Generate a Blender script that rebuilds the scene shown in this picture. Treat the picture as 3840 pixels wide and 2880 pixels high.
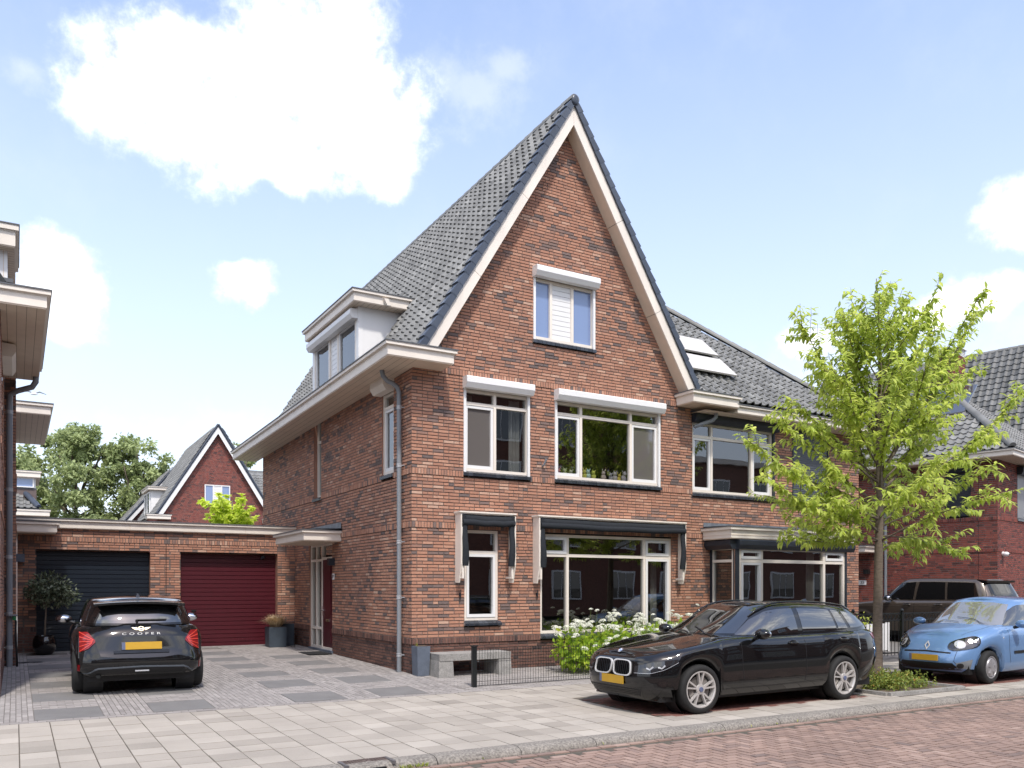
import bpy, bmesh, math, random
from mathutils import Vector, Matrix, noise as mnoise
from mathutils.bvhtree import BVHTree

R = math.radians
rnd = random.Random(7)
scene = bpy.context.scene
for o in list(bpy.data.objects):
    bpy.data.objects.remove(o, do_unlink=True)
COL = scene.collection

# ------------------------------------------------------------------ camera
CAM = Vector((-6.33697, -14.39873, 1.60728))
YAW = 0.5332779
cd = bpy.data.cameras.new('camera')
cd.sensor_width = 36.0
cd.lens = 3153.42 / 3840 * 36
cd.shift_y = (2203.194 - 1440) / 3840
cd.clip_start = 0.1
cd.clip_end = 3000
cam = bpy.data.objects.new('camera', cd)
cam.location = CAM
cam.rotation_euler = (R(90), 0, -YAW)
COL.objects.link(cam)
scene.camera = cam

# ------------------------------------------------------------------ light
SUN_EL, SUN_AZ = 58, 193          # azimuth measured from +Y towards +X
sd = bpy.data.lights.new('sun', 'SUN')
sd.energy = 1.15
sd.angle = R(4)
sd.color = (1.0, 0.95, 0.87)
sun = bpy.data.objects.new('sun', sd)
sv = Vector((math.cos(R(SUN_EL)) * math.sin(R(SUN_AZ)), math.cos(R(SUN_EL)) * math.cos(R(SUN_AZ)), math.sin(R(SUN_EL))))
sun.rotation_euler = sv.to_track_quat('Z', 'Y').to_euler()
sun.location = (0, 0, 40)
COL.objects.link(sun)

scene.view_settings.view_transform = 'Standard'
scene.view_settings.look = 'None'
scene.view_settings.exposure = 1.72
scene.view_settings.gamma = 1.0
scene.view_settings.use_curve_mapping = False

world = bpy.data.worlds.new('World')
scene.world = world
world.use_nodes = True
CLOUDS = [(0.1296,0.5000,0.0860,0.0565,1),(0.2014,0.4877,0.0982,0.0609,1),(0.2719,0.5369,0.0923,0.0628,1),(0.3292,0.5700,0.0685,0.0459,1),
(0.3504,0.5083,0.0797,0.0620,1),(0.3744,0.4633,0.0536,0.0304,1),(0.2719,0.4568,0.0718,0.0343,0.9),(0.2873,0.4301,0.0311,0.0176,0.8),
(0.0862,0.4703,0.0448,0.0237,1),(0.1626,0.5441,0.0383,0.0263,1),(0.0317,0.3124,0.0423,0.0371,1),(0.0618,0.2881,0.0284,0.0270,0.9),
(0.0488,0.2682,0.0366,0.0159,0.7),(0.2312,0.3326,0.0321,0.0197,0.9),(1.075,0.3744,0.036,0.026,1),(1.08,0.350,0.036,0.020,0.9),
(1.0169,0.280,0.050,0.019,1),(1.0508,0.2924,0.030,0.020,1),(0.8789,0.2651,0.0341,0.0193,0.7),# rest of the sky beyond the frame; unseen cloud banks added as fill light
(1.9,0.45,0.24,0.11,1),(2.5,0.55,0.3,0.14,1),(3.05,0.42,0.26,0.12,1),(-2.6,0.5,0.36,0.17,1),(-2.0,0.42,0.3,0.14,1),(-1.3,0.5,0.34,0.17,1),(-0.75,0.45,0.22,0.12,1),(2.2,0.25,0.2,0.06,.8),(-2.9,0.22,0.3,0.09,.8),(1.5,0.66,0.22,0.12,.9),(-0.9,0.85,0.4,0.17,.9),(-.5,.66,.22,.12,1),(-1.5,.78,.42,.17,1),(-1.75,.25,.36,.11,1),(-.95,.25,.28,.09,1),(-2.3,.75,.42,.17,1),(2.6,0.95,0.35,0.14,.9)]


FAINT = [(0.4750,0.5333,0.075,0.042,1),(0.5245,0.5601,0.045,0.02,1),(0.0108,0.4829,0.03,0.013,.9),(.40,.50,.06,.05,.8),(.95,.23,.2,.04,1),(1.15,.25,.2,.06,1),(.30,.17,.2,.03,.9),(-1.6,.3,.3,.06,1),(2.2,.7,.3,.1,1)]


def build_world():
    nt = world.node_tree
    N, L = nt.nodes, nt.links
    N.clear()
    def n(t, **k):
        x = N.new(t)
        for a, b in k.items():
            setattr(x, a, b)
        return x
    def mth(op, a, b=None, c=None, clamp=False):
        x = n('ShaderNodeMath', operation=op)
        x.use_clamp = clamp
        for i, v in enumerate((a, b, c)):
            if v is None:
                continue
            if isinstance(v, (int, float)):
                x.inputs[i].default_value = v
            else:
                L.new(v, x.inputs[i])
        return x.outputs[0]
    out = n('ShaderNodeOutputWorld')
    bg = n('ShaderNodeBackground')
    L.new(bg.outputs[0], out.inputs[0])
    sky = n('ShaderNodeTexSky', sky_type='NISHITA')
    sky.sun_disc = False
    sky.sun_elevation = R(SUN_EL)
    sky.sun_rotation = R(SUN_AZ)
    sky.air_density = 1.0
    sky.dust_density = 1.0
    sky.ozone_density = 1.6
    geo = n('ShaderNodeTexCoord')
    sep = n('ShaderNodeSeparateXYZ')
    L.new(geo.outputs['Generated'], sep.inputs[0])
    az = mth('ARCTAN2', sep.outputs[0], sep.outputs[1])
    el = mth('ARCSINE', sep.outputs[2])
    def fbm(scale, detail=6, rough=.55, seed=0):
        t = n('ShaderNodeTexNoise', noise_dimensions='4D')
        t.inputs['Scale'].default_value = scale
        t.inputs['Detail'].default_value = detail
        t.inputs['Roughness'].default_value = rough
        t.inputs['W'].default_value = seed
        L.new(geo.outputs['Generated'], t.inputs['Vector'])
        return t.outputs[0]
    # wobble of the outlines
    w1 = mth('MULTIPLY', mth('SUBTRACT', fbm(13, 3, .5, 1), .5), .07)
    w2 = mth('MULTIPLY', mth('SUBTRACT', fbm(13, 3, .5, 5), .5), .06)
    azd, eld = mth('ADD', az, w1), mth('ADD', el, w2)
    def blobs(lst):
        field = None
        for a0, e0, ra, re, s in lst:
            dx = mth('DIVIDE', mth('SUBTRACT', azd, a0), ra)
            dy = mth('DIVIDE', mth('SUBTRACT', eld, e0), re)
            d = mth('SQRT', mth('ADD', mth('MULTIPLY', dx, dx), mth('MULTIPLY', dy, dy)))
            f = mth('MULTIPLY', mth('SUBTRACT', 1.22, d, clamp=False), s)
            field = f if field is None else mth('SMOOTH_MAX', field, f, .25)
        return field
    field = blobs(CLOUDS)
    faint = blobs(FAINT)
    puff = fbm(34, 8, .62, 3)
    fld = mth('ADD', field, mth('MULTIPLY', mth('SUBTRACT', puff, .5), 1.1))
    mr = n('ShaderNodeMapRange', interpolation_type='SMOOTHSTEP')
    L.new(fld, mr.inputs[0])
    mr.inputs[1].default_value = -.08
    mr.inputs[2].default_value = .95
    mf_ = n('ShaderNodeMapRange', interpolation_type='SMOOTHSTEP')
    L.new(mth('ADD', faint, mth('MULTIPLY', mth('SUBTRACT', puff, .5), 2.2)), mf_.inputs[0])
    mf_.inputs[1].default_value = .0
    mf_.inputs[2].default_value = 1.2
    mf_.inputs[4].default_value = .26
    # thin high veil
    veil = n('ShaderNodeMapRange', interpolation_type='SMOOTHSTEP')
    L.new(fbm(4.5, 7, .62, 9), veil.inputs[0])
    veil.inputs[1].default_value = .5
    veil.inputs[2].default_value = .95
    veilv = mth('MULTIPLY', veil.outputs[0], .38)
    # haze towards the horizon
    hz = n('ShaderNodeMapRange')
    L.new(el, hz.inputs[0])
    hz.inputs[1].default_value = 0.0
    hz.inputs[2].default_value = .62
    hz.inputs[3].default_value = .86
    hz.inputs[4].default_value = .16
    hz2 = mth('POWER', hz.outputs[0], 1.12)
    def mix(fac, a, b):
        x = n('ShaderNodeMix', data_type='RGBA')
        if isinstance(fac, float):
            x.inputs[0].default_value = fac
        else:
            L.new(fac, x.inputs[0])
        for k, v in ((6, a), (7, b)):
            if isinstance(v, tuple):
                x.inputs[k].default_value = v
            else:
                L.new(v, x.inputs[k])
        return x.outputs[2]
    sk = n('ShaderNodeVectorMath', operation='MULTIPLY')
    L.new(sky.outputs[0], sk.inputs[0])
    sk.inputs[1].default_value = (SKY_K * 1.04, SKY_K * .96, SKY_K * .95)
    c = mix(hz2, sk.outputs[0], (.290, .312, .360, 1))
    c = mix(veilv, c, (.32, .335, .365, 1))
    shade = n('ShaderNodeMapRange')
    L.new(puff, shade.inputs[0])
    shade.inputs[1].default_value = .30
    shade.inputs[2].default_value = .62
    cl = mix(shade.outputs[0], (.288, .298, .315, 1), (.76, .76, .76, 1))
    c = mix(mf_.outputs[0], c, (.40, .41, .43, 1))
    c = mix(mr.outputs[0], c, cl)
    # below the horizon: plain ground tone
    gnd = n('ShaderNodeMapRange')
    L.new(el, gnd.inputs[0])
    gnd.inputs[1].default_value = -.02
    gnd.inputs[2].default_value = .0
    c = mix(gnd.outputs[0], (.12, .12, .11, 1), c)
    L.new(c, bg.inputs[0])
    bg.inputs[1].default_value = 1.0
SKY_K = 0.108
build_world()

# ------------------------------------------------------------------ materials
MATS = {}


def mat(name, col, rough=.7, var=.15, scale=6., bump=0., bscale=60., metal=0., spec=.5, coat=0., ior=1.45, tone=False, ramp=None, fine=0., fscale=120., wave=None, streak=0.):
    """Principled material; colour varies with world position noise, or with a per-piece 'tone'."""
    if name in MATS:
        return MATS[name]
    m = bpy.data.materials.new(name)
    m.use_nodes = True
    nt = m.node_tree
    N, L = nt.nodes, nt.links
    p = N['Principled BSDF']
    p.inputs['Roughness'].default_value = rough
    p.inputs['Metallic'].default_value = metal
    p.inputs['Specular IOR Level'].default_value = spec
    p.inputs['IOR'].default_value = ior
    p.inputs['Coat Weight'].default_value = coat
    p.inputs['Coat Roughness'].default_value = .03
    geo = N.new('ShaderNodeNewGeometry')
    pos = geo.outputs['Position']
    def noise(sc, det=4, vec=pos):
        t = N.new('ShaderNodeTexNoise')
        t.inputs['Scale'].default_value = sc
        t.inputs['Detail'].default_value = det
        L.new(vec, t.inputs['Vector'])
        return t.outputs[0]
    if ramp:
        a1 = N.new('ShaderNodeAttribute'); a1.attribute_name = 'tone'; a1.attribute_type = 'GEOMETRY'
        a2 = N.new('ShaderNodeAttribute'); a2.attribute_name = 'tone'; a2.attribute_type = 'OBJECT'
        ad = N.new('ShaderNodeMath'); ad.operation = 'ADD'
        L.new(a1.outputs['Fac'], ad.inputs[0]); L.new(a2.outputs['Fac'], ad.inputs[1])
        src = ad.outputs[0]
        if fine:
            nn = noise(fscale, 5)
            s = N.new('ShaderNodeMath'); s.operation = 'MULTIPLY_ADD'
            L.new(nn, s.inputs[0]); s.inputs[1].default_value = fine; 
            s2 = N.new('ShaderNodeMath'); s2.operation = 'SUBTRACT'
            L.new(src, s2.inputs[0]); s2.inputs[1].default_value = fine * .5
            L.new(s2.outputs[0], s.inputs[2]); src = s.outputs[0]
        r = N.new('ShaderNodeValToRGB')
        e = r.color_ramp.elements
        while len(e) > 1:
            e.remove(e[0])
        e[0].position = ramp[0][0]; e[0].color = (*ramp[0][1], 1)
        for q, c in ramp[1:]:
            k = e.new(q); k.color = (*c, 1)
        L.new(src, r.inputs[0])
        base = r.outputs[0]
    else:
        rg = N.new('ShaderNodeRGB'); rg.outputs[0].default_value = (*col, 1)
        base = rg.outputs[0]
    if var:
        h = N.new('ShaderNodeHueSaturation')
        mr = N.new('ShaderNodeMapRange')
        if streak:
            mp = N.new('ShaderNodeMapping'); mp.inputs['Scale'].default_value = (1, 1, streak)
            L.new(pos, mp.inputs[0])
            L.new(noise(scale, 6, mp.outputs[0]), mr.inputs[0])
        else:
            L.new(noise(scale, 6), mr.inputs[0])
        mr.inputs[1].default_value = .25; mr.inputs[2].default_value = .75
        mr.inputs[3].default_value = 1 - var; mr.inputs[4].default_value = 1 + var
        L.new(mr.outputs[0], h.inputs['Value'])
        L.new(base, h.inputs['Color'])
        base = h.outputs[0]
    if fine and not ramp:
        h = N.new('ShaderNodeHueSaturation')
        mr = N.new('ShaderNodeMapRange')
        L.new(noise(fscale, 2), mr.inputs[0])
        mr.inputs[1].default_value = .3; mr.inputs[2].default_value = .7
        mr.inputs[3].default_value = 1 - fine; mr.inputs[4].default_value = 1 + fine
        L.new(mr.outputs[0], h.inputs['Value']); L.new(base, h.inputs['Color'])
        base = h.outputs[0]
    L.new(base, p.inputs['Base Color'])
    if bump:
        b = N.new('ShaderNodeBump')
        b.inputs['Strength'].default_value = bump
        b.inputs['Distance'].default_value = .004
        L.new(noise(bscale, 5), b.inputs['Height'])
        L.new(b.outputs[0], p.inputs['Normal'])
    MATS[name] = m
    return m


def glass_mat(name, tint=(.55, .6, .6), refl=.10, rough=.0, opaque=None, wav=.0, power=4.0):
    if name in MATS:
        return MATS[name]
    m = bpy.data.materials.new(name)
    m.use_nodes = True
    nt = m.node_tree
    N, L = nt.nodes, nt.links
    N.remove(N['Principled BSDF'])
    out = N['Material Output']
    if opaque:
        a = N.new('ShaderNodeBsdfDiffuse'); a.inputs[0].default_value = (*opaque, 1)
    else:
        a = N.new('ShaderNodeBsdfTransparent'); a.inputs[0].default_value = (*tint, 1)
    g = N.new('ShaderNodeBsdfGlossy')
    g.inputs['Roughness'].default_value = rough
    lw = N.new('ShaderNodeLayerWeight'); lw.inputs[0].default_value = .5
    pw = N.new('ShaderNodeMath'); pw.operation = 'POWER'; pw.inputs[1].default_value = power
    L.new(lw.outputs['Facing'], pw.inputs[0])
    mr = N.new('ShaderNodeMapRange')
    mr.inputs[3].default_value = refl; mr.inputs[4].default_value = .95
    L.new(pw.outputs[0], mr.inputs[0])
    mx = N.new('ShaderNodeMixShader')
    L.new(mr.outputs[0], mx.inputs[0]); L.new(a.outputs[0], mx.inputs[1]); L.new(g.outputs[0], mx.inputs[2])
    if wav:
        geo = N.new('ShaderNodeNewGeometry')
        t = N.new('ShaderNodeTexNoise'); t.inputs['Scale'].default_value = 1.4; t.inputs['Detail'].default_value = 1
        L.new(geo.outputs['Position'], t.inputs['Vector'])
        b = N.new('ShaderNodeBump'); b.inputs['Strength'].default_value = 1; b.inputs['Distance'].default_value = wav
        L.new(t.outputs[0], b.inputs['Height']); L.new(b.outputs[0], g.inputs['Normal'])
    L.new(mx.outputs[0], out.inputs[0])
    MATS[name] = m
    return m


def leaf_mat(name, ramp, trans=.35, rough=.5):
    m = mat(name, (0, 0, 0), rough=rough, var=.12, scale=3., ramp=ramp, spec=.35)
    nt = m.node_tree
    N, L = nt.nodes, nt.links
    p = N['Principled BSDF']
    src = p.inputs['Base Color'].links[0].from_socket
    tr = N.new('ShaderNodeBsdfTranslucent')
    h = N.new('ShaderNodeHueSaturation'); h.inputs['Value'].default_value = 1.5; h.inputs['Hue'].default_value = .49
    L.new(src, h.inputs['Color']); L.new(h.outputs[0], tr.inputs[0])
    mx = N.new('ShaderNodeMixShader'); mx.inputs[0].default_value = trans
    L.new(p.outputs[0], mx.inputs[1]); L.new(tr.outputs[0], mx.inputs[2])
    L.new(mx.outputs[0], N['Material Output'].inputs[0])
    return m


BRICK = mat('brick_orange', 0, rough=.85, var=.10, scale=14, ramp=[(0, (.125, .096, .090)), (.16, (.165, .120, .108)), (.34, (.240, .150, .122)), (.52, (.318, .166, .116)), (.72, (.392, .192, .126)), (.9, (.45, .245, .168)), (1, (.50, .325, .24))], fine=.32, fscale=22, bump=.35, bscale=70)
BRICKD = mat('brick_plinth', 0, rough=.85, var=.12, scale=14, ramp=[(0, (.055, .038, .036)), (.35, (.10, .054, .045)), (.7, (.15, .075, .058)), (1, (.22, .115, .085))], fine=.3, fscale=22, bump=.35)
BRICKR = mat('brick_red', 0, rough=.85, var=.12, scale=9, ramp=[(0, (.065, .030, .028)), (.3, (.125, .042, .035)), (.6, (.215, .056, .042)), (.85, (.28, .078, .055)), (1, (.34, .115, .08))], fine=.28, fscale=20, bump=.3)
MORTAR = mat('mortar', (.125, .112, .103), rough=.95, var=.2, scale=8)
MORTARL = mat('mortar_light', (.24, .21, .19), rough=.95, var=.2, scale=8)
CREAM = mat('cream_paint', (.74, .675, .60), rough=.45, var=.07, scale=3, fine=.02, fscale=60, streak=.25)
WHITE = mat('white_paint', (.74, .735, .73), rough=.35, var=.03, scale=3)
SOFFIT = mat('soffit_board', (.64, .53, .42), rough=.5, var=.06, scale=4)
ZINC = mat('zinc_edge', (.10, .105, .115), rough=.5, var=.1, scale=8, spec=.5)
LEAD = mat('lead_flashing', (.16, .175, .2), rough=.45, var=.35, scale=7, metal=.2)
PIPE = mat('grey_pipe', (.20, .215, .235), rough=.4, var=.12, scale=3, streak=.15)
TILED = mat('roof_tile_dark', 0, rough=.5, var=.2, scale=1.6, ramp=[(0, (.07, .072, .072)), (.5, (.11, .112, .110)), (1, (.15, .152, .15))], spec=.35)
TILE = mat('roof_tile', 0, rough=.5, var=.18, scale=1.6, ramp=[(0, (.125, .125, .120)), (.5, (.180, .180, .173)), (1, (.235, .235, .226))], spec=.35)
TILEB = mat('verge_tile', 0, rough=.34, var=.12, scale=5, ramp=[(0, (.035, .045, .066)), (.5, (.048, .06, .085)), (1, (.065, .08, .11))], spec=.6)
DARKSILL = mat('dark_sill', 0, rough=.25, var=.2, scale=12, ramp=[(0, (.020, .024, .032)), (1, (.045, .052, .065))], spec=.6)
ANTHRA = mat('anthracite', (.022, .027, .036), rough=.4, var=.1, scale=6)
FABRIC = mat('awning_fabric', (.026, .029, .034), rough=.95, var=.15, scale=25, bump=.3, bscale=200, spec=.2)
BLACKP = mat('black_plastic', (.012, .012, .013), rough=.5, var=.1, scale=12)
BLACKM = mat('black_metal', (.012, .014, .015), rough=.35, var=.1, scale=12)
REDD = mat('wine_red_paint', (.068, .008, .014), rough=.4, var=.08, scale=8, fine=.06, fscale=90)
NAVY = mat('navy_paint', (.0055, .0105, .019), rough=.42, var=.08, scale=8, fine=.06, fscale=90)
GLASS = glass_mat('window_glass', tint=(.62, .66, .66), refl=.19, wav=.0011)
SCREEN = glass_mat('screened_glass', opaque=(.125, .115, .108), refl=.13, rough=.04, wav=.001)
FROST = glass_mat('blue_frosted_glass', opaque=(.17, .24, .42), refl=.13, rough=.02, wav=.001)
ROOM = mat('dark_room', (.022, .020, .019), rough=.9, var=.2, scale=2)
CURTAIN = mat('curtain', (.28, .26, .24), rough=.9, var=.15, scale=5)
CONC = mat('concrete', (.26, .25, .235), rough=.9, var=.22, scale=7, fine=.22, fscale=55, bump=.5, bscale=45)
BLUESTONE = mat('blue_stone', (.105, .125, .16), rough=.6, var=.14, scale=6, fine=.12, fscale=80)
SLAB = mat('pavement_slab', 0, rough=.9, var=.11, scale=1.3, ramp=[(0, (.255, .229, .197)), (.5, (.335, .302, .261)), (1, (.395, .358, .312))], fine=.5, fscale=65, bump=.4, bscale=90)
SLABJ = mat('slab_joint', (.10, .085, .068), rough=.95, var=.3, scale=9)
KERB = mat('kerb_stone', (.205, .187, .165), rough=.9, var=.15, scale=2, fine=.42, fscale=42, bump=.6, bscale=60)
PAVER = mat('driveway_paver', 0, rough=.9, var=.08, scale=1.3, ramp=[(0, (.205, .188, .178)), (.5, (.275, .254, .240)), (1, (.345, .318, .30))], fine=.25, fscale=60)
PAVJ = mat('paver_joint', (.155, .142, .132), rough=.95, var=.3, scale=9)
DSLAB = mat('dark_slab', (.160, .155, .150), rough=.75, var=.12, scale=3, fine=.15, fscale=110)
ROADB = mat('road_brick', 0, rough=.9, var=.17, scale=.8, ramp=[(0, (.165, .122, .108)), (.3, (.22, .152, .126)), (.6, (.265, .182, .148)), (1, (.32, .23, .192))], fine=.25, fscale=50, bump=.3)
ROADJ = mat('road_joint', (.085, .075, .06), rough=.95, var=.3, scale=10)
BAYB = mat('bay_brick', 0, rough=.9, var=.12, scale=1.5, ramp=[(0, (.10, .045, .038)), (.5, (.15, .065, .052)), (1, (.20, .09, .07))], fine=.25, fscale=50)
SOIL = mat('soil', (.11, .085, .06), rough=1, var=.35, scale=14, bump=.8, bscale=30)
GROUND = mat('ground', (.17, .16, .145), rough=.95, var=.2, scale=1)
BARK = mat('bark', (.145, .115, .09), rough=.95, var=.3, scale=12, bump=.8, bscale=40, streak=3)
CHROME = mat('chrome', (.88, .88, .88), rough=.2, var=0, metal=1)
ALLOY = mat('alloy', (.56, .54, .52), rough=.35, var=.05, metal=.45)
TYRE = mat('tyre_rubber', (.014, .014, .014), rough=.8, var=.2, scale=20)
PBLACK = mat('black_car_paint', (.0055, .0058, .0065), rough=.12, var=0, coat=1.0, spec=.15)
PBLUE = mat('blue_car_paint', (.135, .25, .46), rough=.3, var=.03, scale=200, coat=.8, metal=.25)
PBRONZE = mat('bronze_car_paint', (.085, .066, .052), rough=.28, var=.03, scale=150, coat=.9, metal=.35)
RRGLASS = glass_mat('tinted_car_glass', opaque=(.006, .006, .006), refl=.06, power=4.0)
CARGLASS = glass_mat('car_glass', opaque=(.006, .007, .008), refl=.20, power=3.0)
SHINYBLK = mat('gloss_black', (.004, .004, .005), rough=.12, var=0, coat=.6)
LAMPG = glass_mat('lamp_glass', opaque=(.42, .43, .46), refl=.16)
LAMPD = glass_mat('lamp_housing', opaque=(.020, .021, .024), refl=.10)
REDL = mat('red_lamp', (.20, .006, .008), rough=.15, var=.12, scale=25, coat=.8)
REDL2 = mat('red_lamp_bar', (.62, .055, .035), rough=.2, var=0, coat=.6)
YPLATE = mat('yellow_plate', (.48, .28, .025), rough=.5, var=.05, scale=10)
BPLATE = mat('blue_plate', (.10, .12, .20), rough=.5, var=.05)


# ------------------------------------------------------------------ mesh helpers
class MB:
    def __init__(s):
        s.v = []; s.f = []; s.m = []; s.t = []; s.mi = 0; s.tone = 0.0
    def add(s, vs, fs, mi=None, tone=None):
        b = len(s.v)
        s.v.extend(vs)
        for f in fs:
            s.f.append(tuple(b + i for i in f))
            s.m.append(s.mi if mi is None else mi)
            s.t.append(s.tone if tone is None else tone)
        return s
    def quad(s, a, b, c, d, **k):
        return s.add([a, b, c, d], [(0, 1, 2, 3)], **k)
    def box(s, x0, x1, y0, y1, z0, z1, **k):
        if x0 > x1: x0, x1 = x1, x0
        if y0 > y1: y0, y1 = y1, y0
        if z0 > z1: z0, z1 = z1, z0
        return s.hexa([(x0, y0, z0), (x1, y0, z0), (x1, y1, z0), (x0, y1, z0), (x0, y0, z1), (x1, y0, z1), (x1, y1, z1), (x0, y1, z1)], **k)
    def hexa(s, p, **k):
        return s.add(p, [(3, 2, 1, 0), (4, 5, 6, 7), (0, 1, 5, 4), (1, 2, 6, 5), (2, 3, 7, 6), (3, 0, 4, 7)], **k)
    def pbox(s, pl, u0, u1, z0, z1, n0, n1, **k):
        """box on a wall plane pl=(O,U,N): u along, z up, n outward"""
        P = lambda u, n, z: pt(pl, u, z, n)
        return s.hexa([P(u0, n1, z0), P(u1, n1, z0), P(u1, n0, z0), P(u0, n0, z0), P(u0, n1, z1), P(u1, n1, z1), P(u1, n0, z1), P(u0, n0, z1)], **k)
    def prism(s, poly, dvec, **k):
        """poly: list of 3D points (planar), extruded by dvec"""
        n = len(poly)
        d = Vector(dvec)
        vs = [tuple(p) for p in poly] + [tuple(Vector(p) + d) for p in poly]
        fs = [tuple(range(n - 1, -1, -1)), tuple(range(n, 2 * n))]
        fs += [(i, (i + 1) % n, n + (i + 1) % n, n + i) for i in range(n)]
        return s.add(vs, fs, **k)
    def tube(s, pts, r, seg=8, caps=True, **k):
        pts = [Vector(p) for p in pts]
        rs = r if isinstance(r, (list, tuple)) else [r] * len(pts)
        vs, fs = [], []
        prev = None
        for i, p in enumerate(pts):
            t = (pts[min(i + 1, len(pts) - 1)] - pts[max(i - 1, 0)])
            if t.length < 1e-9: t = Vector((0, 0, 1))
            t.normalize()
            a = Vector((0, 0, 1)) if abs(t.z) < .9 else Vector((1, 0, 0))
            if prev is not None:
                u = prev - t * prev.dot(t)
                u = u.normalized() if u.length > 1e-6 else t.cross(a).normalized()
            else:
                u = t.cross(a).normalized()
            w = t.cross(u)
            prev = u
            for j in range(seg):
                q = 2 * math.pi * j / seg
                vs.append(tuple(p + u * (rs[i] * math.cos(q)) + w * (rs[i] * math.sin(q))))
        for i in range(len(pts) - 1):
            for j in range(seg):
                a, b = i * seg + j, i * seg + (j + 1) % seg
                fs.append((a, b, b + seg, a + seg))
        if caps:
            fs.append(tuple(range(seg - 1, -1, -1)))
            fs.append(tuple((len(pts) - 1) * seg + j for j in range(seg)))
        return s.add(vs, fs, **k)
    def lathe(s, prof, c, axis='z', seg=24, cap0=False, cap1=False, **k):
        """prof: (r, h) pairs about an axis through c"""
        vs, fs = [], []
        for r, h in prof:
            for j in range(seg):
                q = 2 * math.pi * j / seg
                a, b = r * math.cos(q), r * math.sin(q)
                if axis == 'z': vs.append((c[0] + a, c[1] + b, c[2] + h))
                elif axis == 'y': vs.append((c[0] + a, c[1] + h, c[2] + b))
                else: vs.append((c[0] + h, c[1] + a, c[2] + b))
        for i in range(len(prof) - 1):
            for j in range(seg):
                a, b = i * seg + j, i * seg + (j + 1) % seg
                fs.append((a, b, b + seg, a + seg))
        if cap0: fs.append(tuple(range(seg - 1, -1, -1)))
        if cap1: fs.append(tuple((len(prof) - 1) * seg + j for j in range(seg)))
        return s.add(vs, fs, **k)
    def ball(s, c, r, seg=10, rings=6, **k):
        rx, ry, rz = r if isinstance(r, (tuple, list)) else (r, r, r)
        vs, fs = [], []
        for i in range(rings + 1):
            th = math.pi * i / rings
            for j in range(seg):
                q = 2 * math.pi * j / seg
                vs.append((c[0] + rx * math.sin(th) * math.cos(q), c[1] + ry * math.sin(th) * math.sin(q), c[2] - rz * math.cos(th)))
        for i in range(rings):
            for j in range(seg):
                a, b = i * seg + j, i * seg + (j + 1) % seg
                fs.append((a, b, b + seg, a + seg))
        return s.add(vs, fs, **k)
    def grid(s, rows, **k):
        n = len(rows[0])
        vs = [tuple(p) for r in rows for p in r]
        fs = [(i * n + j, i * n + j + 1, (i + 1) * n + j + 1, (i + 1) * n + j) for i in range(len(rows) - 1) for j in range(n - 1)]
        return s.add(vs, fs, **k)
    def mesh(s, name, mats, smooth=False, tones=None):
        me = bpy.data.meshes.new(name)
        me.from_pydata([tuple(v) for v in s.v], [], s.f)
        for m in (mats if isinstance(mats, (list, tuple)) else [mats]):
            me.materials.append(m)
        if any(s.m):
            me.polygons.foreach_set('material_index', s.m)
        if tones or (tones is None and any(s.t)):
            at = me.attributes.new('tone', 'FLOAT', 'FACE')
            at.data.foreach_set('value', s.t)
        if smooth:
            me.polygons.foreach_set('use_smooth', [True] * len(me.polygons))
            if smooth is not True:
                me.set_sharp_from_angle(angle=R(smooth))
        me.update()
        return me
    def build(s, name, mats, parent=None, smooth=False, **tags):
        return put(name, s.mesh(name, mats, smooth), parent, **tags)


INV = {}


def in_frame(p):
    v = Vector(p) - CAM
    fw = v.x * math.sin(YAW) + v.y * math.cos(YAW)
    rt = v.x * math.cos(YAW) - v.y * math.sin(YAW)
    return fw > .5 and abs(rt / fw) < .605 and -.214 < v.z / fw < .698


def put(name, data, parent=None, loc=None, rot=None, **tags):
    o = bpy.data.objects.new(name, data)
    COL.objects.link(o)
    if parent is not None:
        o.parent = parent
        if parent.name in INV:
            o.matrix_parent_inverse = INV[parent.name]
    if loc is not None: o.location = loc
    if rot is not None: o.rotation_euler = rot
    for k, v in tags.items():
        o[k] = v
    return o


def thing(name, label, cat, loc=(0, 0, 0), rotz=0., group=None, world=True):
    """Empty at the thing's base; children given in world coordinates when world=True and rotz==0"""
    o = bpy.data.objects.new(name, None)
    o.empty_display_size = .1
    COL.objects.link(o)
    o.location = loc
    o.rotation_euler = (0, 0, rotz)
    o['label'] = label; o['category'] = cat
    if group: o['group'] = group
    if world and rotz == 0 and tuple(loc) != (0, 0, 0):
        INV[o.name] = Matrix.Translation(loc).inverted()
    return o


def tag(o, label, cat, group=None):
    o['label'] = label; o['category'] = cat
    if group: o['group'] = group
    return o


def plane(O, U):
    O, U = Vector(O), Vector((*U, 0)).normalized()
    return (O, U, Vector((U.y, -U.x, 0)))


def pt(pl, u, z, n=0.):
    q = pl[0] + pl[1] * u + pl[2] * n
    return (q.x, q.y, q.z + z)


def gz(x, y):
    """finished ground level"""
    if y >= 0: return .016 * min(y, 8)
    if y > -2.32: return .035 * y
    if y > -6.42: return -.081 - .01 * (-2.32 - y)
    return -.2


def lerp(a, b, t): return a + (b - a) * t


def interp(tab, x):
    if x <= tab[0][0]: return tab[0][1]
    for (a, b), (c, d) in zip(tab, tab[1:]):
        if x <= c: return b + (d - b) * (x - a) / (c - a)
    return tab[-1][1]


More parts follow.
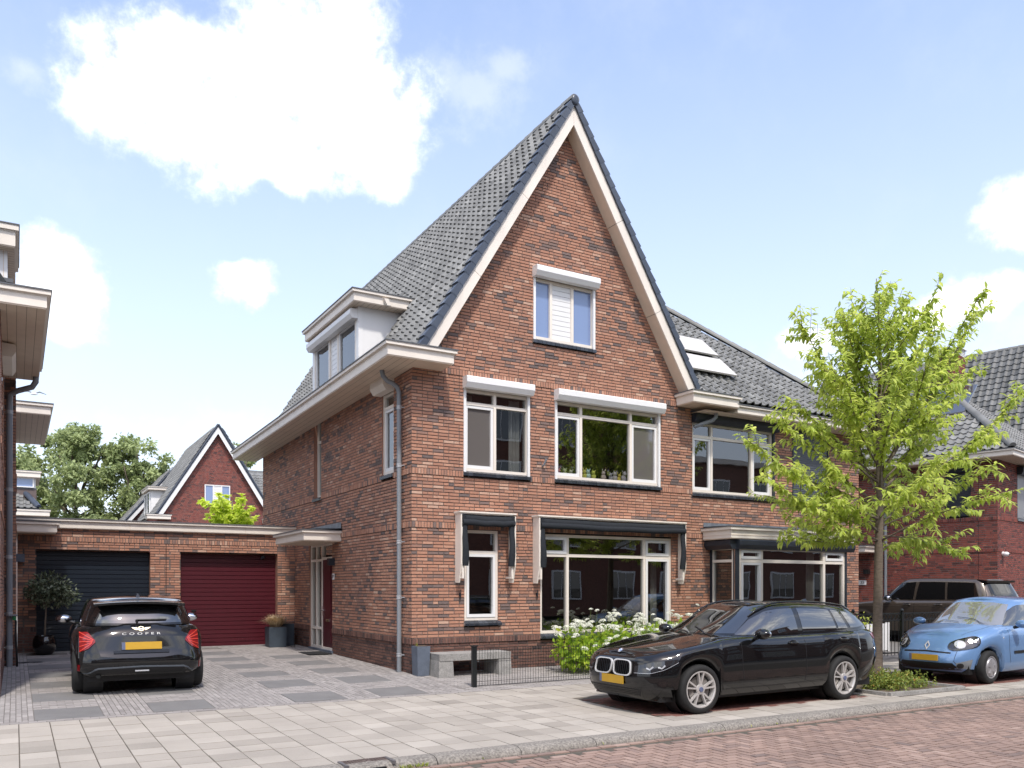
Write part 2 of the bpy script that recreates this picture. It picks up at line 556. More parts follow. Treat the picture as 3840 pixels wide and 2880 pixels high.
def sinterp(tab, x):
    """smooth (Catmull-Rom style) table interpolation"""
    n = len(tab)
    if x <= tab[0][0]: return tab[0][1]
    if x >= tab[-1][0]: return tab[-1][1]
    for i in range(n - 1):
        if x <= tab[i + 1][0]: break
    x0, y0 = tab[i]; x1, y1 = tab[i + 1]
    def slope(k):
        if k == 0: return (tab[1][1] - tab[0][1]) / (tab[1][0] - tab[0][0])
        if k == n - 1: return (tab[-1][1] - tab[-2][1]) / (tab[-1][0] - tab[-2][0])
        return (tab[k + 1][1] - tab[k - 1][1]) / (tab[k + 1][0] - tab[k - 1][0])
    h = x1 - x0; t = (x - x0) / h
    m0, m1 = slope(i) * h, slope(i + 1) * h
    return (2*t**3 - 3*t*t + 1) * y0 + (t**3 - 2*t*t + t) * m0 + (-2*t**3 + 3*t*t) * y1 + (t**3 - t*t) * m1
BOARDJ = mat('board_joint', (.26, .21, .16), rough=.9, var=0)
# ------------------------------------------------------------------ brickwork
def cut(ivs, a, b):
    out = []
    for p, q in ivs:
        if b <= p or a >= q: out.append((p, q)); continue
        if a > p: out.append((p, a))
        if b < q: out.append((b, q))
    return [(p, q) for p, q in out if q - p > .02]


def brick_tone(x, y, z):
    k = mnoise.noise(Vector((x * 1.1, y * 1.1, z * 2.1))) + .5 * mnoise.noise(Vector((x * 3.1, y * 3.1, z * 5.3)))
    pd = .07 + max(0, k) * .68
    if rnd.random() < pd: return rnd.uniform(.02, .36)
    return min(1, max(.34, rnd.gauss(.70, .14)))


_bm = {}


def brick_mesh(w, h, material):
    key = (round(w, 3), round(h, 3), material.name)
    if key not in _bm:
        b = MB(); e = .0025
        # front face with slightly worn corners plus four sides
        b.add([(-w/2, .016, -h/2), (w/2, .016, -h/2), (w/2, .016, h/2), (-w/2, .016, h/2),
               (-w/2 + e, 0, -h/2 + e), (w/2 - e, 0, -h/2 + e), (w/2 - e, 0, h/2 - e), (-w/2 + e, 0, h/2 - e)],
              [(4, 5, 6, 7), (0, 1, 5, 4), (1, 2, 6, 5), (2, 3, 7, 6), (3, 0, 4, 7)])
        _bm[key] = b.mesh('brick', material)
    return _bm[key]


def brick_wall(parent, pl, segs, ivf, holes, mats, indiv=0, mortar=MORTAR, tonef=None, base=.0, hdr=.25, name='brick'):
    """segs: (z0, z1, kind, material index, proud); ivf(z0,z1)-> intervals of u; holes: (u0,u1,z0,z1)"""
    pieces = []
    back = MB()
    for z0, z1, kind, mi, proud in segs:
        if kind == 's':
            rows = [(z0, z1)]
        else:
            n = max(1, round((z1 - z0) / .0627)); c = (z1 - z0) / n
            rows = [(z0 + i * c, z0 + (i + 1) * c) for i in range(n)]
        for ri, (a, b) in enumerate(rows):
            ivs = ivf(a, b)
            for h in holes:
                if h[2] < b - .015 and h[3] > a + .015: ivs = cut(ivs, h[0], h[1])
            for p, q in ivs:
                back.add([pt(pl, p, a, proud - .011), pt(pl, q, a, proud - .011), pt(pl, q, b, proud - .011), pt(pl, p, b, proud - .011)], [(0, 1, 2, 3)])
                if proud:
                    for zz in (a, b):
                        back.add([pt(pl, p, zz, -.011), pt(pl, q, zz, -.011), pt(pl, q, zz, proud - .011), pt(pl, p, zz, proud - .011)], [(0, 1, 2, 3)])
                if kind == 's':
                    n = max(1, round((q - p) / .0617)); w = (q - p) / n
                    for i in range(n):
                        pieces.append((p + (i + .5) * w, (a + b) / 2, w - .011, b - a - .008, mi, proud))
                else:
                    x = p - (rnd.random() * .2 if p > 0.001 else (.0 if ri % 2 else .11))
                    while x < q - .012:
                        w = .10 if rnd.random() < hdr else .21
                        x0, x1 = max(x, p), min(x + w, q)
                        if x1 < q and q - x1 < .05: x1 = q
                        if x1 - x0 > .025:
                            pieces.append(((x0 + x1) / 2, (a + b) / 2, x1 - x0, b - a - .0150, mi, proud))
                        x = x1 + .0105 if x1 - x0 >= .025 else x + w + .0105
    ang = math.atan2(pl[1].y, pl[1].x)
    M = parent.matrix_basis if parent.name not in INV else Matrix.Identity(4)
    allp = []
    for u, z, w, h, mi, proud in pieces:
        c = pt(pl, u, z, proud)
        wc = M @ Vector(c)
        d = (wc - CAM).length + (0 if in_frame(wc) else 500)
        allp.append((d if w > .19 and abs(h - .0502) < .004 else d + 1000, u, z, w, h, mi, proud, c, wc))
    allp.sort(key=lambda t: t[0])
    stuff = MB()
    for k, (d, u, z, w, h, mi, proud, c, wc) in enumerate(allp):
        t = (tonef or brick_tone)(*wc)
        n = proud + rnd.uniform(-.0015, .0025) + base
        if k < indiv:
            o = put(name, brick_mesh(.21 if w > .19 else w, .0502, mats[mi]), parent, loc=pt(pl, u, z, n), rot=(rnd.gauss(0, .004), 0, ang + rnd.gauss(0, .004)))
            o['tone'] = t
        else:
            e = .0015
            i0 = n - .016
            P = [pt(pl, u - w/2, z - h/2, i0), pt(pl, u + w/2, z - h/2, i0), pt(pl, u + w/2, z + h/2, i0), pt(pl, u - w/2, z + h/2, i0),
                 pt(pl, u - w/2 + e, z - h/2 + e, n), pt(pl, u + w/2 - e, z - h/2 + e, n), pt(pl, u + w/2 - e, z + h/2 - e, n + rnd.uniform(-.001, .001)), pt(pl, u - w/2 + e, z + h/2 - e, n)]
            stuff.add(P, [(4, 5, 6, 7), (0, 1, 5, 4), (1, 2, 6, 5), (2, 3, 7, 6), (3, 0, 4, 7)], mi=mi, tone=t)
    o = stuff.build(name, mats, parent)
    o['kind'] = 'stuff'
    back.build('wall', mortar, parent)


def reveals(pl, holes, depth, m, parent, z_open_bottom=False):
    b = MB()
    for u0, u1, z0, z1 in holes:
        for (ua, za), (ub, zb) in (((u0, z0), (u0, z1)), ((u1, z0), (u1, z1)), ((u0, z1), (u1, z1)), ((u0, z0), (u1, z0))):
            b.add([pt(pl, ua, za, -.001), pt(pl, ub, zb, -.001), pt(pl, ub, zb, -depth), pt(pl, ua, za, -depth)], [(0, 1, 2, 3)], tone=.5)
    b.build('reveal', m, parent)


# ------------------------------------------------------------------ windows
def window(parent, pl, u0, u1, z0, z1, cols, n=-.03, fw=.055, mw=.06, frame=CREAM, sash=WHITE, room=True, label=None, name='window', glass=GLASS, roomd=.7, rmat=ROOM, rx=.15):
    """cols: list of (u_start,u_end, [ (z_start,z_end,style), ...]); style f fixed, s sash, x sash with insect screen"""
    f = MB()
    d0, d1 = n, n - .09
    f.pbox(pl, u0, u0 + fw, z0, z1, d1, d0); f.pbox(pl, u1 - fw, u1, z0, z1, d1, d0)
    f.pbox(pl, u0 + fw, u1 - fw, z1 - fw, z1, d1, d0); f.pbox(pl, u0 + fw, u1 - fw, z0, z0 + fw, d1, d0)
    panes = []
    for i, (a, b, cells) in enumerate(cols):
        a0 = u0 + fw if i == 0 else a + mw / 2
        b0 = u1 - fw if i == len(cols) - 1 else b - mw / 2
        if i < len(cols) - 1:
            f.pbox(pl, b - mw / 2, b + mw / 2, z0 + fw, z1 - fw, d1, d0 - .001)
        for j, (c, d, st) in enumerate(cells):
            c0 = z0 + fw if j == 0 else c + mw / 2
            e0 = z1 - fw if j == len(cells) - 1 else d - mw / 2
            if j < len(cells) - 1:
                f.pbox(pl, a0, b0, d - mw / 2, d + mw / 2, d1, d0 - .002)
            panes.append((a0, b0, c0, e0, st))
    fo = f.build(name, frame, parent)
    if label: fo['label'] = label
    for a, b, c, d, st in panes:
        g = MB()
        if st in 'sxw':
            s = MB(); sw = .055
            sn0, sn1 = n - .055, n + (.012 if st == 'w' else -.012)
            s.pbox(pl, a + .004, a + sw, c + .004, d - .004, sn0, sn1); s.pbox(pl, b - sw, b - .004, c + .004, d - .004, sn0, sn1)
            s.pbox(pl, a + sw, b - sw, c + .004, c + sw + .01, sn0, sn1); s.pbox(pl, a + sw, b - sw, d - sw, d - .004, sn0, sn1)
            s.build('sash', sash, fo)
            a, b, c, d = a + sw, b - sw, c + sw + .01, d - sw
        if st == 'p':
            k = max(2, round((d - c) / .105)); h = (d - c) / k
            for i in range(k):
                q = MB(); q.pbox(pl, a, b, c + i * h + .004, c + (i + 1) * h - .004, n - .06, n - .03)
                q.build('plank', WHITE, fo)
            continue
        gn = n - .05
        g.quad(pt(pl, a, c, gn), pt(pl, b, c, gn), pt(pl, b, d, gn), pt(pl, a, d, gn))
        g.build('pane', SCREEN if st == 'x' else FROST if st == 'b' else glass, fo)
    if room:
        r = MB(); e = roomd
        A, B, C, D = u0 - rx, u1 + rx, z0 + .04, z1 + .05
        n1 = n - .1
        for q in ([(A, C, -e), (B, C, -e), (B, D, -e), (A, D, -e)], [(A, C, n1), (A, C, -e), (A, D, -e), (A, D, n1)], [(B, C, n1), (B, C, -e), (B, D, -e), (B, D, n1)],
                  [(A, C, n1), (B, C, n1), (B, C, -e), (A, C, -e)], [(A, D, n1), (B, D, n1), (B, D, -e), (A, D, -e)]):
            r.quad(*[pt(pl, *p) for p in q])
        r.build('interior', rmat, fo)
    return fo


def sill(parent, pl, u0, u1, z1, h=.10, out=.05, w=.105, tilt=.045):
    k = max(2, round((u1 - u0) / w)); w = (u1 - u0) / k
    base = None
    b = MB()
    b.hexa([pt(pl, u0, z1 - h, out - .012), pt(pl, u1, z1 - h, out - .012), pt(pl, u1, z1 - h, -.05), pt(pl, u0, z1 - h, -.05),
            pt(pl, u0, z1 - tilt - .004, out - .012), pt(pl, u1, z1 - tilt - .004, out - .012), pt(pl, u1, z1 - .004, -.05), pt(pl, u0, z1 - .004, -.05)])
    so = b.build('sill', MORTARL, parent)
    for i in range(k):
        a, c = u0 + i * w + .004, u0 + (i + 1) * w - .004
        q = MB()
        q.hexa([pt(pl, a, z1 - h - .004, out), pt(pl, c, z1 - h - .004, out), pt(pl, c, z1 - h - .004, -.04), pt(pl, a, z1 - h - .004, -.04),
                pt(pl, a, z1 - tilt, out), pt(pl, c, z1 - tilt, out), pt(pl, c, z1, -.04), pt(pl, a, z1, -.04)], tone=rnd.random())
        q.build('sill_brick', DARKSILL, so)
    return so


def roller_box(parent, pl, u0, u1, z0, z1, out=.19, m=WHITE, label=None, n0=.0):
    h = z1 - z0
    prof = [(n0, z1), (n0 + out * .92, z1 - .01), (n0 + out, z1 - .03), (n0 + out, z0 + h * .42), (n0 + out * .72, z0), (n0, z0)]
    b = MB()
    P = [pt(pl, u0, z, n) for n, z in prof]; Q = [pt(pl, u1, z, n) for n, z in prof]
    k = len(P)
    b.add(P + Q, [tuple(range(k)), tuple(range(2 * k - 1, k - 1, -1))] + [(i, i + k, (i + 1) % k + k, (i + 1) % k) for i in range(k)])
    o = b.build('shutter_box', m, parent)
    if label: o['label'] = label
    return o


def curtain(w, pl, u0, u1, z0, z1, n=-.26, m=None):
    rows = []
    k = max(6, int((u1 - u0) / .025))
    for z in (z0, (z0 + z1) / 2, z1):
        rows.append([pt(pl, u0 + (u1 - u0) * i / k, z, n + .025 * math.sin(i * 1.9 + z * .4) + .01 * math.sin(i * .7)) for i in range(k + 1)])
    b = MB(); b.grid(rows); return b.build('curtain', m or CURTAIN, w, smooth=True)


# ------------------------------------------------------------------ roof tiles
def tile_mesh(w, h, m, lift=.045):
    prof = [(0, .010), (.07, .040), (.17, .056), (.28, .056), (.38, .038), (.46, .012), (.60, .0), (.80, .004), (1.0, .010)]
    b = MB()
    top = [(x * w * 1.03, h + .05, z) for x, z in prof]
    bot = [(x * w * 1.03, 0, z + lift * .9) for x, z in prof]
    edge = [(x * w * 1.03, .004, z + lift * .9 - .035) for x, z in prof]
    n = len(prof)
    b.add(bot + top + edge, [(i, i + 1, n + i + 1, n + i) for i in range(n - 1)] + [(2*n + i, 2*n + i + 1, i + 1, i) for i in range(n - 1)])
    me = b.mesh('roof_tile', m, smooth=40)
    return me, b


def tile_roof(parent, O, U, V, rows, ivf, w=.24, h=.28, m=TILE, indiv=0, name='roof_tile'):
    """O eave point, U unit along the eave, V unit up the slope; ivf(s0,s1)->(u0,u1) intervals"""
    O, U, V = Vector(O), Vector(U).normalized(), Vector(V).normalized()
    Nn = U.cross(V).normalized()
    if Nn.z < 0: Nn = -Nn
    me, proto = tile_mesh(w, h, m)
    rot = Matrix((U, V, Nn)).transposed()
    flip = rot.determinant() < 0
    M = parent.matrix_basis if parent.name not in INV else Matrix.Identity(4)
    todo = []
    for r in range(rows):
        for a, b in ivf(r * h, (r + 1) * h):
            k0, k1 = math.ceil(a / w - 1e-6), math.floor(b / w + 1e-6)
            for k in range(k0, k1):
                p = O + U * ((k + (1 if flip else 0)) * w) + V * (r * h)
                todo.append(((M @ p - CAM).length + (0 if in_frame(M @ p) else 500), p))
    todo.sort(key=lambda t: t[0])
    st = MB()
    rr = Matrix((-U, V, Nn)).transposed() if flip else rot
    e = rr.to_euler()
    for i, (d, p) in enumerate(todo):
        t = min(1, max(0, rnd.gauss(.5, .22)))
        if i < indiv:
            o = put(name, me, parent, loc=p, rot=e)
            o['tone'] = t
        else:
            j = rnd.uniform(-.003, .003)
            st.add([tuple(p + rr @ Vector((x, y, z + j))) for x, y, z in proto.v], proto.f, tone=t)
    if st.v:
        o = st.build(name, m, parent, smooth=40)
        o['kind'] = 'stuff'


def cap_tiles(parent, a, b, r=.10, ln=.36, m=TILE, name='ridge_tile', up=(0, 0, 1)):
    a, b, up = Vector(a), Vector(b), Vector(up)
    k = max(1, round((b - a).length / ln)); d = (b - a) / k
    t = d.normalized(); s = t.cross(up).normalized(); u = s.cross(t)
    q = MB()
    L = d.length
    rows = []
    for i in range(9):
        th = math.pi * (i / 8) * 1.1 - .05 * math.pi
        rows.append([tuple(s * (r * math.cos(th)) + u * (r * math.sin(th))), tuple(s * (r * 1.12 * math.cos(th)) + u * (r * 1.12 * math.sin(th)) + t * (L * 1.03))])
    q.grid(rows)
    q.add([rows[i][1] for i in range(9)] + [tuple(t * (L * 1.03))], [(i, i + 1, 9) for i in range(8)])
    q.add([rows[i][0] for i in range(9)] + [(0, 0, 0)], [(i, i + 1, 9) for i in range(8)])
    me = q.mesh(name, m, smooth=50)
    for i in range(k):
        o = put(name, me, parent, loc=a + d * i)
        o['tone'] = rnd.uniform(.3, .8)


def cornice(parent, x0, x1, y0, y1, z0, z1, drop=0., soff=SOFFIT, name='cornice', e0=1, e1=1):
    """box eave: flat fascia, projecting crown strip, zinc edge on top, boarded soffit"""
    f = MB()
    zz = lambda y, z: z - drop * max(0, y)
    def bx(mb, a, b, c, d, e, g):
        mb.hexa([(a, c, zz(c, e)), (b, c, zz(c, e)), (b, d, zz(d, e)), (a, d, zz(d, e)), (a, c, zz(c, g)), (b, c, zz(c, g)), (b, d, zz(d, g)), (a, d, zz(d, g))])
    h = z1 - z0
    bx(f, x0, x1, y0, y1, z0 + .02, z0 + h * .66)
    bx(f, x0 - .012 * e0, x1 + .012 * e1, y0 - .012, y1 + .012, z0 + h * .66, z0 + h * .72)
    bx(f, x0 - .05 * e0, x1 + .05 * e1, y0 - .05, y1 + .05, z0 + h * .72, z1 - .02)
    o = f.build(name, CREAM, parent)
    e = MB(); bx(e, x0 - .065 * e0, x1 + .065 * e1, y0 - .065, y1 + .065, z1 - .02, z1)
    e.build('zinc_edge', ZINC, o)
    sb = MB(); bx(sb, x0 + .012 * e0, x1 - .012 * e1, y0 + .012, y1 - .012, z0, z0 + .02)
    so = sb.build('soffit', soff, o)
    if min(x1 - x0, y1 - y0) > .5 and max(x1 - x0, y1 - y0) > 1:
        q = MB()
        if y1 - y0 > x1 - x0:
            k = int((x1 - x0) / .12)
            for i in range(1, k):
                x = x0 + (x1 - x0) * i / k
                bx(q, x - .003, x + .003, y0 + .02, y1 - .02, z0 - .002, z0 + .002)
        else:
            k = int((y1 - y0) / .12)
            for i in range(1, k):
                y = y0 + (y1 - y0) * i / k
                bx(q, x0 + .02, x1 - .02, y - .003, y + .003, z0 - .002, z0 + .002)
        if q.v: q.build('board_joints', BOARDJ, o)['kind'] = 'stuff'
    return o
# ------------------------------------------------------------------ ground
def setting(name, mb, m, parent=None):
    o = mb.build(name, m, parent)
    if parent is None: o['kind'] = 'structure'
    return o


g = MB(); Q = 900
ys = [-Q, -6.66, -6.62, -6.42, -2.32, 0, 8, Q]
for a, b in zip(ys, ys[1:]):
    za, zb = (gz(0, a + 1e-4) if a > -6.5 else -.2) - .03, (gz(0, b - 1e-4) if b > -6.5 else -.2) - .03
    g.quad((-Q, a, za), (Q, a, za), (Q, b, zb), (-Q, b, zb))
setting('ground', g, GROUND)

def flat_pieces(parent, pieces, m, name, indiv, th=.03, joint=.003, extra=None):
    """pieces: (x0,x1,y0,y1,z) -> nearest ones single objects, the rest one stuff part"""
    data = []
    for x0, x1, y0, y1, *_ in pieces:
        c = Vector(((x0 + x1) / 2, (y0 + y1) / 2, 0))
        c.z = gz(c.x, c.y)
        v = c - CAM
        fw = v.x * math.sin(YAW) + v.y * math.cos(YAW); rt = v.x * math.cos(YAW) - v.y * math.sin(YAW)
        vis = fw > .5 and abs(rt / fw) < .625 and (-v.z / fw) < .232
        data.append((v.length + (0 if vis else 1000), x0, x1, y0, y1))
    data.sort()
    st = MB(); meshes = {}
    for i, (d, x0, x1, y0, y1) in enumerate(data):
        w, l = x1 - x0 - joint, y1 - y0 - joint
        t = min(1, max(0, rnd.gauss(.5, .19)))
        cx, cy = (x0 + x1) / 2, (y0 + y1) / 2
        z = gz(cx, cy) + rnd.uniform(-.0025, .0025)
        sl = (gz(cx, cy + .01) - gz(cx, cy - .01)) / .02
        e = .003
        tx, ty = rnd.gauss(0, .003), rnd.gauss(0, .003)
        V = [(-w/2, -l/2, -th), (w/2, -l/2, -th), (w/2, l/2, -th), (-w/2, l/2, -th), (-w/2 + e, -l/2 + e, 0), (w/2 - e, -l/2 + e, 0), (w/2 - e, l/2 - e, 0), (-w/2 + e, l/2 - e, 0)]
        F = [(4, 5, 6, 7), (0, 1, 5, 4), (1, 2, 6, 5), (2, 3, 7, 6), (3, 0, 4, 7)]
        if i < indiv:
            k = (round(w, 3), round(l, 3))
            if k not in meshes:
                q = MB(); q.add(V, F); meshes[k] = q.mesh(name, m)
            o = put(name, meshes[k], parent, loc=(cx, cy, z), rot=(math.atan(sl) + tx, ty, 0))
            o['tone'] = t
        else:
            st.add([(cx + x, cy + y, z + zz + y * (sl + tx) + x * ty) for x, y, zz in V], F, tone=t)
    if st.v:
        o = st.build(name, m, parent); o['kind'] = 'stuff'


def slab_base(name, x0, x1, y0, y1, m, dz):
    b = MB()
    ysb = sorted({y0, y1} | {y for y in (-2.32, 0, 8) if y0 < y < y1})
    for a, c in zip(ysb, ysb[1:]):
        b.quad((x0, a, gz(0, a + 1e-5) + dz), (x1, a, gz(0, a + 1e-5) + dz), (x1, c, gz(0, c - 1e-5) + dz), (x0, c, gz(0, c - 1e-5) + dz))
    return setting(name, b, m)


# pavement of light square slabs, with the brick parking bays let into it
pv = slab_base('pavement', -60, 60, -6.42, -2.33, SLABJ, -.008)
BAYS = [(1.06, 5.35, -5.84, -3.86), (7.75, 14.0, -5.84, -3.86)]
PIT = (5.55, 7.62, -5.95, -3.75)
P = .333
sl = []
for i in range(-20, 62):
    x0 = -5.97 + P * i
    for j in range(12):
        y1 = -2.36 - j * .3383; y0 = y1 - .3383
        cx, cy = x0 + P / 2, (y0 + y1) / 2
        if any(a < cx < b and c < cy < d for a, b, c, d in BAYS + [PIT]): continue
        if -3.62 < cx < -3.0 and cy < -6.1: pass
        sl.append((x0, x0 + P, y0, y1))
flat_pieces(pv, sl, SLAB, 'paving_slab', 300, joint=.006)
for k, (a, b, c, d) in enumerate(BAYS):
    base = slab_base('parking_bay', a, b, c, d, ROADJ, -.004)
    ps = []
    for i in range(int((b - a) / .2)):
        for j in range(int((d - c) / .1)):
            x = a + i * .2 + (.1 if j % 2 else 0)
            if x + .2 <= b: ps.append((x, x + .2, c + j * .1, c + j * .1 + .1))
    flat_pieces(base, ps, BAYB, 'bay_brick', 150)

# kerb
kb = MB()
kerb = slab_base('kerb', -60, 60, -6.66, -6.40, SLABJ, -.12)
me = MB()
prof = [(-.235, -.13), (-.235, -.075), (-.225, -.05), (-.20, -.022), (-.15, -.004), (-.10, .001), (0, 0)]
rows = [[(x, y, z) for y, z in prof] for x in (0.003, .994)]
me.grid(rows)
for x in (0.003, .994):
    me.add([(x, y, z) for y, z in prof] + [(x, 0, -.13)], [tuple(range(len(prof) + 1))])
kme = me.mesh('kerb_stone', KERB, smooth=35)
for i in range(-30, 32):
    if i == -4: continue
    o = put('kerb_stone', kme, kerb, loc=(-2.63 + i * 1.0 + rnd.uniform(-.002, .002), -6.405, -.1215 + rnd.uniform(-.002, .002)))

# road of red clay bricks in herringbone
road = MB(); road.quad((-60, -13.2, -.212), (60, -13.2, -.212), (60, -6.63, -.212), (-60, -6.63, -.212))
road = setting('road', road, ROADJ)
hb = []
bw = .105
for i in range(-70, 140):
    for j in range(-130, 10):
        k = (i - j) % 4
        x, y = -3 + i * bw, -6.85 + j * bw
        if y < -11.2: continue
        if k == 0: q = (x, x + 2 * bw, y, y + bw)
        elif k == 2: q = (x, x + bw, y - bw, y + bw)
        else: continue
        if q[3] > -6.75: continue
        c = ((q[0] + q[2 - 1]) / 2 - CAM.x, (q[2] + q[3]) / 2 - CAM.y)
        fw = c[0] * math.sin(YAW) + c[1] * math.cos(YAW); rt = c[0] * math.cos(YAW) - c[1] * math.sin(YAW)
        if fw < 5.6 or abs(rt) > fw * .68 + .5: continue
        hb.append(q)

flat_pieces(road, hb, ROADB, 'road_brick', 300, joint=.012)
eb = [(x * .21 - 8, x * .21 - 7.79, -6.75, -6.645) for x in range(0, 120)]
flat_pieces(road, eb, ROADB, 'gutter_brick', 60, joint=.008)

# driveway: grey pavers with dark square slabs
dw = slab_base('driveway', -6.62, 12.8, -2.33, 9.0, PAVJ, -.007)
DS = []
CX = [-6.6 + .0667 * k for k in (7, 28, 57, 77)]
for c0 in CX:
    for r in range(6):
        y0 = -2.16 + r * 1.5
        if c0 == CX[3] and y0 > 4: continue
        DS.append((c0, c0 + .80, y0, y0 + .82))
pvs = []
for i in range(-52, 200):                       # border rows along the pavement
    for j in range(2):
        x = -6.6 + (i + 52) * .2 + (.1 if j % 2 else 0)
        if x > 7: continue
        pvs.append((x, x + .2, -2.325 + j * .0667, -2.325 + (j + 1) * .0667))
for i in range(100):                            # columns lying towards the garages
    x = -6.6 + i * .0667
    col = next((k for k in (7, 28, 57, 77) if k <= i < k + 12), None)
    if col is not None or x > -.03: continue
    y = -2.185 - (.1 if i % 2 else 0)
    while y < 7.5:
        if y + .2 > -2.18: pvs.append((x, x + .0667, max(y, -2.19), y + .2))
        y += .2
for c0 in CX:           # cross rows between the slabs
    for r in range(6):
        a = -2.16 + r * 1.5 + .825
        b = a + .67
        n = int(round((b - a) / .0667))
        for j in range(n):
            for k in range(5):
                x = c0 + k * .2 - (.1 if j % 2 else 0)
                x0, x1 = max(x, c0), min(x + .2, c0 + .80)
                if x1 - x0 > .05: pvs.append((x0, x1, a + j * .0667, a + (j + 1) * .0667))
    if c0 == CX[3]:
        for j in range(50):
            for k in range(4): pvs.append((c0 + k * .2, c0 + k * .2 + .2, 5.4 + j * .0667, 5.4667 + j * .0667))
for j in range(33):                             # in front of the gable
    for i in range(36):
        x = .0 + i * .2 + (.1 if j % 2 else 0)
        pvs.append((x, x + .2, -2.19 + j * .0667, -2.19 + (j + 1) * .0667))
flat_pieces(dw, pvs, PAVER, 'paver', 300, joint=.004)
flat_pieces(dw, DS, DSLAB, 'paving_slab', 60, joint=.006)

# ------------------------------------------------------------------ the corner house with the tall gable
house = thing('brick_house', 'tall gabled orange brick house with a white dormer, black awnings and cream box eaves', 'house')
FP = plane((0, 0, 0), (1, 0))
SP = plane((0, 10.91, 0), (0, -1))            # u = 10.91 - Y
HW = 6.88
def gable_iv(z0, z1):
    z = (z0 + z1) / 2
    if z < 6.0: return [(0, HW)]
    a = .30 + (z - 6.0) / 1.626
    return [(a, HW - a)] if HW - 2 * a > .06 else []
FH = [(1.08, 2.57, 3.745, 5.47), (3.18, 5.97, 3.745, 5.47), (2.66, 4.19, 6.54, 7.9), (1.10, 1.85, .86, 2.72), (2.83, 6.31, .56, 2.70)]
zsegs = [(0, .545, 'b', 1, 0), (.545, .66, 's', 1, .022), (.66, 2.73, 'b', 0, 0), (2.73, 2.845, 's', 0, .016), (2.845, 3.73, 'b', 0, 0), (3.73, 3.845, 's', 0, .016), (3.845, 5.67, 'b', 0, 0), (5.67, 5.785, 's', 0, .016), (5.785, 11.1, 'b', 0, 0)]
brick_wall(house, FP, zsegs, gable_iv, FH, [BRICK, BRICKD], indiv=300)
Y2 = lambda y: 10.91 - y
SH = [(Y2(1.47), Y2(.87), 3.75, 5.6), (Y2(5.95), Y2(5.37), 3.72, 5.9), (Y2(6.30), Y2(4.55), 0.0, 2.66)]
ssegs = [(0, .545, 'b', 1, 0), (.545, .66, 's', 1, .022), (.66, 2.73, 'b', 0, 0), (2.73, 2.845, 's', 0, .016), (2.845, 3.73, 'b', 0, 0), (3.73, 3.845, 's', 0, .016), (3.845, 5.80, 'b', 0, 0)]
brick_wall(house, SP, ssegs, lambda a, b: [(0, 10.91)], SH, [BRICK, BRICKD], indiv=0)
reveals(FP, FH, .16, BRICK, house)
reveals(SP, SH, .16, BRICK, house)
core = MB()                                    # the far sides
core.quad((6.88, 0.3, 0), (6.88, 10.9, 0), (6.88, 10.9, 6), (6.88, .3, 6))
core.quad((0, 10.91, 0), (6.88, 10.91, 0), (6.88, 10.91, 6), (0, 10.91, 6))
core.add([(.1, 9.0, 6), (6.8, 9.0, 6), (3.44, 9.0, 11.2)], [(0, 1, 2)])
core.build('rear_wall', BRICK, house)

tr = lambda *z: list(z)
# upper windows
w = window(house, FP, 1.08, 2.57, 3.86, 5.44, [(1.08, 1.79, [(3.86, 5.17, 'x'), (5.17, 5.44, 'f')]), (1.79, 2.57, [(3.86, 5.17, 'f'), (5.17, 5.44, 'f')])], label='two light window with a grey screened sash', roomd=1.0)
sill(w, FP, 1.06, 2.59, 3.865)
w2 = window(house, FP, 3.18, 5.97, 3.86, 5.44, [(3.18, 3.86, [(3.86, 5.19, 's'), (5.19, 5.44, 'f')]), (3.86, 5.18, [(3.86, 5.19, 'f'), (5.19, 5.44, 'f')]), (5.18, 5.97, [(3.86, 5.19, 'x'), (5.19, 5.44, 'f')])], label='wide three light window with soft toys on its sill', roomd=1.2)
sill(w2, FP, 3.16, 6.0, 3.865)
wt = window(house, FP, 2.66, 4.19, 6.65, 7.88, [(2.66, 3.11, [(6.65, 7.88, 'b')]), (3.11, 3.64, [(6.65, 7.88, 'p')]), (3.64, 4.19, [(6.65, 7.88, 'b')])], label='attic window with a boarded middle panel', roomd=.5)
sill(wt, FP, 2.64, 4.21, 6.655)
for (a, b) in ((1.08, 2.57), (3.18, 5.97), (2.66, 4.19)):      # guide rails of the roller shutters
    z0, z1 = (3.79, 5.45) if a != 2.66 else (6.62, 7.88)
    for u in (a - .002, b - .05):
        q = MB(); q.pbox(FP, u, u + .052, z0, z1, -.02, .022)
        q.build('shutter_rail', WHITE, house)
roller_box(house, FP, 1.06, 2.59, 5.44, 5.665, label='white roller shutter box over the two light window')
roller_box(house, FP, 3.16, 6.0, 5.44, 5.665, label='long white roller shutter box over the wide window')
roller_box(house, FP, 2.64, 4.21, 7.88, 8.09, label='white roller shutter box under the gable')
# ground floor windows
wn = window(house, FP, 1.10, 1.85, .97, 2.72, [(1.10, 1.85, [(.97, 2.29, 'w'), (2.29, 2.72, 'f')])], label='narrow tall window under the small awning')
sill(wn, FP, 1.08, 1.90, .975, h=.10, out=.07, tilt=.06)
wl = window(house, FP, 2.83, 6.31, .67, 2.70, [(2.83, 3.52, [(.67, 2.27, 'f'), (2.27, 2.70, 'w')]), (3.52, 5.56, [(.67, 2.27, 'f'), (2.27, 2.70, 'f')]), (5.56, 6.31, [(.67, 2.27, 'w'), (2.27, 2.70, 'w')])], label='large living room window under the long awning', roomd=1.6)
sill(wl, FP, 2.81, 6.33, .675, h=.10, out=.07, tilt=.06)
curtain(w, FP, 2.22, 2.47, 3.92, 5.38); curtain(w, FP, 1.2, 1.4, 3.92, 5.38)
curtain(wl, FP, 2.92, 3.12, .75, 2.6, n=-.4); curtain(wl, FP, 6.02, 6.22, .75, 2.6, n=-.4)
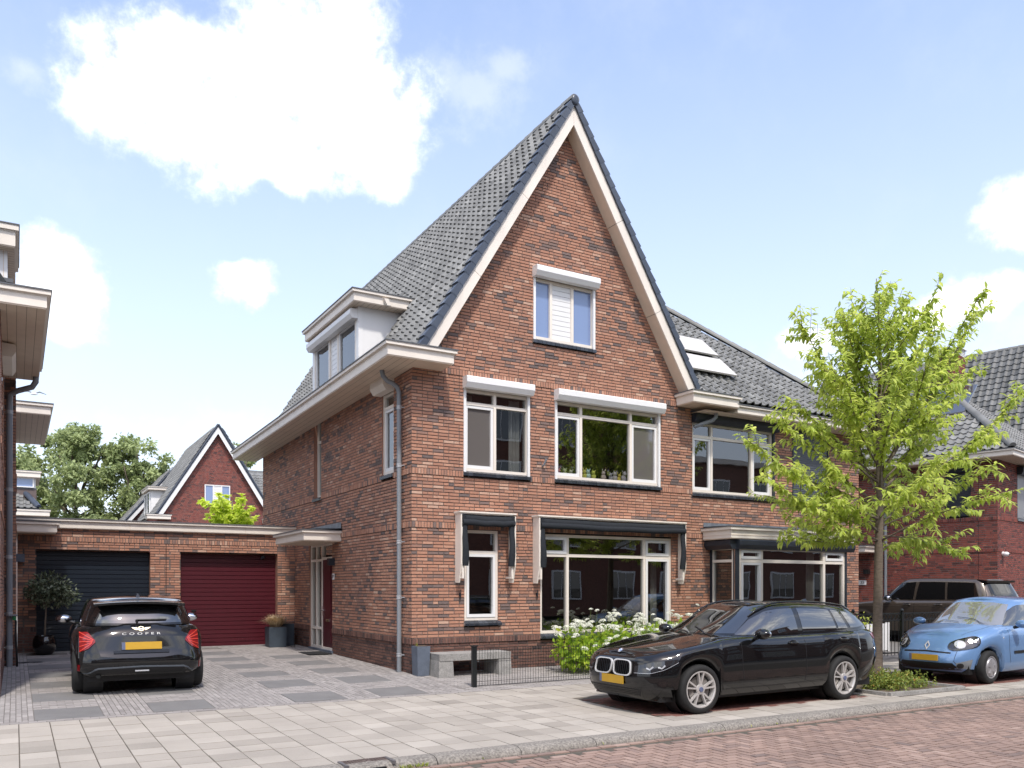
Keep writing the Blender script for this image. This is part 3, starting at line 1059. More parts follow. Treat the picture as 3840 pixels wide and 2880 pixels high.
# side windows
sw = window(house, SP, Y2(1.47), Y2(.87), 3.86, 5.45, [(Y2(1.47), Y2(.87), [(3.86, 5.17, 's'), (5.17, 5.45, 'f')])], label='narrow window beside the drainpipe')
sill(sw, SP, Y2(1.49), Y2(.85), 3.865)
roller_box(house, SP, Y2(1.52), Y2(.84), 5.44, 5.69, out=.24, m=CREAM, label='cream roller shutter box under the side eave')
sl_ = window(house, SP, Y2(5.95), Y2(5.37), 3.80, 5.8, [(Y2(5.95), Y2(5.37), [(3.80, 5.16, 'f'), (5.16, 5.8, 'f')])], n=-.09, label='slit window in the long side wall')
sill(sl_, SP, Y2(5.98), Y2(5.34), 3.81)

# front door with side lights
dz = .075
door = MB(); dn = -.06
fr = window(house, SP, Y2(6.30), Y2(4.56), dz + .06, 2.66, [(Y2(6.30), Y2(5.86), [(dz, .62, 'f'), (.62, 2.27, 'f'), (2.27, 2.66, 'f')]), (Y2(5.86), Y2(5.42), [(dz, .62, 'f'), (.62, 2.27, 'f'), (2.27, 2.66, 'f')]), (Y2(5.42), Y2(4.56), [(dz, 2.30, 'o'), (2.30, 2.66, 'f')])], n=-.03, label='cream door frame with two narrow side lights', name='door_frame')
for c in list(fr.children):
    pass
b = MB(); b.pbox(SP, Y2(5.38), Y2(4.61), dz + .02, 2.27, -.075, -.045)
dr = b.build('door', REDD, house, label='wine red front door with a letter slot')
q = MB(); q.pbox(SP, Y2(5.22), Y2(4.76), .30, .62, -.045, -.03); q.pbox(SP, Y2(5.22), Y2(4.76), .98, 2.12, -.045, -.03); q.build('door_panel', REDD, dr)
q = MB(); q.pbox(SP, Y2(5.12), Y2(4.86), .80, .86, -.045, -.025); q.build('letter_slot', CHROME, dr)
q = MB(); q.pbox(SP, Y2(5.36), Y2(5.31), .92, 1.16, -.045, -.03); q.tube([pt(SP, Y2(5.335), 1.06, -.03), pt(SP, Y2(5.335), 1.06, .02), pt(SP, Y2(5.22), 1.06, .02)], .01); q.build('handle', CHROME, dr)
b = MB(); b.pbox(SP, Y2(6.31), Y2(4.5), -.02, dz + .06, -.1, .04); b.build('doorstep', BLUESTONE, house)
b = MB(); b.pbox(SP, Y2(4.52), Y2(4.36), 2.12, 2.28, .0, .14); b.build('wall_lamp', ANTHRA, house)
b = MB(); b.pbox(SP, Y2(4.52), Y2(4.40), 1.79, 1.93, .0, .015); pl8 = b.build('number_plate', WHITE, house, label='white house number plate reading 39')


def text(parent, s, size, loc, rot, m, name='lettering', depth=.001, align='CENTER', spacing=1.0):
    c = bpy.data.curves.new(name, 'FONT')
    c.body = s; c.size = size; c.align_x = align; c.align_y = 'CENTER'; c.extrude = depth; c.space_character = spacing
    c.materials.append(m)
    tmp = bpy.data.objects.new('tmp', c); COL.objects.link(tmp)
    bpy.context.view_layer.update()
    me = bpy.data.meshes.new_from_object(tmp.evaluated_get(bpy.context.evaluated_depsgraph_get()))
    bpy.data.objects.remove(tmp, do_unlink=True)
    return put(name, me, parent, loc=loc, rot=rot)
text(pl8, '39', .11, (-.018, 4.46, 1.86), (R(90), 0, R(-90)), BLACKP)

# canopy over the door
cn = cornice(house, -.86, 0, 3.92, 6.25, 2.645, 2.90, name='canopy')
b = MB()
b.add([(-.90, 3.86, 2.902), (-.90, 6.3, 2.902), (0, 6.3, 2.94), (0, 3.86, 2.94)], [(0, 1, 2, 3)])
b.add([(-.55, 3.88, 2.905), (-.02, 3.88, 2.92), (-.012, 3.9, 3.08), (-.012, 6.2, 3.08), (-.3, 6.2, 2.93)], [(0, 1, 2, 3, 4)])
b.build('lead_flashing', LEAD, cn)

# box eaves
DROP = .022
cs = cornice(house, -.70, .0, -.55, 11.7, 5.70, 5.97, drop=DROP, e1=0)
cornice(house, .0, .60, -.55, .35, 5.70, 5.97, e0=0)
cornice(house, 6.45, 7.83, -.56, .2, 5.68, 5.95)
b = MB()
for y in (1.8, 4.2, 6.6, 9.0):
    b.box(-.7015, -.695, y, y + .006, 5.72 - DROP * y, 5.87 - DROP * y)
b.build('seam', SOFFIT, cs)

# roof
AX, AZ = 3.44, 11.50
SLO = math.atan(1.626)
rd = MB()
def rz(y): return -DROP * max(0, y)
for s in (0, 1):
    X0, X1 = (.02, AX) if s == 0 else (HW - .02, AX)
    a = (X0, -.30, 5.90 + .0); bq = (X1, -.30, AZ - .06)
    rd.add([(X0, -.25, 5.93), (X0, 11.55, 5.93 + rz(11.55)), (X1, 11.55, AZ - .06 + rz(11.55)), (X1, -.25, AZ - .06),
            (X0 + (.16 if s == 0 else -.16), -.25, 5.83), (X0 + (.16 if s == 0 else -.16), 11.55, 5.83 + rz(11.55)), (X1, 11.55, AZ - .32 + rz(11.55)), (X1, -.25, AZ - .32)],
           [(0, 1, 2, 3), (7, 6, 5, 4), (0, 3, 7, 4), (1, 5, 6, 2)])
roof = rd.build('roof', ANTHRA, house)
SLEN = (AZ - 5.95) / math.sin(SLO)
V = Vector((math.cos(SLO), 0, math.sin(SLO)))
Utile = Vector((0, 1, -DROP)).normalized()
NR = 20
TH = SLEN / 25.0
def liv(s0, s1):
    s = (s0 + s1) / 2
    end = 11.85
    out = [(0, end)]
    z = 5.95 + s * math.sin(SLO)
    if z < 7.75: out = cut(out, 3.05 + .3 - .02, 6.18 + .3)
    return out
tile_roof(house, (.0, -.30 + .03, 5.955), Utile, V, 25, liv, w=.24, h=TH, indiv=300)
# verge tiles on both rakes and ridge caps
vm = MB()
vm.hexa([(0, 0, -.0), (.0, .20, 0), (TH * 1.06, .20, 0.0), (TH * 1.06, 0, 0.0), (0, 0, .068), (0, .20, .068), (TH * 1.06, .20, .035), (TH * 1.06, 0, .035)])
vm.hexa([(0, -.035, -.075), (0, .0, -.075), (TH * 1.06, 0, -.085), (TH * 1.06, -.035, -.085), (0, -.035, .060), (0, 0, .068), (TH * 1.06, 0, .035), (TH * 1.06, -.035, .028)])
vme = vm.mesh('verge_tile', TILEB)
for side in (0, 1):
    for i in range(25):
        if side == 0:
            p = Vector((.0, -.32, 5.965)) + V * (i * TH)
            rotm = Matrix(((V.x, 0, -V.z), (0, 1, 0), (V.z, 0, V.x)))
        else:
            p = Vector((HW, -.32, 5.965)) + Vector((-V.x, 0, V.z)) * (i * TH)
            rotm = Matrix(((-V.x, 0, V.z), (0, 1, 0), (V.z, 0, V.x)))
        o = bpy.data.objects.new('verge_tile', vme); COL.objects.link(o); o.parent = house
        o.matrix_local = Matrix.Translation(p) @ rotm.to_4x4()
        o['tone'] = rnd.uniform(.2, .8)
cap_tiles(house, (AX, -.36, AZ + .02), (AX, 11.6, AZ + .02 + rz(11.6)), r=.105, ln=.36, m=TILE)
b = MB(); b.ball((AX, -.36, AZ + .0), (.09, .035, .11), seg=14, rings=8); b.build('ridge_end', TILEB, house, smooth=True)

# rake boards
for s in (0, 1):
    sg = 1 if s == 0 else -1
    x0 = .13 if s == 0 else HW - .13
    b = MB()
    lo, hi = Vector((x0, 0, 6.02)), Vector((AX, 0, 11.40))
    d = (hi - lo)
    nrm = Vector((math.sin(SLO) * sg, 0, -math.cos(SLO))) * .20
    vv = .20 / math.cos(SLO)
    k = [0, .30, .62, 1.0]
    for a, c in zip(k, k[1:]):
        p, q = lo + d * (a + .0006), lo + d * (c - .0006)
        lowq = q + nrm if c < 1 else q + Vector((0, 0, -vv))
        b.prism([(p.x, -.312, p.z), (q.x, -.312, q.z), (lowq.x, -.312, lowq.z), ((p + nrm).x, -.312, (p + nrm).z)], (0, .034, 0))
    ro = b.build('rake_board', CREAM, house)
    b = MB()
    for a, c in zip(k, k[1:]):
        p, q = lo + d * (a + .0008) + nrm, lo + d * (c - .0008)
        q = q + nrm if c < 1 else q + Vector((0, 0, -vv))
        b.prism([(p.x, -.278, p.z), (q.x, -.278, q.z), (q.x - nrm.x * .08, -.278, q.z - nrm.z * .08), (p.x - nrm.x * .08, -.278, p.z - nrm.z * .08)], (0, .30, 0))
    b.build('rake_soffit', SOFFIT, ro)

# dormer
dm = MB(); DX = .06
dm.box(DX + .3, 1.2, 3.06, 6.16, 7.6, 7.70)
dorm = dm.build('dormer', WHITE, house, label='white box dormer on the left roof slope')
for y0, y1, c0, c1 in ((2.98, 3.12, 2.99, 3.05), (6.10, 6.24, 6.17, 6.23)):
    q = MB(); q.box(DX, DX + .10, y0, y1, 6.0, 7.70); q.build('post', WHITE, dorm)
    q = MB(); q.box(DX + .1, 1.25, c0, c1, 6.0, 7.70); q.build('cheek', WHITE, dorm)
DP = plane((DX, 6.24, 0), (0, -1))
du = lambda y: 6.24 - y
window(dorm, DP, du(6.10), du(3.12), 5.9, 7.55, [(du(6.10), du(4.95), [(5.9, 7.55, 's')]), (du(4.95), du(4.35), [(5.9, 7.55, 'p')]), (du(4.35), du(3.12), [(5.9, 7.55, 's')])], n=-.0, fw=.07, mw=.09, roomd=.5, name='dormer_window', rx=.0)
dc = cornice(dorm, -.15, 1.12, 2.68, 6.2, 7.70, 7.97)
roller_box(dorm, DP, du(6.2), du(3.02), 7.45, 7.66, out=.18, m=WHITE)
b = MB(); b.prism([(.50, 2.66, 7.84), (.60, 2.66, 7.84), (.66, 2.66, 7.70), (.57, 2.66, 7.70)], (0, -.07, 0)); b.build('overflow_spout', CREAM, dorm)

# awnings
def awning(ul, ur, zt, zb, lab):
    cap = MB(); cap.box(ul - .03, ur + .03, -.26, .0, zt - .028, zt); cap.box(ul - .015, ur + .015, -.235, 0, zt - .05, zt - .028)
    a = cap.build('awning', CREAM, house, label=lab)
    for u in (ul, ur):
        q = MB()
        q.prism([(u, -.0, zt - .05), (u, -.24, zt - .05), (u, -.24, zb + .35), (u, -.15, zb), (u, 0, zb)], (.028, 0, 0))
        q.build('side_board', CREAM, a)
    f = MB()
    for k, (y, z, ry, rz_) in enumerate(((-.19, zt - .13, .07, .085), (-.245, zt - .20, .045, .06))):
        rows = []
        for i in range(13):
            t = i / 12; x = ul + .035 + (ur - ul - .04) * t
            sag = .02 * math.sin(t * math.pi) + .006 * math.sin(t * 17 + k)
            rows.append([(x, y + ry * math.cos(q), z - sag + rz_ * math.sin(q)) for q in [2 * math.pi * j / 12 for j in range(13)]])
        f.grid(rows)
    f.build('fabric_roll', FABRIC, a, smooth=True)
    for u0, s in ((ul + .03, 1), (ur - .10, -1)):
        d = MB()
        rows = []
        for i in range(15):
            t = i / 14; z = zt - .06 - t * (zt - zb - .38)
            w = .075 + .055 * math.sin(min(1, t * 1.6) * 1.57) + .012 * math.sin(t * 9)
            yy = -.30 + .02 * math.sin(t * 7)
            rows.append([(u0 + (.0 if s > 0 else .10) + s * (w * .5 - w * .5 * math.cos(q)), yy + .06 + .055 * math.sin(q) * (.7 + .3 * t), z) for q in [2 * math.pi * j / 10 for j in range(11)]])
        d.grid(rows)
        d.add(rows[-1][:-1], [tuple(range(10))])
        d.build('fabric_drape', FABRIC, a, smooth=True)
    for u in (ul + .05, ur - .05):
        d = MB(); d.box(u - .02, u + .02, -.24, -.20, zb + .08, zt - .3); d.box(u - .02, u + .02, -.2, 0, zb + .08, zb + .12); d.build('arm', CREAM, a)
awning(.90, 2.085, 3.055, 1.70, 'small folded black awning with cream side boards')
awning(2.65, 6.50, 3.055, 1.69, 'long folded black awning with cream side boards')
for u in (.98, 2.72):
    b = MB(); b.box(u, u + .03, -.035, -.002, 1.44, 1.50); b.tube([(u + .015, -.02, 1.36), (u + .015, -.05, 1.44), (u + .015, -.05, 1.56)], .008, seg=6)
    b.build('crank_hook', ANTHRA, house)
b = MB(); b.tube([(2.88, -.0, 4.07), (2.88, -.06, 4.09), (2.9, -.12, 4.2)], .022, seg=8); b.build('flag_holder', PIPE, house)

# drainpipe at the corner
def drainpipe(parent, pts, r, clamps, wall, m=PIPE):
    b = MB(); b.tube(pts, r, seg=14)
    o = b.build('drainpipe', m, parent, smooth=40)
    for x, y, z in clamps:
        q = MB(); q.lathe([(r, -.035), (r + .007, -.033), (r + .007, -.012), (r + .002, -.01), (r + .002, .01), (r + .007, .012), (r + .007, .033), (r, .035)], (x, y, z), seg=14)
        q.tube([(x, y, z), (x + wall[0], y + wall[1], z)], .008, seg=6)
        q.build('pipe_clamp', mat('galvanised', (.42, .43, .45), rough=.4, metal=.3), o)
    return o
px, py = -.075, .42
drainpipe(house, [(-.42, py, 5.70), (-.42, py, 5.66), (-.40, py, 5.58), (-.32, py, 5.50), (-.2, py, 5.46), (-.11, py, 5.40), (px, py, 5.30), (px, py, 5.1), (px, py, 0.0)], .045,
          [(px, py, 5.02), (px, py, 3.92), (px, py, 2.47), (px, py, 1.42), (px, py, .33)], (.12, -.12))
# soft toys on the sill of the wide window
TOYC = [(.55, .14, .2), (.45, .46, .30), (.55, .5, .42), (.62, .55, .12), (.48, .62, .60), (.60, .58, .12), (.55, .42, .40), (.42, .38, .40), (.50, .42, .45), (.60, .45, .1), (.42, .36, .40)]
TOYX = [3.36, 3.52, 3.68, 4.02, 4.12, 4.26, 4.52, 4.72, 4.83, 4.93, 5.06]
TOYW = ['pink', 'sage green', 'beige', 'yellow rabbit shaped', 'pale mint', 'bright yellow', 'brown and white', 'grey', 'lilac grey', 'small yellow', 'olive']
for i, (x, c) in enumerate(zip(TOYX, TOYC)):
    m = mat('plush_%d' % i, c, rough=1, var=.15, scale=40)
    t = thing('soft_toy', TOYW[i] + ' soft toy slumped on the sill inside the wide upstairs window', 'soft toy', (x, .14, 3.905), group='soft toys on the window sill')
    s = rnd.uniform(.8, 1.15)
    b = MB(); b.ball((x, .14, 3.905 + .065 * s), (.062 * s, .05, .065 * s), seg=8, rings=6); b.build('body', m, t, smooth=True)
    b = MB(); b.ball((x + rnd.uniform(-.02, .02), .125, 3.905 + .15 * s), (.045 * s, .042, .045 * s), seg=8, rings=6); b.build('head', m, t, smooth=True)
    for sgn in (-1, 1):
        b = MB(); b.tube([(x + sgn * .02, .13, 3.905 + .18 * s), (x + sgn * .045, .12, 3.905 + (.24 if i % 3 == 0 else .21) * s)], [.014, .008], seg=6); b.build('ear', m, t, smooth=True)
# ------------------------------------------------------------------ the attached neighbour with the bay window
nb = thing('brick_house', 'attached orange brick house with a bay window and a low hipped roof', 'house', (6.9, 0, 0))
NP = plane((0, .045, 0), (1, 0))
NH = [(6.97, 9.60, 3.70, 5.56), (10.27, 11.62, 3.68, 5.6), (7.52, 11.2, 0, 2.9)]
nseg = [(0, .545, 'b', 1, 0), (.545, .66, 's', 1, .02), (.66, 2.73, 'b', 0, 0), (2.73, 2.845, 's', 0, .016), (2.845, 3.73, 'b', 0, 0), (3.73, 3.845, 's', 0, .016), (3.845, 5.62, 'b', 0, 0)]
brick_wall(nb, NP, nseg, lambda a, b: [(6.9, 12.8)], NH, [BRICK, BRICKD], indiv=300)
reveals(NP, NH[:2], .16, BRICK, nb)
EP = plane((12.8, .045, 0), (0, 1))
b = MB(); b.quad((12.8, .05, 0), (12.8, 10.9, 0), (12.8, 10.9, 5.7), (12.8, .05, 5.7)); b.build('side_wall', BRICK, nb)
nw = window(nb, NP, 6.97, 9.58, 3.80, 5.40, [(6.97, 7.60, [(3.80, 5.08, 's'), (5.08, 5.40, 'f')]), (7.60, 8.90, [(3.80, 5.08, 'f'), (5.08, 5.40, 'f')]), (8.90, 9.58, [(3.80, 5.08, 's'), (5.08, 5.40, 'f')])], label='three light upstairs window with a black shutter box', roomd=.6)
sill(nw, NP, 6.95, 9.66, 3.805)
roller_box(nb, NP, 6.95, 9.68, 5.38, 5.585, out=.16, m=ANTHRA, label='black roller shutter box under the eave')
q = MB(); q.pbox(NP, 9.58, 9.63, 3.74, 5.4, -.03, .03); q.build('shutter_rail', ANTHRA, nb)
sh = MB(); sh.pbox(NP, 10.27, 10.31, 3.80, 5.6, -.06, .01); sh.pbox(NP, 11.58, 11.62, 3.80, 5.6, -.06, .01)
sh = sh.build('roller_shutter', ANTHRA, nb, label='closed grey slatted roller shutter')
sm_ = mat('shutter_slat', (.13, .145, .17), rough=.4, var=.05)
q = MB(); q.hexa([(0, -.004, 0), (1.27, -.004, 0), (1.27, .02, 0), (0, .02, 0), (0, -.018, .03), (1.27, -.018, .03), (1.27, .02, .045), (0, .02, .045)]); q.box(0, 1.27, -.001, .02, .042, .055)
sme = q.mesh('slat', sm_)
for i in range(30): put('slat', sme, sh, loc=(10.31, .07, 3.84 + i * .055))
b = MB(); b.pbox(NP, 10.31, 11.58, 3.79, 3.85, -.05, .0); b.build('bottom_bar', PIPE, sh)
sill(sh, NP, 10.25, 11.66, 3.79)
b = MB(); b.tube([(9.95, .045, 3.98), (9.95, -.02, 4.0), (9.97, -.08, 4.12)], .022, seg=8); b.build('flag_holder', PIPE, nb)
# bay
BX0, BX1, BY = 7.52, 11.2, -.76
cb = cornice(nb, 7.28, 11.5, -.86, .03, 2.69, 2.975, name='bay_roof')
b = MB(); b.add([(7.25, -.9, 2.977), (11.53, -.9, 2.977), (11.53, .03, 3.0), (7.25, .03, 3.0)], [(0, 1, 2, 3)])
b.add([(7.3, -.4, 2.985), (7.3, .03, 2.99), (7.3, .03, 3.10), (11.5, .03, 3.10), (11.5, -.1, 3.0), (8.3, -.12, 3.0)], [(0, 1, 2, 3, 4, 5)])
b.build('lead_flashing', LEAD, cb)
b = MB(); b.box(7.275, 11.505, -.868, .02, 2.775, 2.782); b.build('seam', SOFFIT, cb)
BFP = plane((0, BY, 0), (1, 0)); BSP = plane((BX0, .045, 0), (0, -1))
roller_box(nb, BFP, BX0 + .0, 11.46, 2.47, 2.69, out=.17, m=ANTHRA, label='black shutter box over the bay window front', n0=-.05)
roller_box(nb, BSP, .0, .045 - BY + .02, 2.47, 2.69, out=.22, m=ANTHRA, label='black shutter box on the bay side', n0=-.03)
bwn = window(nb, BFP, BX0 + .10, BX1, .6, 2.52, [(BX0 + .10, 8.34, [(.6, 2.21, 'w'), (2.21, 2.52, 'w')]), (8.34, 10.46, [(.6, 2.21, 'f'), (2.21, 2.52, 'f')]), (10.46, BX1, [(.6, 2.21, 'f'), (2.21, 2.52, 'w')])], n=.0, fw=.07, mw=.075, label='bay window front of three lights', roomd=.7, rx=-.01)
curtain(bwn, BFP, 8.40, 8.62, .7, 2.45); curtain(bwn, BFP, 10.10, 10.42, .7, 2.45)
window(nb, BSP, .03, .045 - BY - .06, .6, 2.52, [(.03, .045 - BY - .06, [(.6, 2.21, 'f'), (2.21, 2.52, 'f')])], n=.0, fw=.06, label='bay window side light', room=False)
q = MB(); q.box(BX0 - .012, BX0 + .10, BY - .012, BY + .07, .0, 2.55); q.box(BX1, BX1 + .07, BY - .02, BY + .05, 0, 2.55); q.box(BX0 - .015, BX0 + .03, -.03, .04, 0, 2.55); q.build('bay_post', ANTHRA, nb)
q = MB(); q.box(BX0 - .018, BX0 - .012, BY + .01, BY + .025, .3, 2.6); q.build('cable', CHROME, nb)
q = MB(); q.box(BX0, BX1, BY + .01, 0, 0, .6); q.build('bay_plinth', BRICKD, nb)
q = MB(); q.box(BX1 - .02, BX1 + .02, BY + .05, .04, 0, 2.6); q.build('bay_side', ANTHRA, nb)
# eave and hipped roof
cornice(nb, 7.85, 13.25, -.50, .3, 5.58, 5.79)
b = MB(); b.quad((6.9, -.45, 5.578), (7.9, -.45, 5.578), (7.9, .1, 5.578), (6.9, .1, 5.578)); b.build('soffit', SOFFIT, nb)
SN = math.atan(.9)
NV = Vector((0, math.cos(SN), math.sin(SN)))
def nroof_iv(s0, s1):
    s = (s0 + s1) / 2
    y = -.5 + s * math.cos(SN); z = 5.82 + s * math.sin(SN)
    xl = AX + (AZ - z) / 1.626 - .05
    xh = 12.45 - (y + .5) * 1.015
    return [(xl, xh)] if xh > xl else []
smax = 5.2
poly = [(7.0, -.47, 5.80), (12.5, -.47, 5.80), (8.0, 3.93, 9.75), (4.6, 3.93, 9.75)]
b = MB(); b.add(poly + [(13.3, 12, 5.8), (13.3, -.4, 5.8), (8.0, 9, 9.75)], [(0, 1, 2, 3), (1, 5, 4, 6, 2)])
b.build('roof', ANTHRA, nb)
tile_roof(nb, (0, -.52, 5.815), (1, 0, 0), NV, 21, nroof_iv, w=.235, h=.26, indiv=300)
cap_tiles(nb, (12.50, -.52, 5.86), (8.05, 3.9, 9.85), r=.09, ln=.37, m=TILE, up=(.4, -.4, 1))
# solar panels
SOL = mat('solar_panel', (.60, .56, .50), rough=.22, var=.05, scale=3, spec=.8)  # near-white base colour stands in for the sky reflected in the panels
SOLD = mat('solar_panel_dark', (.035, .033, .034), rough=.07, var=.05, scale=3, spec=1.0, ior=2.2)
for k, (s0, s1, xr) in enumerate(((1.05, 1.82, 8.50), (2.05, 2.85, 8.62))):
    q = MB()
    off = Vector((0, -math.sin(SN), math.cos(SN)))
    A = Vector((xr - 1.65, -.5, 5.82)) + NV * s0 + off * .20; B_ = A + Vector((1.65, 0, 0)); C = B_ + NV * (s1 - s0); D = A + NV * (s1 - s0)
    q.hexa([tuple(p - off * .04) for p in (A, B_, C, D)] + [tuple(p) for p in (A, B_, C, D)])
    q.build('solar_panel', SOL, nb)
    q = MB()
    for u in (.3, .9, 1.45):
        q.tube([A + Vector((u, 0, 0)) - off * .03 + NV * .1, A + Vector((u, 0, 0)) - off * .12 + NV * .15], .015, seg=5)
    q.build('panel_bracket', BLACKM, nb)
b = MB(); b.tube([(7.42, -.25, 5.58), (7.42, -.25, 5.50), (7.36, -.2, 5.42), (7.1, -.1, 5.32), (6.98, -.02, 5.27)], .045, seg=12); b.build('drainpipe', PIPE, nb, smooth=40)

# ------------------------------------------------------------------ garages
gar = thing('garage_building', 'flat roofed orange brick garages with a navy and a wine red door', 'garage', (-3.2, 7.58, .12))
GP = plane((0, 7.58, 0), (1, 0))
GH = [(-5.93, -3.53, 0, 2.46), (-2.84, -.46, 0, 2.455)]
gseg = [(.1, .60, 'b', 1, 0), (.60, .71, 's', 1, .012), (.71, 2.67, 'b', 0, 0), (2.67, 2.78, 's', 0, .012), (2.78, 2.98, 'b', 0, 0)]
brick_wall(gar, GP, gseg, lambda a, b: [(-6.3, 0.0)], GH, [BRICK, BRICKD], indiv=300)
reveals(GP, GH, .22, BRICK, gar)
cornice(gar, -6.4, .04, 7.50, 12.5, 2.965, 3.205, name='roof_fascia')
cornice(gar, -6.38, -5.54, 6.92, 7.52, 2.82, 3.08, name='canopy')
b = MB()
for x in (-3.99, -1.30): b.box(x, x + .008, 7.4985, 7.51, 2.98, 3.12)
b.build('seam', SOFFIT, gar)
b = MB(); b.box(-3.18, -3.165, 7.574, 7.58, .15, 2.95); b.build('expansion_joint', BLACKP, gar)
for x0, x1, z1, m, lab in ((-5.93, -3.53, 2.46, NAVY, 'navy ribbed up and over garage door'), (-2.84, -.46, 2.455, REDD, 'wine red ribbed up and over garage door')):
    d = MB(); d.box(x0, x1, 7.80, 7.83, .10, 2.6)
    d = d.build('garage_door', m, gar, label=lab)
    n = 22; h = (z1 - .12) / n
    q = MB(); w = x1 - x0
    q.hexa([(0, -.010, .004), (w, -.010, .004), (w, .03, .004), (0, .03, .004), (0, -.010, h - .012), (w, -.010, h - .012), (w, .03, h - .001), (0, .03, h - .001)])
    me = q.mesh('panel', m)
    for i in range(n): put('panel', me, d, loc=(x0, 7.79, .115 + i * h))
    for c in ((x0 + .42, 4), (x1 - .95, 4)):
        for i in range(c[1]):
            q = MB(); q.box(c[0] + i * .11, c[0] + i * .11 + .09, 7.772, 7.79, .25, .31); q.build('vent', m, d)
    q = MB(); q.box(x0 + .28, x0 + .40, 7.755, 7.785, 1.02, 1.05); q.box(x0 + .32, x0 + .35, 7.765, 7.785, .97, 1.02); q.build('handle', BLACKP, d)
b = MB(); b.box(-6.3, -.2, 7.40, 7.62, .09, .135); b.build('threshold', CONC, gar)
b = MB(); b.ball((-.80, 7.70, 2.40), (.06, .04, .05)); b.tube([(-.80, 7.70, 2.40), (-.86, 7.66, 2.34)], .02); b.build('floodlight', ANTHRA, gar, smooth=True)
b = MB(); b.box(-6.34, -6.16, 7.38, 7.52, 2.18, 2.36); b.build('wall_lamp', BLUESTONE, gar)

# ------------------------------------------------------------------ the house at the other side of the driveway
lh = thing('brick_house', 'orange brick house with deep cream box eaves, its long side wall facing the parked hatchback', 'house', (-6.5, 4, 0))
LP = plane((-6.53, 0, 0), (0, 1))             # faces +X
lseg = [(0, .56, 'b', 1, 0), (.56, .68, 's', 1, .015), (.68, 2.73, 'b', 0, 0), (2.73, 2.845, 's', 0, .014), (2.845, 3.73, 'b', 0, 0), (3.73, 3.845, 's', 0, .014), (3.845, 5.72, 'b', 0, 0)]
LHH = [(1.9, 3.3, 3.8, 5.5)]
brick_wall(lh, LP, lseg, lambda a, b: [(.05, 4.72)], LHH, [BRICK, BRICKD], indiv=300, mortar=MORTAR)
LP2 = plane((-6.33, 0, 0), (0, 1))
brick_wall(lh, LP2, lseg, lambda a, b: [(4.72, 7.62)], [], [BRICK, BRICKD])
brick_wall(lh, plane((-6.53, 4.72, 0), (1, 0)), lseg, lambda a, b: [(0, .2)], [], [BRICK, BRICKD])
LP3 = plane((-6.33, 0, 0), (0, 1))
brick_wall(lh, LP3, [(3.0, 5.72, 'b', 0, 0)], lambda a, b: [(7.62, 12.6)], [], [BRICK, BRICKD])
b = MB(); b.quad((-12, 0.04, 0), (-6.53, .04, 0), (-6.53, .04, 6), (-12, .04, 6)); b.quad((-12, 12.6, 0), (-6.33, 12.6, 0), (-6.33, 12.6, 6), (-12, 12.6, 6)); b.build('front_wall', BRICK, lh)
c1 = cornice(lh, -7.6, -5.94, -.30, 4.70, 5.69, 5.97)
c2 = cornice(lh, -7.6, -5.62, 8.35, 13.2, 5.69, 5.97)
roller_box(lh, LP, 1.85, 3.35, 5.44, 5.66, out=.2, m=CREAM)
drainpipe(lh, [(-6.0, 4.35, 5.70), (-6.0, 4.35, 5.6), (-6.06, 4.4, 5.5), (-6.3, 4.5, 5.42), (-6.43, 4.55, 5.34), (-6.44, 4.55, 5.1), (-6.44, 4.55, .06)], .055,
          [(-6.44, 4.55, 5.0), (-6.44, 4.55, 3.5), (-6.44, 4.55, 2.2), (-6.44, 4.55, 1.1), (-6.44, 4.55, .45)], (-.1, 0), m=PIPE)
# roof and its dormer
b = MB(); b.add([(-6.4, -.2, 5.95), (-6.4, 4.4, 5.95), (-9.9, 4.4, 11.4), (-9.9, -.2, 11.4), (-6.4, 8.4, 5.95), (-6.4, 13, 5.95), (-9.9, 13, 11.4), (-9.9, 8.4, 11.4)], [(0, 1, 2, 3), (4, 5, 6, 7)]); b.build('roof', TILE, lh)
ld = MB(); ld.box(-8.6, -6.46, 2.62, 4.3, 6.0, 7.45); ld = ld.build('dormer', WHITE, lh, label='white clad dormer above the near eave')
cornice(ld, -8.7, -6.34, 2.38, 4.5, 7.45, 7.84)
q = MB()
for x in (-6.52, -6.6, -6.7): q.box(x, x + .008, 2.612, 2.62, 6.5, 7.45)
q.build('plank', SOFFIT, ld)
b = MB(); b.box(-7.6, -6.42, 2.50, 4.2, 5.9, 6.86); ch = b.build('dormer_parapet', BRICK, lh)  # brick parapet below the dormer wall, capped with lead
b = MB(); b.box(-7.65, -6.37, 2.46, 4.25, 6.86, 6.93); b.build('lead_cap', ZINC, ch)
b = MB(); b.lathe([(.05, 0), (.05, .3)], (-6.36, 6.9, 3.30), axis='y', seg=10, cap0=True, cap1=True); b.build('wall_lamp', BLACKP, lh)
hose = thing('garden_hose', 'black hose with a green tap fitting hanging on the drainpipe', 'hose', (-6.36, 4.45, .07))
b = MB(); b.tube([(-6.37, 4.48, 1.05), (-6.33, 4.46, .95), (-6.34, 4.47, .7), (-6.32, 4.46, .4), (-6.31, 4.45, .08)], .018, seg=8); b.build('tube', BLACKP, hose, smooth=True)
b = MB(); b.lathe([(.03, 0), (.035, .04), (.03, .1)], (-6.36, 4.46, .98), seg=10, cap0=True, cap1=True); b.build('tap_fitting', mat('green_plastic', (.03, .28, .10), rough=.4), hose)
b = MB(); b.box(-6.46, -6.3, 4.38, 4.5, 1.06, 1.09); b.build('bracket', PIPE, hose)

# ------------------------------------------------------------------ the dark red house
RA = R(12)
rh = thing('brick_house', 'dark red brick house with a security camera, closed shutters and a broad tiled roof', 'house', (20.1, .52, 0), RA)
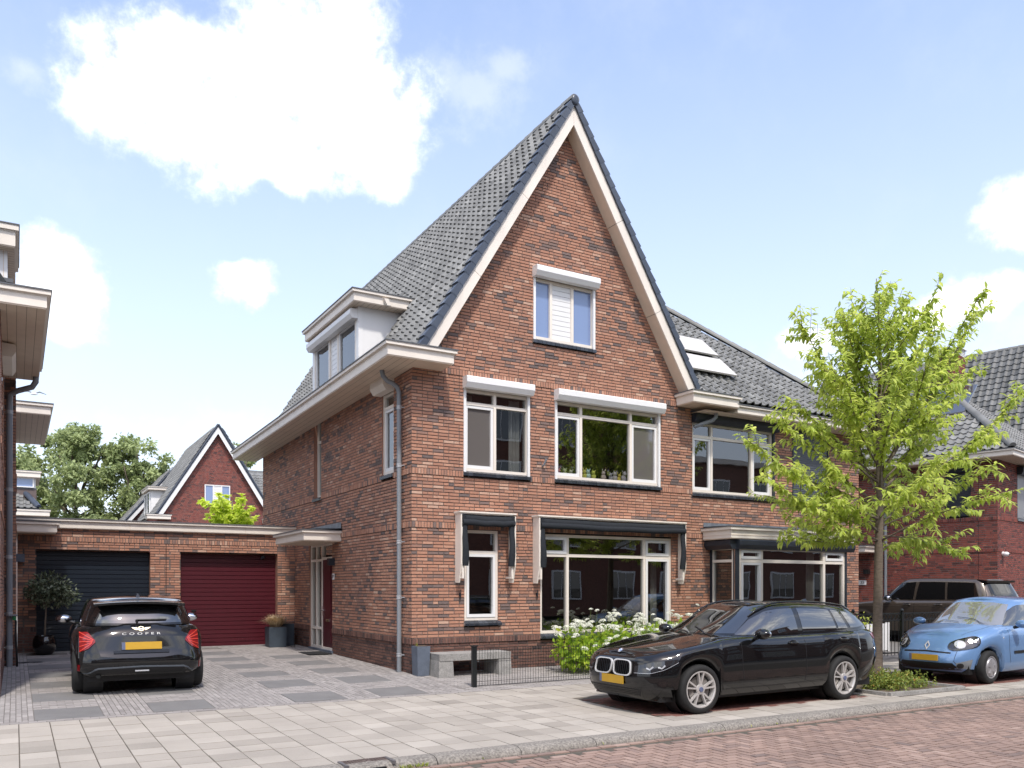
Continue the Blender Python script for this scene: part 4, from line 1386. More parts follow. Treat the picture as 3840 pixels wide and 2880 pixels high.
# local frame: x along its street front, y along its side (away from the street); root at the corner
RP = plane((0, 0, 0), (0, -1)); RP = (Vector((0, 12, 0)), Vector((0, -1, 0)), Vector((-1, 0, 0)))   # u = 12 - y
RF = plane((0, 0, 0), (1, 0))
rseg = [(-.1, .6, 'b', 0, 0), (.6, 2.73, 'b', 0, 0), (2.73, 2.845, 's', 0, .02), (2.845, 3.73, 'b', 0, 0), (3.73, 3.845, 's', 0, .02), (3.845, 5.72, 'b', 0, 0)]
def red_tone(x, y, z):
    if rnd.random() < .16: return rnd.uniform(.05, .3)
    return min(1, max(.3, rnd.gauss(.62, .13)))
rpu = lambda y: 12 - y
RH = [(rpu(1.55), rpu(.78), 3.84, 5.62)]
brick_wall(rh, RP, rseg, lambda a, b: [(5.0, 12)], RH, [BRICKR], mortar=MORTARL, tonef=red_tone)
RFH = [(1.85, 3.4, 3.84, 5.5)]
brick_wall(rh, RF, rseg, lambda a, b: [(0, 5)], RFH, [BRICKR], mortar=MORTARL, tonef=red_tone)
b = MB(); b.box(0.02, 8, 7.0, 12, 0, 5.7); b.build('rear_wall', BRICKR, rh)
def shut(pl, u0, u1, z0, z1, m, lab):
    s = MB(); s.pbox(pl, u0, u0 + .05, z0, z1, -.08, .0); s.pbox(pl, u1 - .05, u1, z0, z1, -.08, 0)
    so = s.build('roller_shutter', ANTHRA, rh, label=lab)
    n = int((z1 - z0) / .055)
    for i in range(n):
        q = MB(); z = z0 + i * .055
        q.hexa([pt(pl, u0 + .05, z, -.05), pt(pl, u1 - .05, z, -.05), pt(pl, u1 - .05, z, -.08), pt(pl, u0 + .05, z, -.08), pt(pl, u0 + .05, z + .05, -.03), pt(pl, u1 - .05, z + .05, -.03), pt(pl, u1 - .05, z + .05, -.08), pt(pl, u0 + .05, z + .05, -.08)])
        q.build('slat', m, so)
shut(RP, rpu(1.55), rpu(.78), 3.9, 5.3, mat('shutter_slat_dark', (.06, .065, .08), rough=.4, var=.05), 'dark slatted roller shutter')
shut(RF, 1.85, 3.4, 3.9, 5.4, mat('shutter_slat_pale', (.42, .43, .44), rough=.4, var=.05), 'pale slatted roller shutter')
sill(rh, RF, 1.8, 3.45, 3.89)
roller_box(rh, RF, 1.8, 3.45, 5.3, 5.55, out=.2, m=ANTHRA)
roller_box(rh, RP, rpu(1.6), rpu(.72), 5.3, 5.55, out=.16, m=ANTHRA)
b = MB(); b.tube([(-.1, 3.45, 5.65), (-.1, 3.45, 0)], .05, seg=12); b.build('drainpipe', PIPE, rh, smooth=40)
b = MB(); b.box(-.003, .0, .55, .56, 0, 5.7); b.build('expansion_joint', BLACKP, rh)
b = MB(); b.ball((.42, -.10, 2.66), (.09, .11, .075), seg=14, rings=8)
sc = b.build('security_camera', WHITE, rh, smooth=True)
b = MB(); b.ball((.43, -.17, 2.655), (.05, .05, .045), seg=12, rings=8); b.build('lens', SHINYBLK, sc, smooth=True)
b = MB(); b.lathe([(.07, 0), (.07, .03)], (.42, -.03, 2.68), axis='y', seg=14, cap0=True, cap1=True); b.build('mount', WHITE, sc)
pl33 = MB(); pl33.box(-.02, .0, 4.16, 4.44, 1.70, 1.86); pl33 = pl33.build('number_plate', WHITE, rh, label='white house number plate reading 33')
text(pl33, '33', .13, (-.024, 4.3, 1.78), (R(90), 0, R(-90)), BLACKP)
b = MB(); b.box(-.16, .0, 4.02, 4.2, 2.08, 2.24); b.build('wall_lamp', BLACKP, rh)
b = MB(); b.box(-.05, 0, 4.55, 4.7, 0, 2.4); b.build('door_edge', BLACKP, rh)
c = cornice(rh, -1.0, .05, 3.75, 5.2, 2.80, 3.04, name='canopy')
cornice(rh, -.62, 6.5, -.62, 8.5, 5.62, 5.84)
# roof planes: side slope facing the neighbour, hipped towards the street
KS = math.tan(R(42))
b = MB(); b.add([(-.6, -.6, 5.8), (7, -.6, 5.8), (3.6, 3.6, 5.8 + 4.2 * KS), (3.6, 8, 5.8 + 4.2 * KS), (-.6, 8.5, 5.8)], [(0, 1, 2), (0, 2, 3, 4)])
b.build('roof', TILE, rh)
rv = Vector((math.cos(R(42)), 0, math.sin(R(42))))
tile_roof(rh, (-.62, 0, 5.83), (0, 1, 0), rv, 20, lambda a, b: [(-.6 + (a + b) / 2 * math.cos(R(42)), 8.4)], w=.24, h=.27)
tile_roof(rh, (0, -.62, 5.83), (1, 0, 0), Vector((0, math.cos(R(42)), math.sin(R(42)))), 20, lambda a, b: [(-.6 + (a + b) / 2 * math.cos(R(42)), 6.5 - (a + b) / 2 * math.cos(R(42)))], w=.24, h=.27)
cap_tiles(rh, (-.6, -.6, 5.9), (3.6, 3.6, 5.9 + 4.2 * KS), r=.11, ln=.38)
for k in range(3):
    q = MB(); off = Vector((-math.sin(R(42)), 0, math.cos(R(42))))
    A = Vector((-.62, 1.35 + k * 1.02 , 5.83)) + rv * (2.35) + off * .10; B_ = A + Vector((0, 1.0, 0)); C = B_ + rv * 1.65; D = A + rv * 1.65
    q.hexa([tuple(p - off * .05) for p in (A, B_, C, D)] + [tuple(p) for p in (A, B_, C, D)])
    q.build('solar_panel', SOLD, rh)
# chimney
b = MB()
cx, cy, cz0, cz1 = 2.55, 2.05, 8.5, 9.78
CP1 = (Vector((cx, cy + .75, 0)), Vector((0, -1, 0)), Vector((-1, 0, 0))); CP2 = (Vector((cx, cy, 0)), Vector((1, 0, 0)), Vector((0, -1, 0)))
chm = MB(); chm.box(cx + .02, cx + .6, cy + .02, cy + .75, cz0, cz1 + .22); chm = chm.build('chimney', WHITE, rh)
for P_, l in ((CP1, .75), (CP2, .62)):
    brick_wall(rh, P_, [(cz0, cz1, 'b', 0, 0)], lambda a, b, l=l: [(0, l)], [], [BRICKR], mortar=MORTARL, tonef=red_tone, name='chimney_brick')
b = MB(); b.box(cx - .06, cx + .68, cy - .06, cy + .82, cz1 + .24, cz1 + .27); b.box(cx - .01, cx + .63, cy - .01, cy + .77, cz1, cz1 + .24); b.build('chimney_cowl', WHITE, chm)
b = MB()
for i in range(6):
    for j in range(4):
        b.box(cx - .013, cx - .010, cy + .06 + i * .115, cy + .12 + i * .115, cz1 + .03 + j * .052, cz1 + .055 + j * .052)
        if i < 5: b.box(cx + .06 + i * .115, cx + .12 + i * .115, cy - .013, cy - .010, cz1 + .03 + j * .052, cz1 + .055 + j * .052)
b.build('vent_slot', BLACKP, chm)

# its tall gabled wing, mostly beyond the frame
b = MB(); b.box(6.75, 13.4, .02, 10.8, 0, 6.0); b.build('wing_wall', BRICKR, rh)
TK = math.atan(1.626)
b = MB(); b.add([(6.5, -.3, 5.9), (6.5, 11, 5.9), (9.98, 11, 11.45), (9.98, -.3, 11.45), (13.5, -.3, 5.9), (13.5, 11, 5.9)], [(0, 1, 2, 3), (3, 2, 5, 4)]); b.build('wing_roof', TILE, rh)
tile_roof(rh, (6.48, -.3, 5.93), (0, 1, 0), (math.cos(TK), 0, math.sin(TK)), 22, lambda a, b: [(0, 11.2)], w=.27, h=.295, m=TILED)
cap_tiles(rh, (9.98, -.3, 11.5), (9.98, 11, 11.5), r=.11, ln=.38)

# ------------------------------------------------------------------ houses behind
def gable_house(name, label, cx, y0, apex, half, eave, m, dormer=True, rot=0., ln=9.5, win=True, group=None):
    h = thing(name, label, 'house', (cx, y0, 0), rot, group, world=False)
    sl = (apex - eave) / half
    b = MB(); b.add([(-half, .03, 0), (half, .03, 0), (half, .03, eave), (0, .03, apex - .2), (-half, .03, eave)], [(0, 1, 2, 3, 4)])
    b.quad((-half, ln, 0), (-half, 0, 0), (-half, 0, eave), (-half, ln, eave)); b.quad((half, 0, 0), (half, ln, 0), (half, ln, eave), (half, 0, eave))
    b.build('wall', m, h)
    a = math.atan(sl); L = half / math.cos(a)
    brick_wall(h, (Vector((0, 0, 0)), Vector((1, 0, 0)), Vector((0, -1, 0))), [(3.2, apex - .35, 'b', 0, 0)], lambda p, q: [(-half, half)] if q < eave else [(-(apex - .2 - q) / sl, (apex - .2 - q) / sl)], [], [BRICKR], mortar=MORTARL, tonef=red_tone)
    b = MB()
    for s in (-1, 1):
        b.hexa([(s * (half + .05), -.3, eave - .05), (s * (half + .05), ln, eave - .05), (0, ln, apex), (0, -.3, apex), (s * (half + .05), -.3, eave + .02), (s * (half + .05), ln, eave + .02), (0, ln, apex + .06), (0, -.3, apex + .06)])
    b.build('roof', TILE, h)
    tile_roof(h, (-half - .1, -.32, eave + .04), (0, 1, 0), (math.cos(a), 0, math.sin(a)), int(L / .3) , lambda p, q: [(0, ln)], w=.27, h=.3)
    tile_roof(h, (half + .1, -.32, eave + .04), (0, 1, 0), (-math.cos(a), 0, math.sin(a)), int(L / .3), lambda p, q: [(0, ln)], w=.27, h=.3)
    for s in (-1, 1):
        n = Vector((s * math.sin(a) * -1, 0, -math.cos(a))) * .24
        lo, hi = Vector((s * half, -.30, eave)), Vector((0, -.30, apex - .05))
        q = MB(); q.prism([lo, hi, hi + Vector((0, 0, -.24 / math.cos(a))), lo + n], (0, .03, 0)); q.build('rake_board', WHITE, h)
        q = MB(); q.tube([lo + Vector((s * .06, .0, .05)), hi + Vector((0, 0, .10))], .08, seg=6); q.build('verge', TILEB, h)
    for s in (-1, 1):
        cornice(h, min(s * (half - .7), s * (half + .6)), max(s * (half - .7), s * (half + .6)), -.5, .3, eave - .3, eave)
    if win:
        wp = (Vector((0, 0, 0)), Vector((1, 0, 0)), Vector((0, -1, 0)))
        z = eave + .7
        window(h, wp, -.75, .75, z, z + 1.25, [(-.75, -.25, [(z, z + 1.25, 'b')]), (-.25, .25, [(z, z + 1.25, 'p')]), (.25, .75, [(z, z + 1.25, 'b')])], room=False, frame=WHITE, n=.1)
        window(h, wp, -1.6, 1.6, 3.8, 5.3, [(-1.6, 0, [(3.8, 5.3, 'f')]), (0, 1.6, [(3.8, 5.3, 'f')])], room=False, frame=WHITE, n=.1)
    if dormer:
        d = MB(); d.box(-half + .05, -half + 1.4, 3.0, 5.6, eave, eave + 1.75); d = d.build('dormer', WHITE, h)
        cornice(d, -half - .15, -half + 1.5, 2.7, 5.9, eave + 1.75, eave + 2.0)
        wp = (Vector((-half + .05, 5.6, 0)), Vector((0, -1, 0)), Vector((-1, 0, 0)))
        window(d, wp, .1, 2.5, eave + .3, eave + 1.65, [(.1, 1.2, [(eave + .3, eave + 1.65, 'f')]), (1.2, 2.5, [(eave + .3, eave + 1.65, 'f')])], room=False, frame=WHITE, n=.1)
    return h
bh = gable_house('gabled_house', 'red brick house with a steep gable and white rake boards behind the garages', 4.35, 39.4, 11.55, 3.44, 5.95, mat('far_red_brick', (.20, .052, .042), rough=.9, var=.16, scale=5, fine=.18, fscale=9, streak=5))
gable_house('gabled_house', 'slice of another gabled house just beyond the steep red gable', 3.5, 50, 10.2, 3.44, 5.95, mat('far_brick_two', (.22, .08, .055), rough=.9, var=.16, scale=5), dormer=False, win=False)
b = MB(); b.add([(3.4, 4, 5.9), (11, 4, 5.9), (9, 9, 10.2), (1, 9, 10.2)], [(0, 1, 2, 3)]); b.build('wing_roof', TILE, bh)
tile_roof(bh, (0, 4, 5.95), (1, 0, 0), Vector((0, 5, 4.3)).normalized(), 18, lambda a, b: [(3.6, 10)], w=.3, h=.34)
# low house with a brick dormer, far end of the driveway
sh_ = thing('brick_house', 'small hipped house with a brick dormer seen over the navy garage', 'house', (-9, 36, 0))
b = MB(); b.box(-20, -5.6, 36.6, 46, 0, 5.5); b.build('wall', BRICK, sh_)
cornice(sh_, -20, -4.80, 35.8, 46, 5.33, 5.68)
b = MB(); b.add([(-5.2, 36.0, 5.68), (-20, 36.0, 5.68), (-20, 42, 10), (-8.2, 42, 9.6)], [(0, 1, 2, 3)]); b.build('roof', TILE, sh_)
tile_roof(sh_, (0, 35.95, 5.72), (1, 0, 0), Vector((0, 5.7, 4.15)).normalized(), 16, lambda a, b: [(-9, -5.3 - (a + b) / 2 * .5)], w=.3, h=.34)
cap_tiles(sh_, (-5.3, 36.0, 5.8), (-7.2, 39.6, 8.4), r=.14, ln=.4, m=TILEB)
b = MB(); b.box(-9, -5.38, 37.0, 41, 5.6, 6.85); d_ = b.build('brick_dormer', BRICK, sh_)
b = MB(); b.box(-9, -5.42, 37.02, 41, 6.85, 7.5); b.build('dormer_top', WHITE, d_)
b = MB(); b.box(-9, -5.36, 36.98, 41, 6.82, 6.90); b.build('ledge', ZINC, d_)
cornice(d_, -9, -5.20, 36.7, 41, 7.42, 7.78)
wp = plane((0, 37.0, 0), (1, 0))
window(d_, wp, -7.6, -5.5, 6.9, 7.42, [(-7.6, -5.5, [(6.9, 7.42, 'b')])], room=False, frame=WHITE, n=.1)

# houses across the street (behind the camera; they show in the window panes)
op = thing('terraced_house', 'brick terrace across the street mirrored in the upstairs windows', 'house', (15, -26, 0))
OM = mat('terrace_brick', (.17, .075, .055), rough=.9, var=.2, scale=4, fine=.2, fscale=8, streak=5)
b = MB(); b.box(-2, 27, -34, -25.5, 0, 12.2); b.box(27, 60, -34, -25.5, 0, 9.6); b.box(-30, -2, -34, -25.5, 0, 9.0); b.build('wall', OM, op)
b = MB(); b.box(-2.3, 27.3, -34, -25.2, 12.2, 12.6); b.box(27.4, 60, -34, -25.2, 9.6, 9.9); b.box(-30, -2.4, -34, -25.2, 9.0, 9.4); b.build('roof_edge', CREAM, op)
opw = MB(); opg = MB()
for x in range(-28, 58, 4):
    for z in (1.0, 4.0, 7.0, 9.8):
        if z > 8 and not (-2 < x < 25): continue
        opw.box(x - .1, x + 1.9, -25.5, -25.42, z - .1, z + 1.6); opg.box(x, x + .55, -25.42, -25.40, z, z + 1.5); opg.box(x + .62, x + 1.18, -25.42, -25.40, z, z + 1.5); opg.box(x + 1.25, x + 1.8, -25.42, -25.40, z, z + 1.5)
opw.build('window_frame', WHITE, op); opg.build('pane', CARGLASS, op)
# ------------------------------------------------------------------ vegetation
LEAFY = leaf_mat('young_leaf', [(0, (.25, .33, .07)), (.45, (.41, .50, .105)), (.8, (.52, .60, .13)), (1, (.62, .65, .20))], trans=.5)
LEAFHAZE = leaf_mat('hazy_leaf', [(0, (.18, .23, .10)), (.5, (.31, .37, .165)), (1, (.43, .49, .23))], trans=.3)  # far trees: distance haze is mixed into the leaf colours
LEAFL = leaf_mat('lime_leaf', [(0, (.42, .52, .08)), (.5, (.60, .70, .12)), (1, (.72, .78, .20))], trans=.5)
LEAFB = leaf_mat('bay_leaf', [(0, (.045, .060, .032)), (.5, (.11, .14, .08)), (1, (.28, .30, .21))], trans=.12, rough=.35)
LEAFG = leaf_mat('cover_leaf', [(0, (.08, .12, .03)), (.5, (.19, .25, .05)), (.85, (.32, .32, .07)), (1, (.38, .22, .06))], trans=.3)
LEAFH = leaf_mat('hydrangea_leaf', [(0, (.12, .22, .025)), (.5, (.26, .40, .035)), (1, (.46, .54, .06))], trans=.45)
PETAL = leaf_mat('hydrangea_petal', [(0, (.60, .62, .44)), (.4, (.76, .77, .66)), (1, (.85, .85, .80))], trans=.25)


def leaf(mb, p, d, up, ln, wd, tone, fold=.25, curl=.3, seg=2):
    """pointed leaf: base p, direction d, folded along the rib, tip drooping"""
    d = d.normalized()
    s = d.cross(up)
    if s.length < 1e-4: s = d.cross(Vector((1, 0, 0)))
    s.normalize(); n = s.cross(d)
    b = len(mb.v)
    a1 = p + d * ln * .36 - n * curl * ln * .03; a2 = p + d * ln * .72 - n * curl * ln * .16; t = p + d * ln - n * curl * ln * .38
    q = n * fold * wd * .5
    mb.v.extend([tuple(p), tuple(a1 + s * wd * .5 + q), tuple(a1), tuple(a1 - s * wd * .5 + q), tuple(a2 + s * wd * .33 + q * .6), tuple(a2), tuple(a2 - s * wd * .33 + q * .6), tuple(t)])
    for f in ((0, 2, 1), (0, 3, 2), (1, 2, 5, 4), (2, 3, 6, 5), (4, 5, 7), (5, 6, 7)):
        mb.f.append(tuple(b + i for i in f)); mb.m.append(0); mb.t.append(tone)


def rv3(s=1.0):
    while True:
        v = Vector((rnd.uniform(-1, 1), rnd.uniform(-1, 1), rnd.uniform(-1, 1)))
        if .05 < v.length < 1: return v.normalized() * s


def branch_path(p, d, ln, steps=6, wob=.12, up=.0):
    pts = [Vector(p)]
    d = Vector(d).normalized()
    for i in range(steps):
        d = (d + rv3(wob) + Vector((0, 0, up))).normalized()
        pts.append(pts[-1] + d * (ln / steps))
    return pts


def street_tree():
    base = Vector((7.82, -4.12, -.10))
    t = thing('street_tree', 'young street tree with a slim trunk and drooping bright green leaves', 'tree', tuple(base))
    wood = MB(); lv = MB(); leaves = []
    H = 7.6
    trunk = [base + Vector((.0, 0, -.1)), base + Vector((.0, 0, .12)), base + Vector((.02, 0, 1.2)), base + Vector((.05, 0, 2.4)), base + Vector((.09, 0, 3.4)), base + Vector((.06, .02, 4.6)), base + Vector((.10, 0, 5.8)), base + Vector((.06, 0, 6.8)), base + Vector((-.02, 0, H))]
    wood.tube(trunk, [.15, .105, .086, .078, .066, .05, .036, .022, .008], seg=14)
    def trunk_at(z):
        for a, b in zip(trunk, trunk[1:]):
            if b.z >= z: return a.lerp(b, (z - a.z) / max(1e-6, b.z - a.z))
        return trunk[-1]
    # (height on trunk, azimuth deg, length, rise) ; azimuth 0=+X, 90=+Y
    spec = []
    for i in range(40):
        f = (i + .5) / 40
        z = 2.40 + 4.4 * f ** 1.15
        az = i * 137.5 + rnd.uniform(-18, 18)
        prof = interp([(0, 1.9), (.12, 2.7), (.3, 3.1), (.55, 2.5), (.8, 1.6), (1, .8)], f) * rnd.uniform(.72, 1.08)
        rise = interp([(0, .12), (.25, .5), (.5, 1.05), (1, 1.9)], f) + rnd.uniform(-.05, .35)
        spec.append((z, az, prof, rise))
    spec += [(3.0, 178, 3.7, .16), (2.8, 186, 3.2, .08), (3.3, 172, 3.2, .28), (3.7, 180, 2.8, .4), (2.6, 170, 2.2, .0), (2.6, 195, 2.0, .05), (3.2, -6, 4.2, .34), (3.5, 8, 4.2, .52), (3.9, -4, 4.6, .80), (4.0, 12, 3.2, 1.15), (2.7, -12, 2.4, .05), (4.6, 170, 2.9, .95), (4.9, 176, 2.2, 1.3), (5.2, 5, 2.2, 1.5), (4.1, -6, 3.9, 1.35), (4.4, 12, 2.9, 1.7), (4.5, 178, 2.6, 1.5), (4.0, 182, 3.0, .85), (2.9, 20, 3.0, .2)]
    for z, az, ln, rise in spec:
        p = trunk_at(base.z + z)
        d = Vector((math.cos(R(az)), math.sin(R(az)), rise)).normalized()
        pts = branch_path(p, d, ln, 8, .10, .015 if rise > .3 else .03)
        r0 = .008 + .0055 * ln
        wood.tube(pts, [lerp(r0, .004, (i / 8) ** .8) for i in range(9)], seg=6)
        subs = [(pts, .22)]
        for k in range(int(ln * 4.4)):
            f = rnd.uniform(.22, .97)
            i = min(7, int(f * 8)); q = pts[i].lerp(pts[i + 1], f * 8 - i)
            dd = (pts[i + 1] - pts[i]).normalized()
            side = dd.cross(Vector((0, 0, 1))).normalized() * rnd.choice((-1, 1))
            sd = (dd * rnd.uniform(.5, 1) + side * rnd.uniform(.4, .9) + Vector((0, 0, rnd.uniform(-.7, .9)))).normalized()
            sp = branch_path(q, sd, rnd.uniform(.35, .8) * (1.15 - f * .45), 4, .15, -.02)
            wood.tube(sp, [.007, .006, .005, .004, .003], seg=4)
            subs.append((sp, .0))
        for path, f0 in subs:
            L = sum((b - a).length for a, b in zip(path, path[1:]))
            n = int(L / .0245)
            for j in range(n):
                f = f0 + (1 - f0) * (j + rnd.random()) / n
                i = min(len(path) - 2, int(f * (len(path) - 1))); q = path[i].lerp(path[i + 1], f * (len(path) - 1) - i)
                dd = (path[i + 1] - path[i]).normalized()
                side = dd.cross(Vector((0, 0, 1)))
                if side.length < .01: side = Vector((1, 0, 0))
                side = side.normalized() * (1 if j % 2 else -1)
                ld = dd * rnd.uniform(.3, .8) + side * rnd.uniform(.5, 1) + Vector((0, 0, rnd.uniform(-1.1, -.05))) + rv3(.6)
                leaves.append((q + rv3(.015), ld, rnd.uniform(.12, .19), rnd.uniform(.05, .075), min(1, max(0, rnd.gauss(.5, .22))), rnd.uniform(.2, .7)))
    wood.build('trunk', BARK, t, smooth=True)
    # nearest leaves as single objects, the rest of the crown as one part
    leaves.sort(key=lambda q: (q[0] - CAM).length)
    q = MB(); leaf(q, Vector((0, 0, 0)), Vector((1, 0, 0)), Vector((0, 0, 1)), 1.0, .41, 0, curl=.5)
    lme = q.mesh('leaf', LEAFY)
    for k, (p, d, ln, wd, tn, cu) in enumerate(leaves):
        if k < 290:
            d = d.normalized(); sd = d.cross(Vector((0, 0, 1))).normalized(); nn = sd.cross(d)
            m = Matrix((d, -sd, nn)).transposed()
            o = put('leaf', lme, t, loc=p, rot=m.to_euler()); o.scale = (ln, ln, ln); o['tone'] = tn
        else:
            leaf(lv, p, d, Vector((0, 0, 1)), ln, wd, tn, curl=cu)
    cr = lv.build('crown', LEAFY, t); cr['kind'] = 'stuff'
street_tree()


def leaf_cloud(mb, c, r, n, ln, wd, tone0=.5, shell=.55, flat=1.0, droop=.3, noise_s=1.2, cut_=-.2):
    c = Vector(c); k = 0; tries = 0
    while k < n and tries < n * 8:
        tries += 1
        v = rv3(1) * rnd.uniform(shell, 1.0)
        p = Vector((v.x * r[0], v.y * r[1], v.z * r[2])) + c
        if mnoise.noise(p * (noise_s)) < cut_: continue
        k += 1
        d = (v + rv3(.9) + Vector((0, 0, -droop))).normalized()
        leaf(mb, p, d, rv3(1) + Vector((0, 0, 1)), ln * rnd.uniform(.7, 1.2), wd * rnd.uniform(.7, 1.2), min(1, max(0, rnd.gauss(tone0, .24))), curl=rnd.uniform(.1, .6))


def big_tree(name, label, base, H, spread, lm, n, ln, group=None, cat='tree', trunk_r=.35, lobes=16, low=.30):
    b = Vector(base)
    t = thing(name, label, cat, tuple(b), group=group)
    w = MB(); lv = MB()
    fork = b + Vector((0, 0, H * .30))
    w.tube([b, b + Vector((.1, 0, H * .15)), fork, b + Vector((.1, 0, H * .75))], [trunk_r, trunk_r * .8, trunk_r * .65, .05], seg=10)
    for i in range(lobes):
        f = (i + .5) / lobes
        z = H * (low + (.93 - low) * f); a = i * 2.4 + rnd.uniform(-.4, .4)
        rr = spread * math.sin(math.pi * min(1, .22 + .70 * f)) * rnd.uniform(.45, .95)
        c = b + Vector((math.cos(a) * rr, math.sin(a) * rr, z))
        w.tube(branch_path(fork + Vector((0, 0, H * .3 * f)), c - fork - Vector((0, 0, H * .3 * f)), (c - fork - Vector((0, 0, H * .3 * f))).length, 5, .12), [trunk_r * .35, trunk_r * .28, trunk_r * .2, .1, .06, .03], seg=6)
        s = spread * rnd.uniform(.30, .46)
        for m in range(5):
            cc = c + Vector((rnd.uniform(-1, 1) * s * .8, rnd.uniform(-1, 1) * s * .8, rnd.uniform(-1, 1) * s * .6))
            q = s * rnd.uniform(.35, .65)
            leaf_cloud(lv, cc, (q, q, q * .75), int(n * 1.7) // lobes // 5, ln * .75, ln * .45, tone0=rnd.uniform(.35, .6), shell=.3, noise_s=1.0, cut_=-.12)
    w.build('trunk', BARK, t, smooth=True)
    c = lv.build('crown', lm, t); c['kind'] = 'stuff'
    return t
G = 'tall trees beyond the gardens'
big_tree('broadleaf_tree', 'tallest airy green tree beyond the gardens, with a pale forked trunk', (-2.3, 60, 0), 15.2, 4.6, LEAFHAZE, 11000, .42, G)
big_tree('broadleaf_tree', 'round topped green tree beyond the gardens, nearest the steep red gable', (2.0, 58.5, 0), 13.9, 3.4, LEAFHAZE, 9000, .42, G)
big_tree('broadleaf_tree', 'green tree mostly hidden behind the cream eave, leftmost of the tall trees', (-6.2, 60, 0), 13.0, 4.0, LEAFHAZE, 7000, .42, G)
big_tree('broadleaf_tree', 'low bushy tree under the tall trees, just left of the steep red gable', (2.4, 54, 0), 7.2, 3.0, LEAFHAZE, 6000, .36, G, low=.12)
big_tree('broadleaf_tree', 'treetop peeping over the right slope of the steep red gable', (9.2, 56, 0), 13.4, 2.4, LEAFHAZE, 3500, .42, G)
big_tree('broadleaf_tree', 'dense low green tree over the navy garage, right above its roof edge', (-2.2, 54, 0), 6.6, 3.6, LEAFHAZE, 5500, .36, G, low=.12)

# lime green plane tree in the garden behind the garages
pt_ = thing('plane_tree', 'young tree with big lime green leaves behind the wine red garage', 'tree', (-.35, 13.4, 0))
w = MB(); lv = MB(); b0 = Vector((-.35, 13.4, 0))
w.tube([b0, b0 + Vector((0, 0, 2.5)), b0 + Vector((0, 0, 4.4))], [.08, .06, .02], seg=8)
for i in range(48):
    a = rnd.uniform(0, 6.28); z = rnd.uniform(2.5, 3.9); ln = rnd.uniform(.6, 1.3)
    pts = branch_path(b0 + Vector((0, 0, z)), Vector((math.cos(a), math.sin(a) * .8, rnd.uniform(.5, 1.4))), ln, 5, .12)
    w.tube(pts, [.018, .014, .01, .008, .006, .004], seg=5)
    for j in range(26):
        f = rnd.uniform(.2, 1); k = min(4, int(f * 5)); q = pts[k].lerp(pts[k + 1], f * 5 - k)
        d = rv3(1) + Vector((0, 0, -.2))
        for da in (-.7, 0, .7):
            dd = Matrix.Rotation(da, 3, 'Z') @ d
            leaf(lv, q, dd, Vector((0, 0, 1)) + rv3(.5), rnd.uniform(.15, .22), .11, min(1, max(0, rnd.gauss(.5, .22))), curl=.4)
w.build('trunk', BARK, pt_, smooth=True)
c = lv.build('crown', LEAFL, pt_); c['kind'] = 'stuff'

# bay tree in its pot
pot = thing('plant_pot', 'glossy black round pot holding the standard bay tree', 'plant pot', (-5.78, 7.05, .12))
b = MB(); b.lathe([(.0, .0), (.15, .0), (.22, .10), (.245, .22), (.235, .33), (.205, .40), (.215, .42), (.19, .42), (.18, .38), (0, .38)], (-5.78, 7.05, .115), seg=28); b.build('vessel', SHINYBLK, pot, smooth=45)
b = MB(); b.lathe([(.0, .005), (.182, .0)], (-5.78, 7.05, .50), seg=20); b.build('soil', SOIL, pot)
bt = thing('bay_tree', 'clipped bay tree with a round grey green head on a bare stem', 'tree', (-5.78, 7.05, .5))
b = MB(); b.tube([(-5.78, 7.05, .45), (-5.77, 7.05, .8), (-5.75, 7.04, 1.2), (-5.72, 7.04, 1.5)], [.022, .02, .018, .01], seg=8)
for i in range(14):
    a = rnd.uniform(0, 6.28)
    b.tube(branch_path((-5.74, 7.04, 1.2), (math.cos(a), math.sin(a), .8), .42, 3, .1), .006, seg=4)
b.build('trunk', BARK, bt, smooth=True)
lv = MB()
leaf_cloud(lv, (-5.70, 7.04, 1.56), (.46, .44, .40), 1100, .085, .040, tone0=.5, shell=.35, cut_=-.6, droop=.1)
leaf_cloud(lv, (-5.44, 7.04, 1.43), (.38, .34, .28), 460, .085, .040, tone0=.5, shell=.35, cut_=-.6, droop=.1)
leaf_cloud(lv, (-5.93, 7.04, 1.50), (.28, .28, .27), 340, .085, .040, tone0=.5, shell=.35, cut_=-.6, droop=.1)
c = lv.build('crown', LEAFB, bt); c['kind'] = 'stuff'

# planters by the red garage
def planter(lab, x, y, w, h, group):
    t = thing('planter', lab, 'planter', (x, y, .11), group=group)
    b = MB(); i = .03; a = w / 2; z0 = gz(x, y) + .004
    b.hexa([(x - a * .95, y - a * .95, z0), (x + a * .95, y - a * .95, z0), (x + a * .95, y + a * .95, z0), (x - a * .95, y + a * .95, z0), (x - a, y - a, z0 + h), (x + a, y - a, z0 + h), (x + a, y + a, z0 + h), (x - a, y + a, z0 + h)])
    b.build('box', mat('slate_planter', (.045, .06, .078), rough=.55, var=.15, scale=6), t)
    b = MB(); b.box(x - a + i, x + a - i, y - a + i, y + a - i, z0 + h, z0 + h + .006); b.build('soil', SOIL, t)
    return z0 + h
zp = planter('slate blue square planter with straw coloured grass, in front of its twin', -.68, 6.92, .44, .50, 'square planters by the red garage door')
planter('empty slate blue square planter against the garage wall', -.40, 7.28, .46, .56, 'square planters by the red garage door')
gt = thing('ornamental_grass', 'tuft of dry straw coloured grass spilling from the planter', 'grass', (-.68, 6.92, zp))
DRY = mat('dry_grass', 0, rough=.9, var=.2, scale=8, ramp=[(0, (.30, .21, .11)), (.6, (.55, .42, .26)), (1, (.70, .58, .40))])
b = MB()
